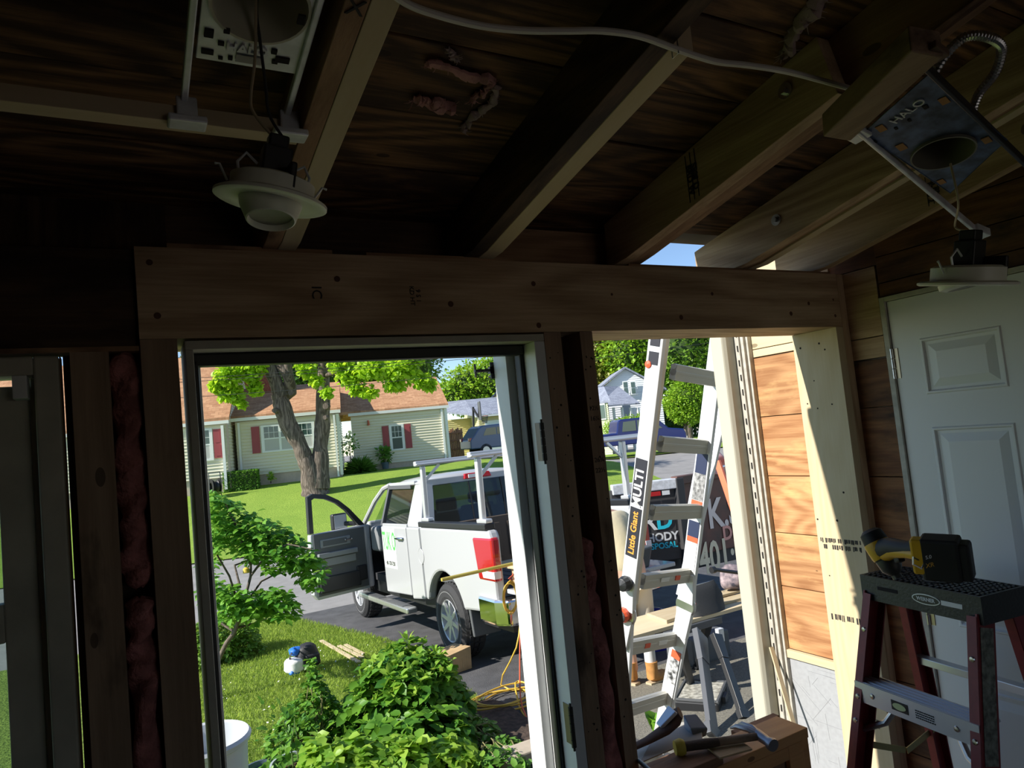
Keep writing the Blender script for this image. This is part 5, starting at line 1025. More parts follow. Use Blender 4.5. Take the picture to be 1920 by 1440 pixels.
def crown(name, label, cat, blobs, n, size, m, trunk=None, core=True, group=None, simple=True, corem=None, loc=None, tm=None):
    """blobs: (centre, radii). a tree: foliage + trunk as parts of one thing"""
    b0 = np.array(blobs[0][0]); root = thing(name, label, cat, tuple(loc if loc is not None else (b0[0], b0[1], ground_z(b0[0], b0[1]))), group=group)
    vol = np.array([r[0]*r[1]+r[1]*r[2]+r[0]*r[2] for _, r in blobs]); vol = vol/vol.sum(); P = []; Dd = []
    for (c, r), w in zip(blobs, vol):
        k = int(n*w); d = RNG.normal(0, 1, (k, 3)); d /= np.linalg.norm(d, axis=1)[:, None]; rad = RNG.uniform(.72, 1.06, k)[:, None]*(1+.13*np.sin(d[:, 0:1]*7+d[:, 2:3]*5+c[0]))
        P.append(np.array(c)+d*np.array(r)*rad); dd = d*.55+RNG.normal(0, .55, (k, 3)); dd[:, 2] -= .25; Dd.append(dd)
    P = np.concatenate(P); Dd = np.concatenate(Dd)
    fo = leaves('foliage', P, Dd, size, m, root, simple=simple)
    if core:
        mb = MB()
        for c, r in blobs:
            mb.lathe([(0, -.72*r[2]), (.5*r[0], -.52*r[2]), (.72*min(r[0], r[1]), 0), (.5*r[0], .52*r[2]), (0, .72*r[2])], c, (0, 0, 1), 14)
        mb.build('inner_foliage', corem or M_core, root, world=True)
    if trunk:
        mb = MB(); mb.ring(trunk[0], trunk[1], 10); mb.build('trunk', tm or M_bark, root, world=True, smooth=True)
    return root
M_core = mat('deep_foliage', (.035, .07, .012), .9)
M_bark = wood('grey_bark', (.25, .20, .165), (.07, .055, .045), 'Z', knots=0, grain=1.6, ring=9, rough=.95, bump=1.0, stain=(.10, .085, .07), stain_amt=.25, dirscale=.6)
M_lf = {'maple': leafmat('maple_leaf', (.24, .46, .02), (.42, .62, .04), .45), 'far': leafmat('far_leaf', (.10, .22, .025), (.20, .35, .04), .3), 'far2': leafmat('olive_leaf', (.22, .24, .04), (.34, .32, .07), .3), 'dark': leafmat('dark_leaf', (.03, .09, .02), (.08, .17, .03), .25),
        'bright': leafmat('bright_far_leaf', (.18, .36, .03), (.32, .50, .04), .35), 'hyd': leafmat('hydrangea_leaf', (.045, .16, .02), (.16, .34, .03), .3), 'light': leafmat('light_leaf', (.13, .31, .03), (.36, .54, .07), .4), 'dog': leafmat('small_tree_leaf', (.07, .24, .03), (.20, .42, .05), .35), 'mid': leafmat('mid_leaf', (.08, .22, .03), (.16, .34, .05), .3)}
# big tree on the lawn
p0 = dep(603, 914, 26.0); tz0 = ground_z(p0.x, p0.y); D = 26
def tp(px, py, dz=0): return dep(px, py, D+dz)
bt_ = thing('lawn_tree', 'large grey barked tree with forked trunk and bright green leaves on the far lawn', 'tree', (p0.x, p0.y, tz0))
def limb(pts, rs, name='trunk'):
    mb = MB(); P = []; RR = []
    for i in range(len(pts)-1):
        for k in range(3): t = k/3; P.append(pts[i].lerp(pts[i+1], t)); RR.append((rs[i]+(rs[i+1]-rs[i])*t)*(1+.06*math.sin(i*5+k*2.1)))
    P.append(pts[-1]); RR.append(rs[-1]); mb.ring(P, RR, 14); return mb.build(name, M_bark, bt_, world=True, smooth=True)
limb([tp(592, 936), tp(589, 915), tp(582, 880), tp(571, 858)], [.62, .47, .36, .29]); limb([tp(572, 860), tp(561, 832), tp(540, 795), tp(527, 755), tp(522, 738)], [.29, .29, .33, .30, .27], 'limb')
limb([tp(528, 745), tp(515, 712), tp(499, 675), tp(490, 630), tp(480, 560)], [.27, .25, .22, .20, .15], 'limb'); limb([tp(530, 742, .3), tp(545, 735, .3), tp(541, 708), tp(520, 675), tp(512, 630)], [.25, .24, .20, .14, .12], 'limb'); limb([tp(545, 728, .2), tp(540, 690), tp(537, 665), tp(545, 600)], [.17, .16, .15, .12], 'limb')
limb([tp(597, 915), tp(600, 875, .1), tp(601, 838, .2), tp(605, 795, .3), tp(606, 740, .3), tp(607, 700, .3), tp(612, 640), tp(616, 560)], [.42, .34, .26, .28, .25, .22, .20, .16], 'limb')
limb([tp(606, 705, .3), tp(660, 690, -.5), tp(720, 680, -1)], [.10, .07, .04], 'branch'); limb([tp(500, 690), tp(450, 690, -.5), tp(415, 690, -1)], [.08, .05, .03], 'branch')
for (kx, ky, r) in ((549, 737, .13), (613, 762, .14), (612, 783, .10), (518, 770, .11)):
    q = tp(kx, ky, -.30); mb = MB(); mb.ring([q, q+Vector((-F.x*.22, -F.y*.22, 0))], [r, r*.8], 10); mb.build('branch_stub', M_bark, bt_, world=True, smooth=True)
def cl(px, py, dz, rx, rz_): q = tp(px, py, dz); return ((q.x, q.y, q.z), (rx, rx*.8, rz_))
bl = [cl(430, 700, -1, .5, .42), cl(405, 722, -1, .28, .25), cl(440, 735, -.8, .35, .40), cl(470, 690, -.6, .55, .5), cl(478, 725, -.6, .28, .32), cl(420, 735, -.9, .25, .3), cl(452, 755, -.8, .16, .16),
      cl(575, 690, -.6, .38, .30), cl(592, 712, -.6, .28, .2), cl(640, 680, -.8, .5, .35), cl(660, 705, -.8, .55, .38), cl(700, 690, -1, .7, .42), cl(750, 690, -1, .65, .42), cl(790, 712, -1, .45, .28), cl(805, 722, -1, .22, .18), cl(690, 735, -1, .35, .22), cl(668, 728, -1, .28, .2), cl(612, 735, -.8, .22, .18), cl(740, 720, -1, .42, .25), cl(775, 672, -1, .45, .3),
      cl(600, 610, 0, 1.2, .6), cl(480, 600, 0, 1.0, .6), cl(700, 600, 0, 1.2, .7), cl(560, 500, 0, 1.8, 1.4)]
P = []; Dd = []
for c, r in bl:
    vv = r[0]*r[2]; k = int(min(1600, 420*vv*4+90)); d = RNG.normal(0, 1, (k, 3)); d /= np.linalg.norm(d, axis=1)[:, None]; P.append(np.array(c)+d*np.array(r)*RNG.uniform(.3, 1.08, k)[:, None]); x = RNG.normal(0, .6, (k, 3)); x[:, 2] -= .5; Dd.append(x)
leaves('foliage', np.concatenate(P), np.concatenate(Dd), .17, M_lf['maple'], bt_, wide=1.3)
# distant trees
def fb(px, py, D, r, rz_=None): q = dep(px, py, D); return ((q.x, q.y, q.z), (r, r*.8, rz_ or r))
TR = [('leafy_tree', 'broad green tree rising behind the garage roof', [fb(880, 728, 64, 2.8, 2.2), fb(915, 715, 64, 2.6, 2.2), fb(940, 718, 65, 3, 2.4), fb(970, 700, 65, 3, 3), fb(852, 742, 63, 1.8, 1.4)], 9000, .34, 'bright'),
      ('leafy_tree', 'dark green trees behind the roof of the beige house, left of centre', [fb(560, 705, 50, 2.6, 1.8), fb(610, 700, 50, 2.6, 1.8), fb(650, 690, 51, 2.4, 2), fb(510, 690, 51, 2.5, 2)], 6500, .30, 'dark'),
      ('leafy_tree', 'tall bluish green tree above the right wing of the beige house', [fb(700, 680, 52, 2.6, 2.6), fb(750, 672, 52, 2.6, 2.4), fb(785, 690, 53, 1.8, 1.8), fb(730, 640, 52, 3, 2.4)], 7500, .26, 'far'),
      ('leafy_tree', 'olive tree top showing above the left roof', [fb(390, 668, 60, 3.2, 2.2), fb(450, 660, 60, 3, 2.2)], 3000, .3, 'far2'),
      ('leafy_tree', 'olive yellow tree at the left edge behind the white house', [fb(1120, 650, 75, 5, 5), fb(1150, 670, 74, 4.5, 4.5), fb(1100, 700, 74, 4, 4)], 8000, .42, 'far2'),
      ('leafy_tree', 'tall bright green tree right behind the white house', [fb(1195, 650, 72, 4.2, 4.2), fb(1215, 690, 72, 3, 3), fb(1175, 668, 71, 3, 3), fb(1230, 640, 72, 3.4, 4)], 8000, .40, 'bright'),
      ('leafy_tree', 'dark dense tree behind the rung of the tall ladder', [fb(1275, 660, 70, 4, 3.6), fb(1310, 690, 70, 4, 3.4), fb(1345, 660, 71, 4, 4), (fb(1290, 700, 70, 3.4, 2.4))], 8000, .38, 'far'),
      ('leafy_tree', 'low distant tree row beyond the street at the right', [fb(1330, 770, 80, 4, 3), fb(1260, 780, 80, 4, 3), fb(1390, 750, 80, 5, 4), fb(1200, 775, 82, 5, 3)], 5000, .5, 'dark')]
for i, (nm, lb, bl_, n, sz, mk) in enumerate(TR):
    c = bl_[0][0]; b2 = Vector((c[0], c[1], ground_z(c[0], c[1]))); crown(nm, lb, 'tree', bl_, n, sz, M_lf[mk], trunk=([b2, Vector(c)], [.35, .2]))
q = dep(1285, 806, 44); crown('round_street_tree', 'round bright green young tree standing alone beyond the street', 'tree', [fb(1287, 745, 44, 1.3, 1.1), fb(1287, 775, 44, 1.15, .7), fb(1300, 760, 44, 1.0, .9), fb(1272, 760, 44, 1.0, .9), fb(1290, 722, 44, .8, .7)], 9000, .15, M_lf['bright'], trunk=([Vector((q.x, q.y, ground_z(q.x, q.y))), q, dep(1287, 770, 44)], [.16, .13, .1]))
crown('hedge', 'sunlit yellow green hedge behind the navy pickup', 'hedge', [fb(1155, 802, 43, .9, .5), fb(1180, 798, 43, 1.0, .6), fb(1205, 795, 43, .9, .6)], 3500, .12, M_lf['bright'])
# garden plants at the beige house
q = uv(-4.0, 29.3, ground_z(*uv(-4, 29.3).xy)); P = []
k = 4200; d = RNG.uniform(-1, 1, (k, 3)); ax_ = RNG.integers(0, 3, k); d[np.arange(k), ax_] = np.sign(d[np.arange(k), ax_]); hb = thing('clipped_hedge', 'small clipped box hedge at the foot of the beige house wall', 'hedge', tuple(uv(-4.25, 29.25, ground_z(*uv(-4.25, 29.25).xy))))
Pw = np.array([np.array(uv(-4.25+x*.62, 29.25+y*.35, hb.location.z+.36+z*.36)) for x, y, z in d*(1-.03)]); leaves('foliage', Pw, d+RNG.normal(0, .5, (k, 3)), .07, M_lf['mid'], hb, simple=True)
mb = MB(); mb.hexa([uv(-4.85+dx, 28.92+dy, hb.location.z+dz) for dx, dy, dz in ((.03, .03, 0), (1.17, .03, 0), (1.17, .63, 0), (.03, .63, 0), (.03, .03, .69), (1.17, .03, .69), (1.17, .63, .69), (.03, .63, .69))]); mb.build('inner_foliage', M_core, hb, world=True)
c = onV(675, 872, 31.6); gr = thing('ornamental_grass', 'mound of long arching grass beside the side door of the beige house', 'ornamental grass', (c.x, c.y, ground_z(c.x, c.y))); k = 1400; a = RNG.uniform(0, 6.28, k); el = RNG.uniform(.15, 1.3, k); Dd = np.stack([np.cos(a)*np.cos(el), np.sin(a)*np.cos(el), np.sin(el)], 1); P = np.array([c.x, c.y, gr.location.z])+Dd*RNG.uniform(.1, .42, k)[:, None]; leaves('grass_blades', P, Dd+np.array([0, 0, -.35]), .42, M_lf['mid'], gr, wide=.12, simple=True)
def smallplant(name, label, cat, px, py, V, h, n, sz, m, flower=None, pot=None):
    c = onV(px, py, V); z = c.z; r = thing(name, label, cat, (c.x, c.y, z)); d = RNG.normal(0, 1, (n, 3)); P = np.array([c.x, c.y, z+h*.6])+d*np.array([h*.12, h*.12, h*.12]); leaves('foliage', P, d+RNG.normal(0, .4, (n, 3)), sz, m, r, simple=True)
    mb = MB(); mb.cyl((c.x, c.y, z), (c.x, c.y, z+h*.6), .02, n=6); mb.build('stem', M_bark, r, world=True)
    if flower: d = RNG.normal(0, 1, (n//2, 3)); P = np.array([c.x, c.y-.1, z+h*.75])+d*np.array([h*.10, h*.10, h*.07]); leaves('flowers', P, d, sz, flower, r, simple=True)
    if pot: mb = MB(); mb.lathe([(0, 0), (.14, 0), (.18, .3), (.16, .3), (0, .28)], (c.x, c.y, z-.02), n=18); mb.build('pot', pot, r, world=True)
    return r
smallplant('hanging_flower_basket', 'cream flowers on a stand by the side door of the beige house', 'flower basket', 658, 868, 31.2, 1.35, 140, .14, M_lf['mid'], flower=mat('cream_flower', (.85, .82, .60), .7))
smallplant('potted_plant', 'tall potted plant against the right wing of the beige house', 'potted plant', 723, 878, 32.7, 1.05, 160, .20, M_lf['mid'], pot=mat('blue_grey_pot', (.08, .12, .16), .5))
smallplant('flowering_shrub', 'tiny yellowish shrub at the foundation right of the clipped hedge', 'shrub', 508, 906, 29.6, .45, 90, .10, M_lf['light'])
# hose reel by the left wall
c = onV(404, 918, 28.2); c.z = ground_z(c.x, c.y); hr = thing('hose_reel', 'black garden hose reel cart at the left of the beige house', 'hose reel', tuple(c)); 
mb = MB(); mb.lathe([(.16, -.16), (.30, -.15), (.30, -.13), (.18, -.12), (.25, -.08), (.18, 0), (.25, .08), (.18, .12), (.30, .13), (.30, .15), (.16, .16)], (0, 0, .42), (1, .2, 0), 20, closed=True); mb.build('reel', M_black, hr)
mb = MB()
for x in (-.2, .2): mb.ring([(x, .05, 0), (x, 0, .42), (x, .05, .95)], .018, 6)
mb.cyl((-.2, .05, .95), (.2, .05, .95), .018, n=6); mb.build('cart_frame', M_grey, hr)
# ---------------- tall silver articulated ladder ----------------
M_lad = mat('ladder_aluminium', (.72, .74, .77), .42, .2); M_ladr = mat('rung_aluminium', (.56, .54, .48), .45, .3); M_tan = mat('dusty_aluminium_edge', (.72, .66, .56), .5, .2)
M_orange_k = mat('orange_red_knob', (.85, .12, .05), .4); M_lab = mat('label_white', (.82, .82, .80), .5); M_labk = mat('label_black', (.02, .02, .03), .5)
lg = thing('articulated_ladder', 'tall silver folding ladder with red hinge knobs standing in the open doorway', 'ladder', (2.05, 2.75, -.5))
LT, LH = dep(1238, 590, 2.98), dep(1174, 1150, 3.2); RT, RH = dep(1352, 590, 3.30), dep(1286, 1135, 3.48)
LB, RB = dep(1160, 1440, 3.36), dep(1243, 1360, 3.66)
def lparts(mb, name, m, bv=.004): return mb.build(name, m, lg, world=True, bevel=bv)
def railp(name, a, b, other, w=.026, h=.078, m=M_lad):
    mb = MB(); r = (other-a).normalized(); ax = (b-a).normalized(); n = ax.cross(r).normalized()
    mb.beam(a, b, w, h, up=n); return lparts(mb, name, m), r, ax, n
def ext(a, b, t): return a+(b-a)*t
rl, r_, ax_, n_ = railp('rail', LT, ext(LT, LH, .96), RT); rr2, *_ = railp('rail', RT, ext(RT, RH, .96), LT)
mb = MB(); o_ = r_*.03+n_*.0; mb.beam(LT+o_+r_*.012, ext(LT, LH, .9)+o_*.4, .022, .06, up=n_); lparts(mb, 'inner_rail', M_tan)
for s_ in (-1, 1):
    mb = MB(); mb.beam(LT+n_*s_*.036+r_*.013, ext(LT, LH, .96)+n_*s_*.036+r_*.013, .03, .006, up=n_); lparts(mb, 'rail_flange', M_tan, 0)
railp('rail', LH+(LB-LH)*.05, LB, RB); railp('rail', RH+(RB-RH)*.05, ext(RH, RB, 1.6), LB)
LB2 = ext(LH, LB, 2.2)
mb = MB(); mb.beam(LB, LB2, .026, .078, up=n_); lparts(mb, 'rail', M_lad)
# rear pair of rails (the other half of the ladder)
mb = MB(); mb.beam(dep(1362, 735, 3.55), ext(RH, RB, -.05)+Vector((.02, .06, 0)), .022, .06, up=n_); lparts(mb, 'rear_rail', M_lad)
mb = MB(); mb.beam(dep(1340, 715, 3.42), dep(1296, 960, 3.5), .012, .075, up=r_); lparts(mb, 'rear_rail', M_lad)
def rung(a, b, mats=M_ladr, tagc=True):
    mb = MB(); d = (b-a).normalized(); 
    for k, (o1, rr) in enumerate(((.024, .013), (0, .017), (-.024, .013))):
        q = ax_*(-o1); mb.cyl(a+q, b+q, rr, n=10)
    mb.beam(a, b, .03, .066, up=ax_); g = lparts(mb, 'rung', mats, 0)
    return g
RY = ((1262, 697, 1347, 712), (1238, 832, 1325, 838), (1222, 961, 1316, 958), (1204, 1090, 1292, 1078))
rg = []
for (x0, y0, x1, y1) in RY:
    t = (y0-590)/(1150-590); D0 = 2.98+.22*t; D1 = 3.30+.18*t; rg.append((rung(dep(x0, y0, D0+.01), dep(x1, y1, D1)), dep(x0, y0, D0), dep(x1, y1, D1)))
for (x0, y0, x1, y1, D0, D1) in ((1170, 1216, 1272, 1196, 3.27, 3.56), (1176, 1330, 1252, 1306, 3.33, 3.64), (1172, 1440, 1232, 1412, 3.4, 3.72)):
    rg.append((rung(dep(x0, y0, D0), dep(x1, y1, D1)), dep(x0, y0, D0), dep(x1, y1, D1)))
for k in (3, 4):
    g, a, b = rg[k]; f = .72 if k == 3 else .40; q = a.lerp(b, f); fwd = -F*.022; mb = MB(); mb.beam(q+fwd-(b-a).normalized()*.02, q+fwd+(b-a).normalized()*.02, .004, .022, up=ax_); mb.build('rung_label', M_orange_k, g, world=True)
    q = a.lerp(b, .45 if k == 3 else .68)
    mb = MB(); mb.beam(q+fwd-(b-a).normalized()*.035, q+fwd+(b-a).normalized()*.035, .003, .02, up=ax_); mb.build('rung_label', M_lab, g, world=True)
for p in (LH, RH):
    out = -r_ if p is LH else r_
    mb = MB(); mb.lathe([(0, -.012), (.052, -.012), (.058, 0), (.052, .012), (0, .012)], p, r_, 28); lparts(mb, 'hinge_disc', M_steel, .003); mb = MB(); mb.beam(p-ax_*.17, p-ax_*.02, .03, .06, up=n_, h2=.09); mb.beam(p+ax_*.02, p+ax_*.17, .03, .09, up=n_, h2=.06); lparts(mb, 'hinge', M_lad, .003)
    mb = MB(); mb.lathe([(0, .0), (.034, .0), (.036, .02), (.030, .032)], p+out*.013, out, 12); lparts(mb, 'hinge_knob', M_orange_k, .003); mb = MB(); mb.lathe([(.029, .033), (.022, .04), (0, .042)], p+out*.013, out, 14); lparts(mb, 'knob_cap', M_grey, 0)
p = dep(1178, 1092, 3.17); mb = MB(); mb.lathe([(0, -.02), (.03, -.02), (.036, 0), (.03, .03), (0, .04)], p-r_*.02, -r_, 12); lparts(mb, 'side_lock', M_black, .003)
for (px, py) in ((1217, 683), (1212, 822), (1196, 952)):
    t = (py-590)/560; p = dep(px, py, 2.99+.22*t); mb = MB(); mb.lathe([(0, 0), (.017, 0), (.017, .022), (0, .026)], p+r_*.012, -r_, 10); lparts(mb, 'lock_tab', M_orange_k, .002)
def label(a, b, w, m, name='label'):
    mb = MB(); off = -r_*.0145; mb.beam(a+off, b+off, .0016, w, up=n_); return lparts(mb, name, m, 0)
fx = lambda px, py: (lambda t: ext(LT, LH, t))((py-590)/560)
label(fx(0, 850), fx(0, 935), .062, M_labk); label(fx(0, 942), fx(0, 1036), .062, M_labk); label(fx(0, 612), fx(0, 645), .05, M_labk); label(fx(0, 655), fx(0, 678), .05, M_labk)
def lrtext(body, py, size, m, **k):
    p = fx(0, py)-r_*.0156; M = frame(p, -ax_, n_ if 1 else -n_); 
    if M.col[2].xyz.dot(-r_) < 0: M = frame(p, -ax_, -n_)
    o = text('label_lettering', body, size, m, M, lg, depth=.0006, **k); return o
lrtext('MULTI', 905, .062, M_lab, bold=.0015); lrtext('Little Giant', 990, .046, mat('orange_lettering', (.85, .35, .05), .5), bold=.001, sx=.95)
def rlabel(y0, y1, w, m):
    a = ext(RT, RH, (y0-590)/545); b = ext(RT, RH, (y1-590)/545); mb = MB(); mb.beam(a-r_*.0145-n_*0, b-r_*.0145, .0016, w, up=n_); return lparts(mb, 'label', m, 0)
rlabel(842, 880, .06, mat('navy_label', (.02, .03, .08), .5)); rlabel(880, 930, .06, mat('grey_print_label', (.45, .45, .45), .6, var=.8, vscale=60)); rlabel(931, 941, .06, M_orange_k); rlabel(970, 1000, .06, mat('navy_label2', (.02, .03, .08), .5)); rlabel(1000, 1010, .06, M_orange_k); rlabel(1010, 1065, .06, M_lab)
def rlabel2(t0, t1, m):
    a = ext(RH, RB, t0); b = ext(RH, RB, t1); mb = MB(); mb.beam(a-r_*.0145, b-r_*.0145, .0016, .062, up=n_); lparts(mb, 'label', m, 0)
rlabel2(.36, .42, M_orange_k); rlabel2(.42, .62, mat('pictogram_label', (.7, .7, .7), .6, var=.95, vscale=45)); rlabel2(.62, .90, M_lab)

# ---------------- hanging lamps and their housings ----------------
M_trimr = mat('white_lamp_trim', (.74, .76, .66), .4); M_can = mat('cream_can_inside', (.50, .48, .38), .55); M_bluep = mat('blue_grey_dusty_steel', (.14, .19, .32), .5, .5, var=.6, vscale=30, col2=(.05, .06, .08))
def holed_plate(mb, P, c, r, th, n=32):
    """P: 4 corners, c centre, r radius, in plane"""
    P = [Vector(p) for p in P]; nrm = (P[1]-P[0]).cross(P[3]-P[0]).normalized(); e1 = (P[1]-P[0]).normalized(); e2 = nrm.cross(e1); c = Vector(c); ring = []; out = []
    angs = sorted([2*math.pi*i/n+.01 for i in range(n)]+[math.atan2((p-c).dot(e2), (p-c).dot(e1)) % (2*math.pi) for p in P]); n = len(angs)
    for i in range(n):
        a = angs[i]; d = e1*math.cos(a)+e2*math.sin(a); ring.append(c+d*r); best = 9
        for k in range(4):
            p, q = P[k], P[(k+1) % 4]; e = q-p; den = d.x*0
            nn_ = nrm.cross(e); den = d.dot(nn_)
            if abs(den) < 1e-9: continue
            t = (p-c).dot(nn_)/den
            if t > 0 and t < best:
                h = c+d*t; u_ = (h-p).dot(e)/e.dot(e)
                if -1e-4 <= u_ <= 1.0001: best = t
        out.append(c+d*best)
    for off in (0, 1):
        o = len(mb.v); sh = nrm*th*off
        mb.v += [tuple(p+sh) for p in ring]+[tuple(p+sh) for p in out]
        for i in range(n): mb.f.append((o+i, o+(i+1) % n, o+n+(i+1) % n, o+n+i)); mb.m.append(0)
    mb.ring(P, .0012, 4, closed=True)
    return nrm
hl = thing('lamp_housing', 'bright galvanised recessed lamp housing plate hung on two bars, reading HALO', 'lamp housing', (.19, .95, 2.33))
hr3 = lambda x, y, h=.03: Vector((x, y, zb(y)+h))
Pc = [hr3(.121, 1.038), hr3(.261, 1.038), hr3(.262, .70), hr3(.121, .70)]
mb = MB(); holed_plate(mb, Pc, hr3(.193, .925), .062, .0015); pl = mb.build('mounting_plate', M_galv, hl, world=True)
nr = Vector((0, T, 1)).normalized()
mb = MB(); mb.lathe([(.062, -.004), (.066, -.004), (.066, .09), (.0, .095), (0, .088), (.060, .084), (.062, -.004)], hr3(.193, .925), nr, 32); mb.build('lamp_can', M_can, hl, world=True, smooth=True)
for x in (.110, .264):
    mb = MB(); mb.beam(hr3(x, .45, .028), hr3(x, 1.13, .028), .010, .012); mb.build('hanger_bar', M_galv, hl, world=True, bevel=.002)
    mb = MB(); mb.beam(hr3(x-.025, 1.133, -.006), hr3(x+.03, 1.133, -.006), .012, .035, up=(0, 1, 0)); mb.beam(hr3(x-.012, 1.128, .012), hr3(x+.018, 1.128, .012), .006, .04); mb.build('bar_foot', M_galv, hl, world=True, bevel=.003)
mb = MB()
for (x, y, a, b) in ((.134, 1.020, .008, .004), (.236, 1.012, .010, .005), (.133, .985, .006, .007), (.150, 1.0, .004, .003), (.165, 1.025, .003, .003), (.222, .998, .004, .004), (.226, 1.018, .004, .003), (.155, .975, .004, .004), (.247, .93, .005, .008), (.152, 1.028, .003, .002)):
    mb.hexa([hr3(x-a, y-b, .0255), hr3(x+a, y-b, .0255), hr3(x+a, y+b, .0255), hr3(x-a, y+b, .0255), hr3(x-a, y-b, .0285), hr3(x+a, y-b, .0285), hr3(x+a, y+b, .0285), hr3(x-a, y+b, .0285)])
mb.build('plate_slots', M_dark, hl, world=True)['kind'] = 'stuff'
text('embossed_lettering', 'HALO', .021, M_white, frame(hr3(.185, 1.003, .0265), (1, 0, 0), (0, -1, T)), hl, depth=.0015, bold=.0006)
mb = MB(); a = hr3(.190, 1.022, .0262); mb.beam(a-Vector((.018, 0, 0)), a+Vector((.018, 0, 0)), .001, .014, up=(0, 1, -T)) ; mb.build('sticker', mat('grey_sticker', (.35, .34, .32), .7), hl, world=True)
def lamp(name, label, c, tilt, scale, wires, gd=1.0):
    L_ = thing(name, label, 'lamp', tuple(c), tilt)
    k = scale
    mb = MB(); mb.lathe([(.040*k, .002), (.060*k, .0), (.074*k, -.002), (.078*k, .0), (.078*k, .004), (.072*k, .007), (.058*k, .008), (.058*k, .030*k), (.050*k, .034*k), (.040*k, .034*k)], n=44, closed=True); mb.build('trim_ring', M_trimr, L_, smooth=True)
    mb = MB(); mb.lathe([(.044*k, .010), (.043*k, -.004*k*gd), (.034*k, -.028*k*gd), (.032*k, -.029*k*gd), (.030*k, -.024*k*gd), (.032*k, .004), (.0, .010)], (-.0, 0, 0), (-.06, .30, 1), 36); mb.build('gimbal', M_trimr, L_, smooth=True)
    mb = MB(); mb.lathe([(.0, -.018*k*gd), (.031*k, -.020*k*gd)], (-.0, 0, 0), (-.06, .30, 1), 30); mb.build('lamp_lens', mat('dull_lens', (.30, .31, .24), .5), L_)
    mb = MB(); mb.box((-.020*k, -.018*k, .03*k), (.020*k, .018*k, .078*k)); mb.box((-.014*k, -.014*k, .078*k), (.014*k, .014*k, .096*k)); mb.box((.012*k, -.055*k, .012*k), (.022*k, -.018*k, .05*k)); mb.build('socket', M_black, L_, bevel=.003)
    for s_ in (-1, 1):
        mb = MB(); mb.ring([(s_*.045*k, 0, .02*k), (s_*.050*k, .004, .048*k), (s_*.040*k, .0, .062*k), (s_*.024*k, 0, .05*k)], .0022, 6); mb.ring([(s_*.06*k, .01, .02*k), (s_*.072*k, .015, .042*k), (s_*.078*k, .012, .040*k)], .0018, 6); mb.build('spring_clip', M_galv, L_)
    rm = Euler(tilt).to_matrix()
    for i, w in enumerate(wires):
        inv = (Matrix.Translation(c) @ rm.to_4x4()).inverted(); s0 = Vector(c)+rm @ Vector(((-.008+.016*i)*k, 0, .094*k)); P = [s0]+[Vector(q) for q in w]
        out = []
        for j in range(len(P)-1):
            a, b = P[j], P[j+1]; pa = P[max(0, j-1)]; pb = P[min(len(P)-1, j+2)]
            for q in range(6):
                t = q/6; out.append(.5*((2*a)+(b-pa)*t+(2*pa-5*a+4*b-pb)*t*t+(3*a-pa-3*b+pb)*t**3))
        out.append(P[-1]); mb = MB(); mb.ring([inv @ q for q in out], .0022, 8); mb.build('wire', (mat('tan_wire', (.42, .34, .22), .5), M_bcord)[i], L_, smooth=True)
    return L_
cL = Vector((.203, 1.007, 2.082))
lamp('hanging_downlight', 'white round downlight hanging by two wires under the HALO housing', cL, (.13, .16, 0), 1.0, [[dep(478, 215, 1.0), dep(470, 185, 1.0), dep(478, 110, .99), dep(480, 20, .98), hr3(.19, .92, .10)], [dep(505, 215, 1.0), dep(498, 160, 1.0), dep(488, 80, .99), dep(481, 10, .98), hr3(.20, .92, .10)]])
cR = Vector((1.487, .752, 1.925))
pa, pb = Vector((1.276, .79, 2.222)), onX(1842, 442, 1.84); pc = Vector((1.195, .619, 2.258)); PN = (pb-pa).cross(pc-pa).normalized()
def onP(px, py, off=0): d = ray(px, py); return EYE + d*((pa-EYE).dot(PN)/d.dot(PN)) + PN*off
lamp('hanging_downlight', 'dusty cream downlight hanging beside the steel door, seen from its edge', cR, (.22, -.02, 0), 1.12, [[onP(1797, 400)+Vector((-.10, -.04, -.05)), dep(1797, 380, 1.38), onP(1780, 290, .02)]], gd=.15)
hr_ = thing('lamp_housing', 'blue grey dusty lamp housing plate on bars at the upper right', 'lamp housing', tuple(onP(1768, 278)))
if PN.z < 0: PN = -PN
def ob(name, a, b, w, h, m): mb = MB(); mb.beam(a, b, w, h, up=PN); return mb.build(name, m, hr_, world=True, bevel=.002)
mb = MB(); holed_plate(mb, [onP(1618, 250), onP(1740, 140), onP(1888, 262), onP(1782, 362)], onP(1768, 284), .054, .0015, 36); mb.build('mounting_plate', M_bluep, hr_, world=True)
mb = MB(); mb.lathe([(.054, -.006), (.057, -.006), (.057, .07), (0, .075), (0, .07), (.052, .066), (.054, -.006)], onP(1768, 284), PN, 36); mb.build('lamp_can', mat('dim_can', (.16, .15, .12), .5), hr_, world=True, smooth=True)
ob('hanger_bar', onP(1608, 243), pb, .008, .018, M_galv); ob('hanger_bar', onP(1728, 118), onP(1935, 318), .008, .018, mat('dark_bar', (.05, .05, .055), .5, .6))
ob('bar_foot', onP(1588, 258), onP(1620, 240), .05, .014, M_galv); ob('bar_foot', onP(1735, 92), onP(1760, 110), .035, .014, mat('rusty_foot', (.14, .09, .06), .7)); ob('bar_foot', onP(1826, 428), onP(1850, 438), .02, .02, M_galv)
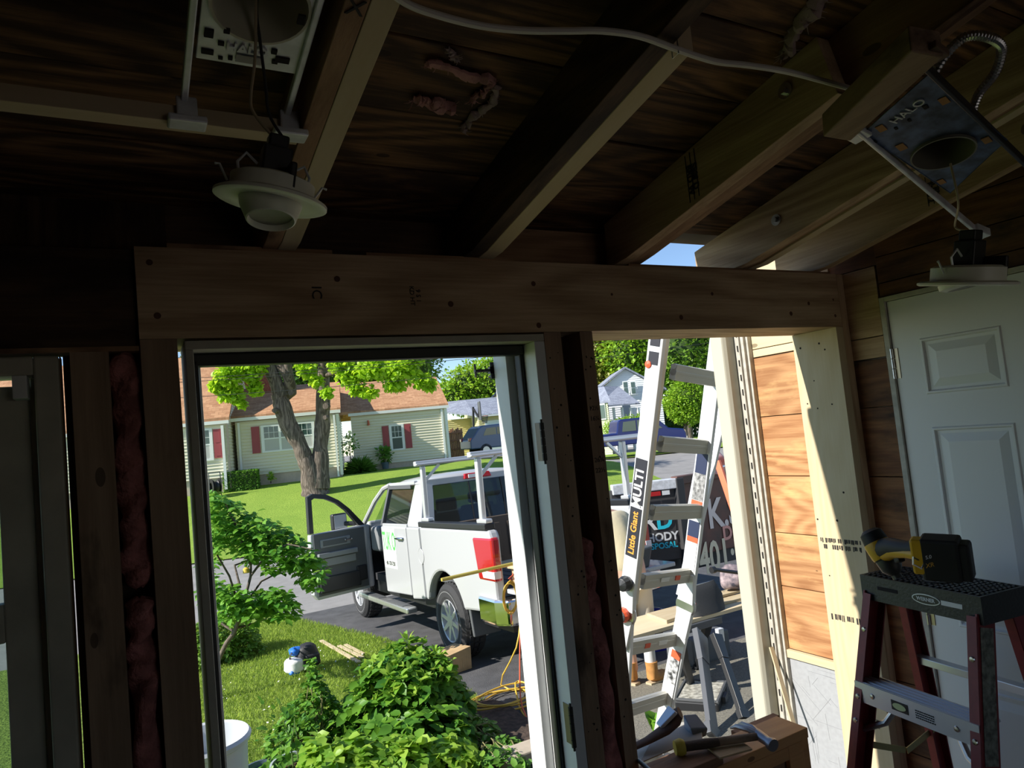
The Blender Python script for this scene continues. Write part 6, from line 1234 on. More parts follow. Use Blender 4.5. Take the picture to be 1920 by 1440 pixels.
for (px, py, s_) in ((1652, 240, .011), (1770, 188, .011), (1850, 262, .011), (1765, 340, .010), (1690, 275, .012), (1735, 200, .006), (1640, 265, .005), (1705, 225, .004), (1680, 240, .004)):
    q = onP(px, py, -.001); mb = MB(); mb.beam(q-(pb-pa).normalized()*s_, q+(pb-pa).normalized()*s_, s_*1.2, .0015, up=PN); mb.build('plate_slot', mat('rust_patch', (.40, .20, .08), .8) if s_ > .008 else M_dark, hr_, world=True)
e1 = (onP(1850, 262)-onP(1652, 240)).normalized()
Mx = frame(onP(1702, 208, -.0012), onP(1740, 196)-onP(1690, 232), onP(1690, 190)-onP(1715, 225))
if Mx.col[2].xyz.dot(F) > 0: Mx = frame(onP(1702, 208, -.0012), -(onP(1740, 196)-onP(1690, 232)), onP(1690, 190)-onP(1715, 225))
text('embossed_lettering', 'HALO', .026, M_galv, Mx, hr_, depth=.0012)
hb = thing('blocking_board', 'short weathered wood block holding the bars of the blue lamp housing', 'blocking board', tuple(onP(1660, 160))); 
mb = MB(); a, b = onP(1568, 250, .012), onP(1738, 88, .012); mb.beam(a, b, .058, .05, up=PN); mb.build('block', M_stud['Y'], hb, world=True, bevel=.003)
# flexible conduit
P = [onP(1738, 178, .01), onP(1770, 140, .03), onP(1815, 118, .05), onP(1862, 118, .05), onP(1885, 138, .05), onP(1872, 172, .04), onP(1838, 205, .03), onP(1822, 228, .01)]
out = []
for j in range(len(P)-1):
    a, b = P[j], P[j+1]; p0_ = P[max(0, j-1)]; p3_ = P[min(len(P)-1, j+2)]
    for q in range(16): t = q/16; out.append(.5*((2*a)+(b-p0_)*t+(2*p0_-5*a+4*b-p3_)*t*t+(3*a-p0_-3*b+p3_)*t**3))
mb = MB(); mb.ring(out, [.0085 if i % 2 else .0068 for i in range(len(out))], 10); tag(mb.build('flexible_conduit', M_steel, smooth=False), 'looped flexible metal conduit above the blue lamp housing', 'conduit')
# white cable along the ceiling

def onR(px, py, h=0):
    d = ray(px, py); t = (2.165+h+Y0*T-EYE.z)/(d.z+T*d.y); return EYE+d*t
cpts = [onR(700, -40, -.008), onR(760, 5, -.008), onR(820, 28, -.006), onR(900, 48, -.004), onR(980, 57, -.004), onR(1060, 58, -.006), onR(1130, 58, -.007), onR(1200, 68, -.009), onR(1268, 92, -.009), onR(1340, 115, -.008), onR(1400, 122, -.008), onR(1470, 133, -.007), onR(1530, 148, -.012), onR(1600, 168, -.012), onR(1640, 185, .03)]
cab = cord('electrical_cable', 'white flat electrical cable stapled across the undersides of the rafters', cpts, .0052, mat('white_cable', (.62, .60, .55), .5), 5, 'cable')
q = onR(1268, 92, -.004); mb = MB(); mb.ring([q+Vector((-.004, -.008, .012)), q+Vector((-.004, -.008, -.012)), q+Vector((-.002, .008, -.012)), q+Vector((-.002, .008, .012))], .0012, 5); mb.build('cable_staple', M_steel, cab)
# shreds of insulation on the roof boards
M_fib = mat('pink_fibre', (.52, .27, .25), .95, bump=.6, bscale=60, var=.4, vscale=30); M_fib2 = mat('grey_pink_fibre', (.36, .27, .27), .95, bump=.6, bscale=60)
def shred(label, pts, w, m, seed, hoff=.131):
    r = random.Random(seed); P = [onR(px, py, hoff) for px, py in pts]; mb = MB(); out = []; rad = []
    for j in range(len(P)-1):
        for q in range(7): out.append(P[j].lerp(P[j+1], q/7)+Vector((r.uniform(-1, 1), r.uniform(-1, 1), r.uniform(-.4, .1)))*.0045); rad.append(w*r.uniform(.5, 1.15))
    out.append(P[-1]); rad.append(w*.3); rad[0] = w*.3; mb.ring(out, rad, 8, sq=.6)
    for i in range(26):
        a = r.choice(out); d = Vector((r.uniform(-1, 1), r.uniform(-1, 1), r.uniform(-.5, .1))).normalized(); mb.ring([a, a+d*w*.9+Vector((0, 0, -.002)), a+d*w*r.uniform(1.1, 1.7)], [.0012, .0009, .0004], 4)
    return tag(mb.build('insulation_shred', m, smooth=True), label, 'insulation')
shred('upper long shred of pink insulation on the roof boards between the left rafters', [(800, 120), (840, 125), (880, 145), (925, 150), (908, 172), (882, 188)], .012, M_fib, 1)
shred('lower clump of pale pink insulation along a board seam', [(772, 185), (800, 190), (830, 198), (850, 205)], .015, M_fib, 2)
shred('grey pink wisp of insulation hanging near the middle dark rafter', [(930, 160), (925, 190), (895, 212), (872, 235), (868, 246)], .009, M_fib2, 3)
shred('dusty tuft at the top of the left bay between rafters', [(842, 95), (850, 108), (860, 112)], .008, M_fib2, 4)
shred('grey insulation wisps in the dark bay at the top right', [(1545, -10), (1520, 25), (1490, 55), (1480, 92), (1470, 98)], .018, M_fib2, 5)

# ---------------- red step ladder with driver on top ----------------
M_fg = mat('red_fibreglass', (.24, .02, .025), .5, var=.2, vscale=40); M_cap = mat('black_ladder_cap', (.025, .027, .03), .45, bump=.15, bscale=120)
sl = thing('step_ladder', 'red fibreglass step ladder with black top cap in front of the steel door', 'step ladder', (1.96, 1.21, 0))
ez = 1.20
c0, c1, c2, c3 = [onZ(px, py, ez) for px, py in ((1612, 1077), (1838, 1120), (1893, 1086), (1668, 1062))]
ux = (c1-c0).normalized(); uy = (c3-c0); uy = (uy-ux*uy.dot(ux)).normalized(); Lc = (c1-c0).length; Wc = .165
def sp(a, b, z): return c0+ux*a+uy*b+Vector((0, 0, z-ez))
def sbx(mb, a0, a1, b0, b1, z0, z1): mb.hexa([sp(a0, b0, z0), sp(a1, b0, z0), sp(a1, b1, z0), sp(a0, b1, z0), sp(a0, b0, z1), sp(a1, b0, z1), sp(a1, b1, z1), sp(a0, b1, z1)])
mb = MB(); sbx(mb, 0, Lc, 0, .008, 1.13, ez); sbx(mb, 0, Lc, Wc-.008, Wc, 1.13, ez); sbx(mb, 0, .008, .008, Wc-.008, 1.13, ez); sbx(mb, Lc-.008, Lc, .008, Wc-.008, 1.13, ez); sbx(mb, .008, Lc-.008, .008, Wc-.008, ez-.012, ez-.004)
for i in range(1, 20): x = Lc*i/20; sbx(mb, x-.0025, x+.0025, .008, Wc-.008, ez-.004, ez+.001)
for j in range(1, 9): y = .008+(Wc-.016)*j/9; sbx(mb, .008, Lc-.008, y-.0025, y+.0025, ez-.004, ez+.001)
mb.build('top_cap', M_cap, sl, world=True)
for a in (.16, .28): 
    mb = MB(); q = sp(Lc*(a+.02) if a < .2 else Lc*.52, Wc*.5, ez+.0015); mb.lathe([(.018, 0), (.024, .0), (.024, .002), (.018, .002)] if a < .2 else [(.034, 0), (.040, 0), (.040, .002), (.034, .002)], q, (0, 0, 1), 24, closed=True); mb.build('tool_hole', M_black, sl, world=True)
mb = MB(); q = sp(Lc*.58, -.0006, 1.166); mb.lathe([(0, .0012), (1, .0012), (1, 0)], (0, 0, 0), (0, 0, 1), 32)
M_ = frame(q, ux, (0, 0, 1)); mb.v = [tuple(M_ @ Vector((v[0]*.042, v[1]*.014, v[2]))) for v in mb.v]; mb.build('brand_badge', M_galv, sl, world=True)
mb = MB(); mb.lathe([(0, .0016), (1, .0016), (1, 0)], (0, 0, 0), (0, 0, 1), 32); mb.v = [tuple(M_ @ Vector((v[0]*.039, v[1]*.0115, v[2]))) for v in mb.v]; mb.build('brand_badge', M_black, sl, world=True)
text('brand_lettering', 'WERNER', .0135, M_white, frame(q-uy*.002, ux, (0, 0, 1)), sl, depth=.0003, bold=.0004)
mb = MB(); sbx(mb, Lc*.70, Lc*.86, -.0012, 0, 1.160, 1.172); mb.build('cap_slot', mat('light_slot', (.75, .75, .72), .5), sl, world=True); mb = MB(); sbx(mb, Lc*.16, Lc*.34, -.0012, 0, 1.165, 1.175); mb.build('cap_slot', M_dark, sl, world=True)
# rails: front pair slopes towards -uy, rear pair towards +uy
H1 = 1.13
def rail_pt(side, front, z):
    k = (H1-z)/H1; a = (.012-.07*k) if side == 0 else (Lc-.012+.07*k); b = (.02-.27*k) if front else (Wc-.02+.19*k); return sp(a, b, z)
for side in (0, 1):
    for front in (1, 0):
        p, q = rail_pt(side, front, 1.15), rail_pt(side, front, .0); inn = ux if side == 0 else -ux; dr_ = (q-p).normalized(); dep_ = uy if front else -uy
        mb = MB(); w = .062 if front else .05
        mb.beam(p+dep_*w/2*0, q, .005, w, up=ux.cross(dr_) if 0 else uy); 
        mb.beam(p-uy*w/2+inn*.012, q-uy*w/2+inn*.012, .026, .004, up=uy); mb.beam(p+uy*w/2+inn*.012, q+uy*w/2+inn*.012, .026, .004, up=uy)
        rl_ = mb.build('rail', M_fg, sl, world=True)
        mb = MB(); mb.beam(q+Vector((0, 0, .0)), q+Vector((0, 0, .03)), .05, w+.01, up=uy); mb.build('foot', M_black, rl_, world=True)
M_stp = mat('step_aluminium', (.72, .73, .75), .4, .5)
for z in (.90, .60, .30):
    a, b = rail_pt(0, 1, z), rail_pt(1, 1, z); mb = MB(); mb.beam(a-uy*.034+Vector((0, 0, -.022)), b-uy*.034+Vector((0, 0, -.022)), .004, .056, up=(0, 0, 1)); mb.beam(a+uy*.004, b+uy*.004, .075, .006)
    for j in range(5): mb.beam(a+uy*(-.028+j*.016)+Vector((0, 0, .005)), b+uy*(-.028+j*.016)+Vector((0, 0, .005)), .005, .004)
    st = mb.build('step', M_stp, sl, world=True)
    mb = MB()
    for s_ in (.16, .84): p = a.lerp(b, s_)-uy*.0365+Vector((0, 0, -.022)); mb.lathe([(0, .004), (.006, .003), (.008, 0)], p, -uy, 12)
    mb.build('rivets', M_steel, sl, world=True)['kind'] = 'stuff'
    if z > .8:
        p = a.lerp(b, .40)-uy*.0368+Vector((0, 0, -.022)); mb = MB(); mb.beam(p-ux*.026, p+ux*.026, .001, .026); mb.build('label', M_black, sl, world=True)
        mb = MB(); mb.lathe([(0, .001), (1, .001), (1, 0)], (0, 0, 0), (0, 0, 1), 24); Mq = frame(p-uy*.001, ux, (0, 0, 1)); mb.v = [tuple(Mq @ Vector((v[0]*.021, v[1]*.009, v[2]))) for v in mb.v]; mb.build('label_oval', mat('pale_green_label', (.55, .62, .30), .5), sl, world=True)
        ip = MB(); r = random.Random(6); ca = a.lerp(b, .53)-uy*.0368
        for q in range(4):
            xx = 0
            while xx < .055: w_ = r.uniform(.002, .006); c_ = ca+ux*(xx+w_/2)+Vector((0, 0, -.014-.006*q)); ip.beam(c_-ux*w_/2, c_+ux*w_/2, .0006, .003); xx += w_+.0015
        ip.build('label_print', M_ink, sl, world=True)['kind'] = 'stuff'
for z in (.92, .45):
    a, b = rail_pt(0, 0, z), rail_pt(1, 0, z); mb = MB(); mb.beam(a, b, .03, .022); mb.build('rear_brace', M_stp, sl, world=True, bevel=.002)
for side in (0, 1):
    a, b = rail_pt(side, 1, .86), rail_pt(side, 0, .70); ii = (ux if side == 0 else -ux)*.01; mb = MB(); m_ = a.lerp(b, .5)+Vector((0, 0, -.06)); mb.beam(a+ii+Vector((0, 0, -.14)), m_+ii+Vector((0, 0, -.05)), .003, .018); mb.beam(m_+ii*1.5+Vector((0, 0, -.05)), b+ii, .003, .018); mb.build('spreader', mat('olive_brass', (.42, .36, .16), .5, .5) if side == 0 else M_steel, sl, world=True)
    a = rail_pt(side, 1, .86); b = a.lerp(rail_pt(1-side, 1, .86), .28); mb = MB(); mb.ring([rail_pt(side, 1, .76)+uy*.02, rail_pt(side, 1, .80)+(ux if side == 0 else -ux)*.07+uy*.02, b+Vector((0, 0, .0))+uy*.02], .009, 8); mb.build('knee_brace', M_steel, sl, world=True, smooth=True)
for z in (.865, .80, 1.05):
    for side in (0, 1):
        p = rail_pt(side, 1, z)-uy*.033+(ux if side == 0 else -ux)*.013; mb = MB(); mb.lathe([(0, .004), (.006, .003), (.0075, 0)], p, -uy, 12); mb.build('rivet', M_steel, sl, world=True)
p, q = rail_pt(1, 1, 1.12), rail_pt(1, 1, .62); mb = MB(); o2 = ux*.0034; mb.beam(p+o2, p.lerp(q, .62)+o2, .0012, .045, up=uy); mb.build('label', mat('grey_warning_label', (.28, .29, .24), .6, var=.7, vscale=70), sl, world=True); mb = MB(); mb.beam(p.lerp(q, .70)+o2, q+o2, .0012, .04, up=uy); mb.build('label', mat('grey_warning_label2', (.34, .34, .24), .6, var=.6, vscale=60), sl, world=True)

# cordless impact driver lying on the cap
dv = thing('impact_driver', 'yellow and black cordless impact driver lying on the step ladder cap', 'impact driver', tuple(sp(Lc*.45, Wc*.5, ez+.002)))
M_yel2 = mat('tool_yellow', (.75, .42, .02), .4); M_rub = mat('tool_rubber', (.02, .02, .022), .6)
DD = 1.62
A = dep(1648, 1030, 1.80); Bm = dep(1690, 1038, 1.74); Cc = dep(1735, 1030, 1.68); Bt = dep(1768, 1040, 1.64)
hd_t = dep(1634, 1002, 1.84); hd_b = dep(1668, 1058, 1.80)
def dpart(mb, name, m, bv=.004, sm=False): return mb.build(name, m, dv, world=True, bevel=bv, smooth=sm)
mb = MB(); ax = (hd_b-hd_t).normalized(); mb.lathe([(0, -.012), (.018, -.012), (.028, -.004), (.031, .02), (.030, .06), (.027, .072)], hd_t, ax, 20); dpart(mb, 'motor_housing', M_rub, 0, True)
mb = MB(); mb.lathe([(.0315, .022), (.033, .03), (.032, .058), (.030, .066)], hd_t, ax, 20); dpart(mb, 'yellow_shell', M_yel2, 0, True)
mb = MB(); mb.lathe([(.028, .070), (.026, .095), (.016, .108), (.012, .112), (.012, .122), (0, .122)], hd_t, ax, 20); dpart(mb, 'nose_cone', mat('grey_nose', (.08, .085, .09), .4, .5), 0, True)
g0 = hd_t+ax*.045; mb = MB(); mb.ring([g0, dep(1672, 1026, 1.76), dep(1700, 1030, 1.71), dep(1728, 1030, 1.67)], [.027, .021, .018, .021], 14, sq=1.15); dpart(mb, 'grip', M_rub, 0, True)
mb = MB(); mb.ring([g0+Vector((0, 0, -.012)), dep(1674, 1034, 1.755), dep(1698, 1037, 1.705), dep(1720, 1040, 1.67)], [.022, .017, .012, .014], 12); dpart(mb, 'yellow_side', M_yel2, 0, True)
mb = MB(); a = dep(1690, 1045, 1.73); mb.beam(a, a+(g0-a)*.25+Vector((0, 0, -.01)), .018, .02); dpart(mb, 'trigger', M_rub)
b0, b1 = dep(1735, 1040, 1.655), dep(1785, 1050, 1.62); bx_ = (b1-b0).normalized(); up_ = (dep(1750, 1008, 1.63)-dep(1762, 1088, 1.64)).normalized()
mb = MB(); c = b0.lerp(b1, .15); mb.beam(c-up_*.045, c+up_*.042, .032, .072, up=bx_); dpart(mb, 'foot_shell', M_yel2, .006)
mb = MB(); c = b0.lerp(b1, .78)+F*.015; mb.beam(c-up_*.052, c+up_*.050, .055, .082, up=bx_); mb.beam(c-up_*.046+bx_*.02, c+up_*.044+bx_*.02, .045, .082, up=bx_); bt3 = dpart(mb, 'battery', M_rub, .007)
text('battery_lettering', '5.0', .012, M_white, frame(dep(1741, 1045, 1.61), up_.cross(F)*-1, up_), dv, depth=.0004)
text('battery_lettering', 'XR', .015, M_yel2, frame(dep(1744, 1060, 1.605), up_.cross(F)*-1, up_), dv, depth=.0004)
mb = MB(); mb.ring([dep(1722, 1050, 1.64), dep(1712, 1045, 1.62), dep(1712, 1058, 1.62), dep(1728, 1066, 1.62), dep(1732, 1058, 1.63)], .0022, 6); dpart(mb, 'belt_hook', M_steel, 0, True)

# ---------------- old cabinet with hand tools in the foreground ----------------
M_cabt = wood('orange_brown_varnish', (.74, .38, .15), (.50, .22, .08), 'X', knots=.3, grain=.7, rough=.5); M_cabd = wood('dark_varnish_board', (.40, .21, .12), (.20, .095, .05), 'X', knots=.5, grain=1.1, stain=(.05, .03, .02), stain_amt=.2)
cb_ = thing('wooden_cabinet', 'old orange brown wooden cabinet lying below the opening, tools on top', 'cabinet', (1.35, 1.5, 0))
def cpart(name, m, lo, hi, bv=.002): mb = MB(); mb.box(lo, hi); return mb.build(name, m, cb_, world=True, bevel=bv)
cpart('top_board', M_cabt, (1.02, 1.434, .772), (1.665, 1.544, .80)); cpart('back_strip', M_cabd, (1.50, 1.5455, .77), (1.68, 1.57, .797)); cpart('side_panel', M_cabt, (1.64, 1.44, .0), (1.668, 1.56, .771)); cpart('side_panel', M_cabd, (1.02, 1.44, .0), (1.045, 1.544, .771))
cpart('shelf_board', M_cabd, (1.145, 1.546, .70), (1.50, 1.70, .725)); cpart('frame_rail', M_cabt, (1.05, 1.436, .735), (1.58, 1.452, .771)); cpart('frame_stile', M_cabt, (1.58, 1.436, .0), (1.64, 1.452, .771))
M_osb = mat('strand_board', (.42, .24, .12), .8, var=.7, vscale=24, col2=(.20, .09, .05)); pnl = cpart('strand_panel', M_osb, (1.045, 1.456, .0), (1.635, 1.468, .735))
r = random.Random(12); sm = MB()
for i in range(9):
    x = 1.22+i*.042; z = .68+r.uniform(-.008, .008); sm.ring([(x+r.uniform(0, .02), 1.4552, z+r.uniform(-.02, .02)) for _ in range(4)], .0022, 5)
sm.build('red_scrawl', mat('faded_red_ink', (.45, .06, .04), .8), pnl, world=True)['kind'] = 'stuff'
cpart('rough_top_piece', M_cabd, (1.02, 1.436, .8005), (1.335, 1.512, .823))
# hammer
hm = thing('claw_hammer', 'old claw hammer with dark grip and yellow butt on the cabinet', 'hammer', (1.5, 1.5, .82))
ha, hb2 = onZ(1268, 1402, .842), onZ(1425, 1380, .842); hx = (hb2-ha).normalized()
mb = MB(); mb.ring([ha, ha.lerp(hb2, .12), ha.lerp(hb2, .35), ha.lerp(hb2, .5)], [.019, .015, .0155, .013], 12, sq=.8); mb.build('grip', mat('dark_grip', (.07, .045, .03), .8, bump=.3, bscale=80), hm, world=True, smooth=True)
mb = MB(); mb.ring([ha-hx*.004, ha+hx*.012, ha+hx*.022], [.018, .022, .018], 28); mb.build('grip_butt', mat('yellow_rubber', (.55, .42, .05), .6), hm, world=True, smooth=True)
mb = MB(); mb.ring([ha.lerp(hb2, .5), hb2-hx*.0], [.011, .010], 10); mb.build('handle', M_stud['X'], hm, world=True, smooth=True)
hc = hb2; hd1 = onZ(1442, 1392, .838); hcl = onZ(1375, 1352, .855)
mb = MB(); dh = (hd1-hc).normalized(); mb.ring([hc-dh*.012, hc+dh*.02, hc+dh*.03, hc+dh*.045, hc+dh*.052], [.014, .013, .012, .0175, .0165], 14)
cdir = (hcl-hc).normalized()
for s_ in (-1, 1): o_ = cdir.cross(Vector((0, 0, 1)))*.007*s_; mb.ring([hc-dh*.005, hc+cdir*.03+o_+Vector((0, 0, .006)), hc+cdir*.07+o_*1.7+Vector((0, 0, -.002)), hcl+o_*2+Vector((0, 0, -.015))], [.012, .009, .0065, .003], 8)
mb.build('hammer_head', mat('worn_steel', (.30, .30, .32), .38, .8), hm, world=True, smooth=True)
def flat(name, label, cat, px, z, th, m, nm=None):
    P = [onZ(x, y, z) for x, y in px]; mb = MB(); n = len(P); mb.add([tuple(p) for p in P]+[tuple(p+Vector((0, 0, th))) for p in P], [tuple(reversed(range(n))), tuple(range(n, 2*n))]+[(i, (i+1) % n, n+(i+1) % n, n+i) for i in range(n)]); return tag(mb.build(name, m, bevel=.0006), label, cat)
flat('wood_shim', 'pale cedar shim leaning on the hammer at the cabinet edge', 'shim', [(1322, 1401), (1374, 1381), (1411, 1407), (1350, 1424)], .8245, .005, wood('cedar_shim', (.70, .50, .28), (.50, .32, .16), 'X', knots=0, grain=.8))
pn = MB(); a, b = onZ(1192, 1421, .83), onZ(1220, 1446, .83); pn.ring([a, a.lerp(b, .2), a.lerp(b, .25), b], [.003, .0045, .006, .006], 10); pn = tag(pn.build('marker_pen', mat('blue_grey_pen', (.25, .36, .45), .4), smooth=True), 'blue grey marker pen on the rough board at the lower left of the cabinet', 'pen')
hk = MB(); P = [onZ(1186, 1402, .80), onZ(1215, 1388, .81), onZ(1245, 1370, .82), onZ(1262, 1348, .84), onZ(1275, 1336, .86)]; hk.ring(P, [.014, .017, .024, .034, .020], 12, sq=.5); tag(hk.build('wooden_tool', mat('dark_old_handle', (.11, .06, .04), .7, var=.4, vscale=30), smooth=True), 'dark curved wooden handle lying behind the hammer', 'handle')
sc = MB(); Q = [onZ(1190, 1412, .775), onZ(1240, 1372, .775), onZ(1318, 1368, .775), onZ(1316, 1396, .775), onZ(1270, 1402, .775), onZ(1200, 1432, .775)]
n = len(Q); sc.add([tuple(p) for p in Q]+[tuple(p+Vector((0, 0, .003+.022*(i in (1, 2))))) for i, p in enumerate(Q)], [tuple(reversed(range(n))), tuple(range(n, 2*n))]+[(i, (i+1) % n, n+(i+1) % n, n+i) for i in range(n)]); tag(sc.build('plastic_sheet', mat('grey_plastic_sheet', (.42, .41, .38), .7)), 'crumpled grey plastic sheet under the wooden handle', 'sheet')
bl_ = MB(); c = onZ(1300, 1362, .80); bl_.hexa([c+Vector(v) for v in ((-.02, -.02, -.03), (.03, -.02, -.03), (.03, .02, -.03), (-.02, .02, -.03), (-.025, -.015, .005), (.03, -.03, -.005), (.035, .02, .022), (-.01, .03, .028))]); tag(bl_.build('blue_scoop', mat('blue_grey_scoop', (.12, .17, .24), .6), bevel=.004), 'small blue grey plastic scoop behind the hammer handle', 'scoop')
br_ = MB(); c = onZ(1252, 1335, .86); br_.beam(onZ(1236, 1362, .83), onZ(1262, 1330, .87), .03, .012, w2=.05); tag(br_.build('putty_knife', mat('blue_steel', (.42, .50, .62), .35, .4), bevel=.003), 'pale blue trowel blade standing behind the dark handle', 'trowel')

# ---------------- worker ----------------
wk = thing('person', 'worker in khaki shirt with green back print and tan boots behind the tall ladder', 'person', (3.98, 5.18, ground_z(3.98, 5.18)))
gw = ground_z(3.98, 5.15)
def skin(name, nodes, edges, m, parent, sub=2):
    me = bpy.data.meshes.new(name); me.from_pydata([tuple(Vector(n[0])-parent.location) for n in nodes], edges, []); o = bpy.data.objects.new(name, me); C.objects.link(o); o.parent = parent
    sk = o.modifiers.new('skin', 'SKIN'); sk.use_smooth_shade = True
    for v, n in zip(me.skin_vertices[0].data, nodes): v.radius = n[1] if isinstance(n[1], tuple) else (n[1], n[1])
    me.skin_vertices[0].data[0].use_root = True
    s_ = o.modifiers.new('sub', 'SUBSURF'); s_.levels = sub; s_.render_levels = sub; me.materials.append(m); return o
hipz = gw+1.0
M_skin = mat('skin', (.52, .30, .21), .5)
body = [((3.99, 5.24, hipz), .13), ((3.97, 5.27, hipz+.22), .13), ((3.94, 5.32, hipz+.42), .15), ((3.87, 5.40, hipz+.53), .055), ((3.80, 5.48, hipz+.60), (.08, .095)), ((3.77, 5.54, hipz+.68), (.075, .09)),
        ((3.76, 5.30, hipz+.46), .06), ((3.68, 5.42, hipz+.22), .042), ((3.66, 5.62, hipz+.06), .032), ((4.12, 5.36, hipz+.44), .06), ((4.20, 5.46, hipz+.20), .042), ((4.16, 5.66, hipz+.06), .032),
        ((3.91, 5.20, hipz-.06), .095), ((3.90, 5.26, gw+.48), .06), ((3.90, 5.20, gw+.10), .042), ((4.06, 5.20, hipz-.06), .095), ((4.08, 5.20, gw+.48), .06), ((4.02, 5.12, gw+.10), .042)]
skin('body', body, [(0, 1), (1, 2), (2, 3), (3, 4), (4, 5), (2, 6), (6, 7), (7, 8), (2, 9), (9, 10), (10, 11), (0, 12), (12, 13), (13, 14), (0, 15), (15, 16), (16, 17)], M_skin, wk)
shirt = [((3.97, 5.22, hipz-.06), (.175, .16)), ((3.955, 5.24, hipz+.20), (.18, .165)), ((3.94, 5.27, hipz+.42), (.20, .18)), ((3.91, 5.34, hipz+.54), (.10, .10)), ((3.77, 5.30, hipz+.43), .082), ((3.69, 5.40, hipz+.24), .064), ((4.11, 5.36, hipz+.41), .082), ((4.19, 5.44, hipz+.22), .064)]
M_kh = mat('khaki_cloth', (.62, .54, .36), .85, bump=.3, bscale=18)
skin('shirt', shirt, [(0, 1), (1, 2), (2, 3), (2, 4), (4, 5), (2, 6), (6, 7)], M_kh, wk)
M_pant = mat('light_work_trousers', (.66, .58, .46), .85, bump=.3, bscale=16)
skin('trousers', [((3.985, 5.22, hipz), (.155, .14)), ((3.90, 5.20, hipz-.14), .105), ((3.895, 5.25, gw+.50), .082), ((3.90, 5.22, gw+.26), .075), ((4.07, 5.18, hipz-.14), .105), ((4.08, 5.18, gw+.50), .082), ((4.03, 5.15, gw+.34), .075)], [(0, 1), (1, 2), (2, 3), (0, 4), (4, 5), (5, 6)], M_pant, wk)
M_boot = mat('tan_boot_leather', (.56, .27, .08), .7, var=.25, vscale=20); M_sole = mat('boot_sole', (.50, .40, .26), .8)
for (x, y, rz) in ((4.02, 5.10, 1.0), (3.88, 5.22, 1.7)):
    dx, dy = math.cos(rz-.7), math.sin(rz-.7)*.6
    if x > 4: dx, dy = .93, .10
    else: dx, dy = -.2, .95
    f_ = Vector((dx, dy, 0)).normalized(); c = Vector((x, y, gw)); q = Vector((-f_.y, f_.x, 0))
    mb = MB(); mb.ring([c+Vector((0, 0, .20)), c+Vector((0, 0, .15)), c+Vector((0, 0, .08)), c+f_*.06+Vector((0, 0, .055)), c+f_*.13+Vector((0, 0, .05)), c+f_*.19+Vector((0, 0, .045))], [.056, .052, .058, .052, .048, .030], 14); bo = mb.build('boot', M_boot, wk, world=True, smooth=True)
    mb = MB(); o2 = [c-f_*.06+q*.035, c+f_*.06+q*.045, c+f_*.18+q*.035, c+f_*.22, c+f_*.18-q*.035, c+f_*.06-q*.045, c-f_*.06-q*.035]; mb.prism([(p.x, p.y) for p in o2], lambda a, b, d: (a, b, d), gw+.002, gw+.028); mb.build('sole', M_sole, bo, world=True)
mb = MB(); c = Vector((4.02, 5.11, gw)); mb.cyl(c+Vector((0, 0, .19)), c+Vector((0, 0, .30)), .05, n=14); mb.build('sock', M_white, wk, world=True, smooth=True)
hc_ = Vector((3.772, 5.53, hipz+.66)); mb = MB(); bm = None
mb.lathe([(.0, .118), (.05, .105), (.088, .06), (.098, .0), (.085, -.05)], hc_+Vector((0, -.01, .03)), (0, -.25, 1), 18); mb.build('hair', mat('dark_hair', (.05, .03, .02), .8), wk, world=True, smooth=True)
fd = Vector((-.15, .95, -.25)).normalized(); fs = fd.cross(Vector((0, 0, 1))).normalized()
for s_ in (-1, 1):
    mb = MB(); mb.lathe([(0, .009), (.007, .006), (.010, 0)], hc_+fd*.088+fs*.03*s_, fd, 10); mb.build('eye', M_white, wk, world=True)
    mb = MB(); mb.ring([hc_+fs*.088*s_+Vector((0, 0, .02)), hc_+fs*.10*s_-fd*.01, hc_+fs*.088*s_+Vector((0, 0, -.03))], [.008, .012, .007], 8); mb.build('ear', M_skin, wk, world=True, smooth=True)
mb = MB(); mb.ring([hc_+fd*.085+Vector((0, 0, .01)), hc_+fd*.115+Vector((0, 0, -.02)), hc_+fd*.088+Vector((0, 0, -.03))], [.006, .012, .008], 8); mb.build('nose', M_skin, wk, world=True, smooth=True)
for s_, wr in ((-1, Vector((3.66, 5.62, hipz+.06))), (1, Vector((4.16, 5.66, hipz+.06)))):
    nodes = [(wr, (.03, .022)), (wr+Vector((0, .05, -.015)), (.038, .016))]; ed = [(0, 1)]
    for k in range(4):
        b0_ = wr+Vector((-.03+.02*k, .085, -.022)); L_ = (.062, .072, .068, .052)[k]; i0 = len(nodes); nodes += [(b0_, .010), (b0_+Vector((0, L_*.5, -.012)), .009), (b0_+Vector((0, L_*.8, -.038)), .008)]; ed += [(1, i0), (i0, i0+1), (i0+1, i0+2)]
    i0 = len(nodes); tx = .04 if s_ < 0 else -.04; nodes += [(wr+Vector((tx*.8, .03, -.01)), .011), (wr+Vector((tx*1.3, .065, -.022)), .009)]; ed += [(0, i0), (i0, i0+1)]
    skin('hand', nodes, ed, M_skin, wk, 1)
# back print
mb = MB(); r = random.Random(2); bc = Vector((3.93, 5.062, hipz+.26))
mg_ = mat('green_print', (.42, .50, .10), .8)
for i in range(11):
    a = math.pi*(.08+.84*i/10); d = Vector((math.cos(a), 0, math.sin(a))); mb.beam(bc+d*.012, bc+d*.075+Vector((0, .01, 0)), .003, .010, up=(1, 0, 0) if abs(d.z) > .7 else (0, 0, 1), h2=.003)
mb.build('back_print', mg_, wk, world=True); text('back_lettering', 'TUK', .055, mg_, frame(bc+Vector((0, -.004, -.035)), (1, -.12, 0), (0, 0, 1)), wk, depth=.003)
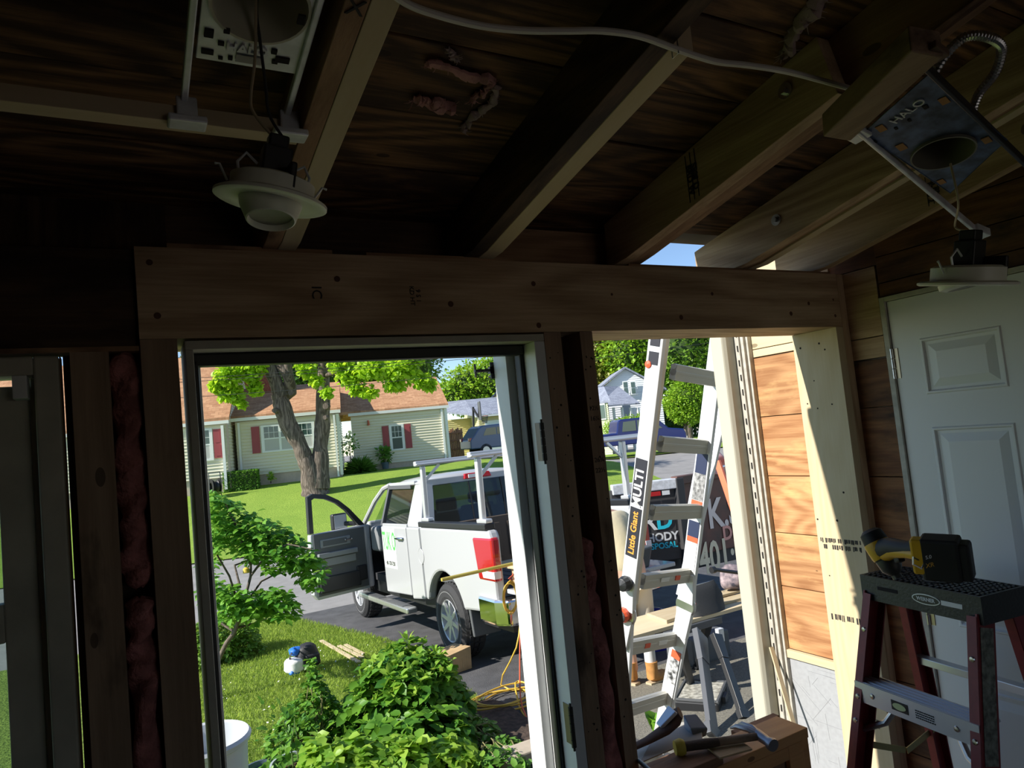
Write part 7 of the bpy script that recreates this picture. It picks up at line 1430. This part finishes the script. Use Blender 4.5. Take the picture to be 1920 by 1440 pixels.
# ---------------- near garden ----------------
def shell_tips(c, r, n, zmin=-.35, jitter=.12):
    out = []
    while len(out) < n:
        d = RNG.normal(0, 1, 3); d /= np.linalg.norm(d)
        if d[2] < zmin: continue
        k = RNG.uniform(.72, 1.04)*(1+.10*math.sin(d[0]*6+d[1]*5)); p = np.array(c)+d*np.array(r)*k; out.append((p, d+np.array([0, 0, .8])))
    return out
def bush(name, label, cat, cx, cy, specs, size, m, per=6, stems=True, simple=False, wide=1.0, m2=None):
    z = ground_z(cx, cy); root = thing(name, label, cat, (cx, cy, z)); P = []; Dd = []
    tips_all = []
    for (c, r, n) in specs: tips_all += shell_tips(c, r, n)
    a, b = rosettes(tips_all, per, up=.35); 
    leaves('foliage', np.array(a), np.array(b), size, m, root, wide=wide, simple=simple)
    if m2:
        top = [t for t in tips_all if t[1][2] > .9][:int(len(tips_all)*.25)]; a, b = rosettes([(p+np.array([0, 0, .03]), d) for p, d in top], 5, spread=.6, up=1.0); leaves('pale_top_leaves', np.array(a), np.array(b), size*.7, m2, root, wide=wide)  # smaller, paler leaves on the upward tips
    if stems:
        mb = MB()
        for i in range(0, len(tips_all), max(1, len(tips_all)//60)):
            p = Vector(tips_all[i][0]); q = Vector((cx+RNG.normal(0, .08), cy+RNG.normal(0, .08), z)); mb.ring([q, q.lerp(p, .5)+Vector((0, 0, .05)), p], [.007, .005, .003], 5)
        mb.build('stems', mat('green_brown_stem', (.22, .20, .08), .8), root, world=True)['kind'] = 'stuff'
    return root
bush('hydrangea_bush', 'large glossy green hydrangea bush below the truck, in the middle of the doorway', 'bush', 1.95, 5.45, [((1.88, 5.55, -.33), (.42, .42, .38), 330), ((1.60, 5.45, -.40), (.28, .38, .24), 120), ((2.10, 5.45, -.42), (.24, .34, .24), 110), ((1.80, 5.05, -.48), (.40, .30, .24), 150)], .098, M_lf['hyd'], 6, m2=M_lf['light'], wide=.95)
bush('hydrangea_bush', 'pale green leafy plants along the bottom edge of the doorway', 'bush', 1.45, 4.55, [((1.22, 4.75, -.44), (.26, .25, .24), 90), ((1.50, 4.65, -.48), (.28, .25, .22), 100), ((1.78, 4.65, -.52), (.26, .25, .20), 90), ((1.05, 4.95, -.44), (.15, .18, .26), 50)], .085, M_lf['light'], 6, wide=1.1)
bush('low_shrub', 'small dark leaved plant trailing at the right of the big bush by the driveway', 'shrub', 2.3, 5.1, [((2.28, 5.20, -.60), (.16, .26, .12), 80), ((2.30, 4.75, -.60), (.16, .25, .10), 60), ((2.12, 4.45, -.55), (.2, .22, .12), 60)], .055, M_lf['mid'], 5)
bush('feathery_plant', 'feathery dark green columbine plant in front of the lawn at the left', 'plant', 1.12, 5.6, [((1.17, 5.72, -.36), (.24, .20, .22), 130), ((1.00, 5.65, -.44), (.20, .18, .16), 80), ((1.22, 5.75, -.20), (.10, .10, .22), 30), ((1.42, 5.7, -.48), (.32, .22, .20), 120), ((1.2, 5.76, -.02), (.03, .03, .18), 12)], .048, M_lf['hyd'], 6)
bush('low_shrub', 'fine leaved green shrub at the left edge behind the small tree', 'shrub', .95, 10.3, [((.98, 10.3, -.70), (.48, .45, .38), 700), ((.72, 10.1, -.70), (.35, .3, .36), 300), ((1.25, 10.2, -.80), (.28, .3, .22), 180)], .055, M_lf['far'], 5, simple=True)
bush('low_shrub', 'dark leafy plant low behind the white tub', 'shrub', .78, 5.2, [((.86, 5.35, -.56), (.22, .2, .16), 70), ((.80, 5.0, -.60), (.16, .2, .14), 50)], .08, M_lf['mid'], 5)
# small tree at the left with spreading layered branches
st_ = thing('small_tree', 'small spreading leafy tree at the left of the doorway over the lawn', 'tree', (.70, 8.30, ground_z(.70, 8.30))); d0 = 7.4
def q_(px, py, D=7.4): return dep(px, py, D)
mb = MB(); mb.ring([Vector((.70, 8.33, ground_z(.7, 8.3)-.03)), q_(408, 1240), q_(425, 1205), q_(440, 1185), q_(452, 1150), q_(470, 1080), q_(470, 1010)], [.028, .026, .024, .022, .018, .014, .009], 10); mb.build('trunk', M_bark, st_, world=True, smooth=True)
br = [[(440, 1185), (400, 1160), (385, 1140)], [(452, 1150), (430, 1080), (395, 1020), (380, 980)], [(455, 1140), (490, 1090), (530, 1070), (575, 1050)], [(470, 1080), (500, 1040), (540, 1020), (585, 1030)], [(450, 1100), (440, 1060), (480, 1045), (520, 1042)], [(470, 1060), (440, 980), (420, 940)], [(442, 1178), (480, 1168), (500, 1160)]]
tips = []
for k, b in enumerate(br):
    P = [q_(px, py, 7.4+(-.15 if k % 2 else .2)*i) for i, (px, py) in enumerate(b)]; mb = MB(); mb.ring(P, [.013-.0025*i for i in range(len(P))], 8); mb.build('branch', M_bark, st_, world=True, smooth=True)
lays = [(400, 950, 22, 26, 60), (425, 960, 40, 28, 90), (455, 985, 50, 25, 120), (490, 1000, 52, 22, 120), (525, 1020, 48, 22, 120), (555, 1045, 42, 22, 110), (578, 1070, 28, 26, 90), (585, 1095, 15, 14, 30), (440, 1010, 50, 22, 90), (470, 1040, 40, 18, 60), (530, 1060, 40, 16, 60), (405, 1000, 20, 30, 60), (400, 1110, 24, 22, 60), (430, 1120, 36, 22, 90), (470, 1130, 45, 22, 120), (510, 1125, 45, 22, 110), (535, 1145, 25, 20, 60), (420, 1150, 30, 18, 60), (480, 1155, 40, 14, 60), (395, 1060, 14, 30, 30), (395, 930, 14, 12, 20)]
for (px, py, rx, ry, n) in lays:
    for i in range(int(n*.62)):
        a = RNG.uniform(0, 6.28); k = math.sqrt(RNG.uniform(0, 1)); p = q_(px+math.cos(a)*rx*k, py+math.sin(a)*ry*k, 7.4+RNG.uniform(-.35, .35)); tips.append((np.array(p), np.array([RNG.normal(0, .25), RNG.normal(0, .25), 1])))
a, b = rosettes(tips, 4, up=.15); leaves('foliage', np.array(a), np.array(b)+np.array([0, 0, -.25]), .088, M_lf['dog'], st_, wide=.95)
fdp = thing('bird_feeder', 'small yellow bird feeder hanging in the small tree', 'bird feeder', tuple(q_(462, 1075, 7.3))); mb = MB(); mb.lathe([(0, .0), (.035, .005), (.03, .05), (.0, .07)], n=16); mb.cyl((0, 0, .07), (0, 0, .22), .002, n=5); mb.build('feeder_body', mat('yellow_feeder', (.80, .55, .08), .5), fdp)
# backpack on the lawn
bp = thing('backpack', 'black, white and blue backpack lying on the lawn', 'backpack', (1.665, 8.60, ground_z(1.665, 8.60)+.03), (0, 0, .2)); bp.scale = (.88, .88, .88)
M_bpb = mat('black_nylon', (.02, .02, .024), .6, bump=.4, bscale=50); M_bpw = mat('white_nylon', (.80, .80, .80), .6, bump=.3, bscale=40); M_bpu = mat('blue_nylon', (.02, .16, .62), .5)
def blob(name, c, r, m, par, seed=1, e=.7):
    bm = bmesh.new(); bmesh.ops.create_icosphere(bm, subdivisions=3, radius=1)
    for v in bm.verts:
        p = v.co; k = 1+.06*math.sin(p.x*5+seed)+.05*math.sin(p.z*7+seed*2); v.co = Vector((math.copysign(abs(p.x)**e, p.x)*r[0]*k+c[0], math.copysign(abs(p.y)**e, p.y)*r[1]*k+c[1], math.copysign(abs(p.z)**e, p.z)*r[2]*k+c[2]))
    me = bpy.data.meshes.new(name); bm.to_mesh(me); bm.free(); me.materials.append(m); me.shade_smooth(); o = bpy.data.objects.new(name, me); C.objects.link(o); o.parent = par; return o
blob('main_bag', (.11, 0, .15), (.15, .13, .16), M_bpb, bp, 1); blob('white_panel', (-.09, -.03, .09), (.13, .13, .10), M_bpw, bp, 2); blob('blue_panel', (-.02, .04, .25), (.10, .08, .05), M_bpu, bp, 3); blob('blue_base', (-.13, -.12, .03), (.07, .04, .035), M_bpu, bp, 4); blob('front_pocket', (.13, -.12, .12), (.10, .05, .09), M_bpb, bp, 5)
mb = MB(); mb.ring([(-.10, .0, .26), (-.15, -.04, .20), (-.06, -.12, .10), (.02, -.14, .03), (.08, -.10, .02)], .014, 8, sq=.4); mb.ring([(.0, .0, .29), (.02, -.09, .22), (.0, -.15, .10)], .014, 8, sq=.4); mb.build('strap', M_bpb, bp, smooth=True)
for i, (x0, y0, x1, y1, w, lb) in enumerate(((602, 1207, 674, 1249, .055, 'long pale wood strip lying on the lawn edge'), (636, 1217, 680, 1240, .05, 'short pale wood strip beside the long one on the lawn'), (648, 1215, 682, 1233, .045, 'shortest pale strip of wood nearest the driveway'))):
    a, b = gpx(x0, y0), gpx(x1, y1); mb = MB(); mb.beam((a.x, a.y, ground_z(a.x, a.y)+.045), (b.x, b.y, ground_z(b.x, b.y)+.045), w, .012); tag(mb.build('wood_strip', M_pale['Y']), lb, 'wood strip')
# white tub and flower pots
tubc = Vector((.30, 4.50)); mb = MB(); mb.lathe([(0, -.02), (.21, -.02), (.245, .745), (.262, .755), (.268, .78), (.255, .797), (.24, .787), (.232, .725), (.20, .02), (0, .0)], n=44)
o = mb.build('plastic_tub', mat('white_tub', (.50, .53, .55), .4), smooth=True); o.location = (tubc.x, tubc.y, ground_z(*tubc)-.02); tag(o, 'tall round white plastic tub at the lower left of the doorway', 'tub')
mb = MB(); mb.lathe([(0, .63), (.225, .63)], n=40); mb.build('tub_contents', mat('pale_grey_water', (.45, .50, .53), .15), o)
pt = thing('flower_pot', 'grey printed flower pot holding soil beside the pale plants', 'flower pot', (.93, 5.25, ground_z(.93, 5.25)+.005))
mb = MB(); mb.lathe([(0, 0), (.12, 0), (.155, .22), (.165, .22), (.165, .235), (.150, .235), (.145, .19)], n=32); mb.build('pot', mat('grey_pot', (.38, .43, .46), .5), pt, smooth=True); mb = MB(); mb.lathe([(0, .20), (.147, .195)], n=24); mb.build('soil', mat('dark_soil', (.07, .04, .025), .95, bump=1, bscale=60), pt)
for i in range(3):
    mb = MB(); a = 2*i; mb.ring([(.02*math.cos(a), .02*math.sin(a), .19), (.03*math.cos(a), .03*math.sin(a), .35), (.05*math.cos(a+1), .05*math.sin(a+1), .50)], [.006, .005, .003], 6); mb.build('stem', mat('stem_green', (.12, .2, .05), .7), pt)
k = 90; d = RNG.normal(0, 1, (k, 3)); P = np.array([.93, 5.25, ground_z(.93, 5.25)+.42])+d*np.array([.09, .09, .08]); leaves('foliage', P, d, .06, M_lf['hyd'], pt)
mb = MB(); mb.lathe([(0, 0), (.10, 0), (.13, .18), (.138, .18), (.138, .19), (.125, .19), (.12, .15), (0, .15)], n=28); o = mb.build('flower_pot', mat('blue_grey_pot2', (.10, .13, .20), .5), smooth=True); o.location = (.74, 5.45, ground_z(.74, 5.45)); tag(o, 'dark blue grey flower pot between the white tub and the grey pot', 'flower pot')
# mulch bed, edging stones
M_mulch = mat('dark_mulch', (.09, .06, .045), .95, bump=1, bscale=50, var=.6, vscale=20)
o = grid_surface('planting_bed', lin(0, 1, 14), lin(2.0, 5.9, 20), lambda a, y: G3(.5+(2.78-.5)*a, y, .035+.02*math.sin(a*20)*math.cos(y*9)), M_mulch); tag(o, 'dark mulch bed under the bushes', 'planting bed', kind='structure')
for i, (px, py, sx) in enumerate(((985, 1432, .22), (955, 1442, .2))):
    q = gpx(px, py); mb = MB(); mb.box((-sx/2, -.09, 0), (sx/2, .09, .07)); o = mb.build('edging_stone', mat('tan_paver', (.52, .44, .34), .9, var=.2), bevel=.012); o.location = (q.x, q.y, ground_z(q.x, q.y)+.045); o.rotation_euler = (0, 0, .5*i); tag(o, ('tan edging stone at the bottom right of the doorway', 'second tan edging stone left of the first, by the bushes')[i], 'stone')
sp_ = thing('potted_sprout', 'small bright green sprout at the foot of the tall ladder', 'plant', tuple(dep(1232, 1368, 4.2))); k = 26; a = RNG.uniform(0, 6.28, k); Dd = np.stack([np.cos(a)*.5, np.sin(a)*.5, RNG.uniform(.5, 1.2, k)], 1); leaves('foliage', np.array(sp_.location)+RNG.normal(0, .012, (k, 3)), Dd, .085, M_lf['hyd'], sp_)
mb = MB(); mb.cyl(tuple(sp_.location), (sp_.location.x, sp_.location.y, ground_z(sp_.location.x, sp_.location.y)), .006, n=6); mb.build('stem', mat('stem_green2', (.12, .2, .05), .7), sp_, world=True)
# grass blades on the near lawn
def blades(name, label, n, xr, yr, h, m):
    x = RNG.uniform(*xr, n*2); y = yr[0]+(yr[1]-yr[0])*RNG.uniform(0, 1, n*2)**1.0; keep = [i for i in range(len(x)) if x[i] < lawn_edge(y[i])+.02 and not (y[i] < 5.9 and x[i] > .5)][:n]
    x = x[keep]; y = y[keep]; k = len(x); P = np.stack([x, y, np.array([ground_z(a, b) for a, b in zip(x, y)])+.01], 1); Dd = np.stack([RNG.normal(0, .45, k), RNG.normal(0, .45, k), np.ones(k)], 1)
    o = leaves(name, P, Dd, h, m, simple=True, wide=.11, size_var=.4); return tag(o, label, 'grass', kind='stuff')
M_bl = leafmat('grass_blade', (.18, .30, .04), (.38, .52, .09), .4)
blades('grass', 'short green grass blades of the lawn near the bushes', 60000, (-.2, 2.9), (5.6, 12.4), .05, M_bl)
x = RNG.uniform(.6, 2.6, 160); y = RNG.uniform(6.0, 9.5, 160); P = np.stack([x, y, np.array([ground_z(a, b) for a, b in zip(x, y)])+.055], 1); o = leaves('clover_flowers', P, RNG.normal(0, 1, (160, 3)), .022, mat('white_clover', (.8, .8, .7), .7), simple=True); tag(o, 'tiny white clover flowers scattered in the lawn', 'flowers', kind='stuff')

# ---------------- groups of repeated things ----------------
for pre, g in {'roof_rafter': 'rafters of the porch roof', 'furring_strip': 'thin strips fixed beside the rafters', 'leafy_tree': 'background trees', 'overhead_wire': 'overhead wires', 'extension_cord': 'extension cords at the truck tail', 'wood_strip': 'wood strips on the lawn', 'wood_offcut': 'offcuts on the bench', 'shim_board': 'shims on the header beam', 'insulation_shred': 'shreds of insulation on the roof boards', 'insulation_strip': 'pink insulation between the studs', 'hanging_downlight': 'hanging downlights', 'lamp_housing': 'recessed lamp housings', 'wall_stud': 'old wall studs', 'low_shrub': 'low garden shrubs', 'hydrangea_bush': 'leafy bushes below the doorway', 'edging_stone': 'edging stones', 'eave_blocking': 'boards closing the eave', 'flower_pot': 'flower pots'}.items():
    for o in list(C.objects):
        if o.parent is None and o.name.split('.')[0] == pre: o['group'] = g
for o in C.objects:
    if o.name.split('.')[0] == 'flowers': o['kind'] = 'stuff'
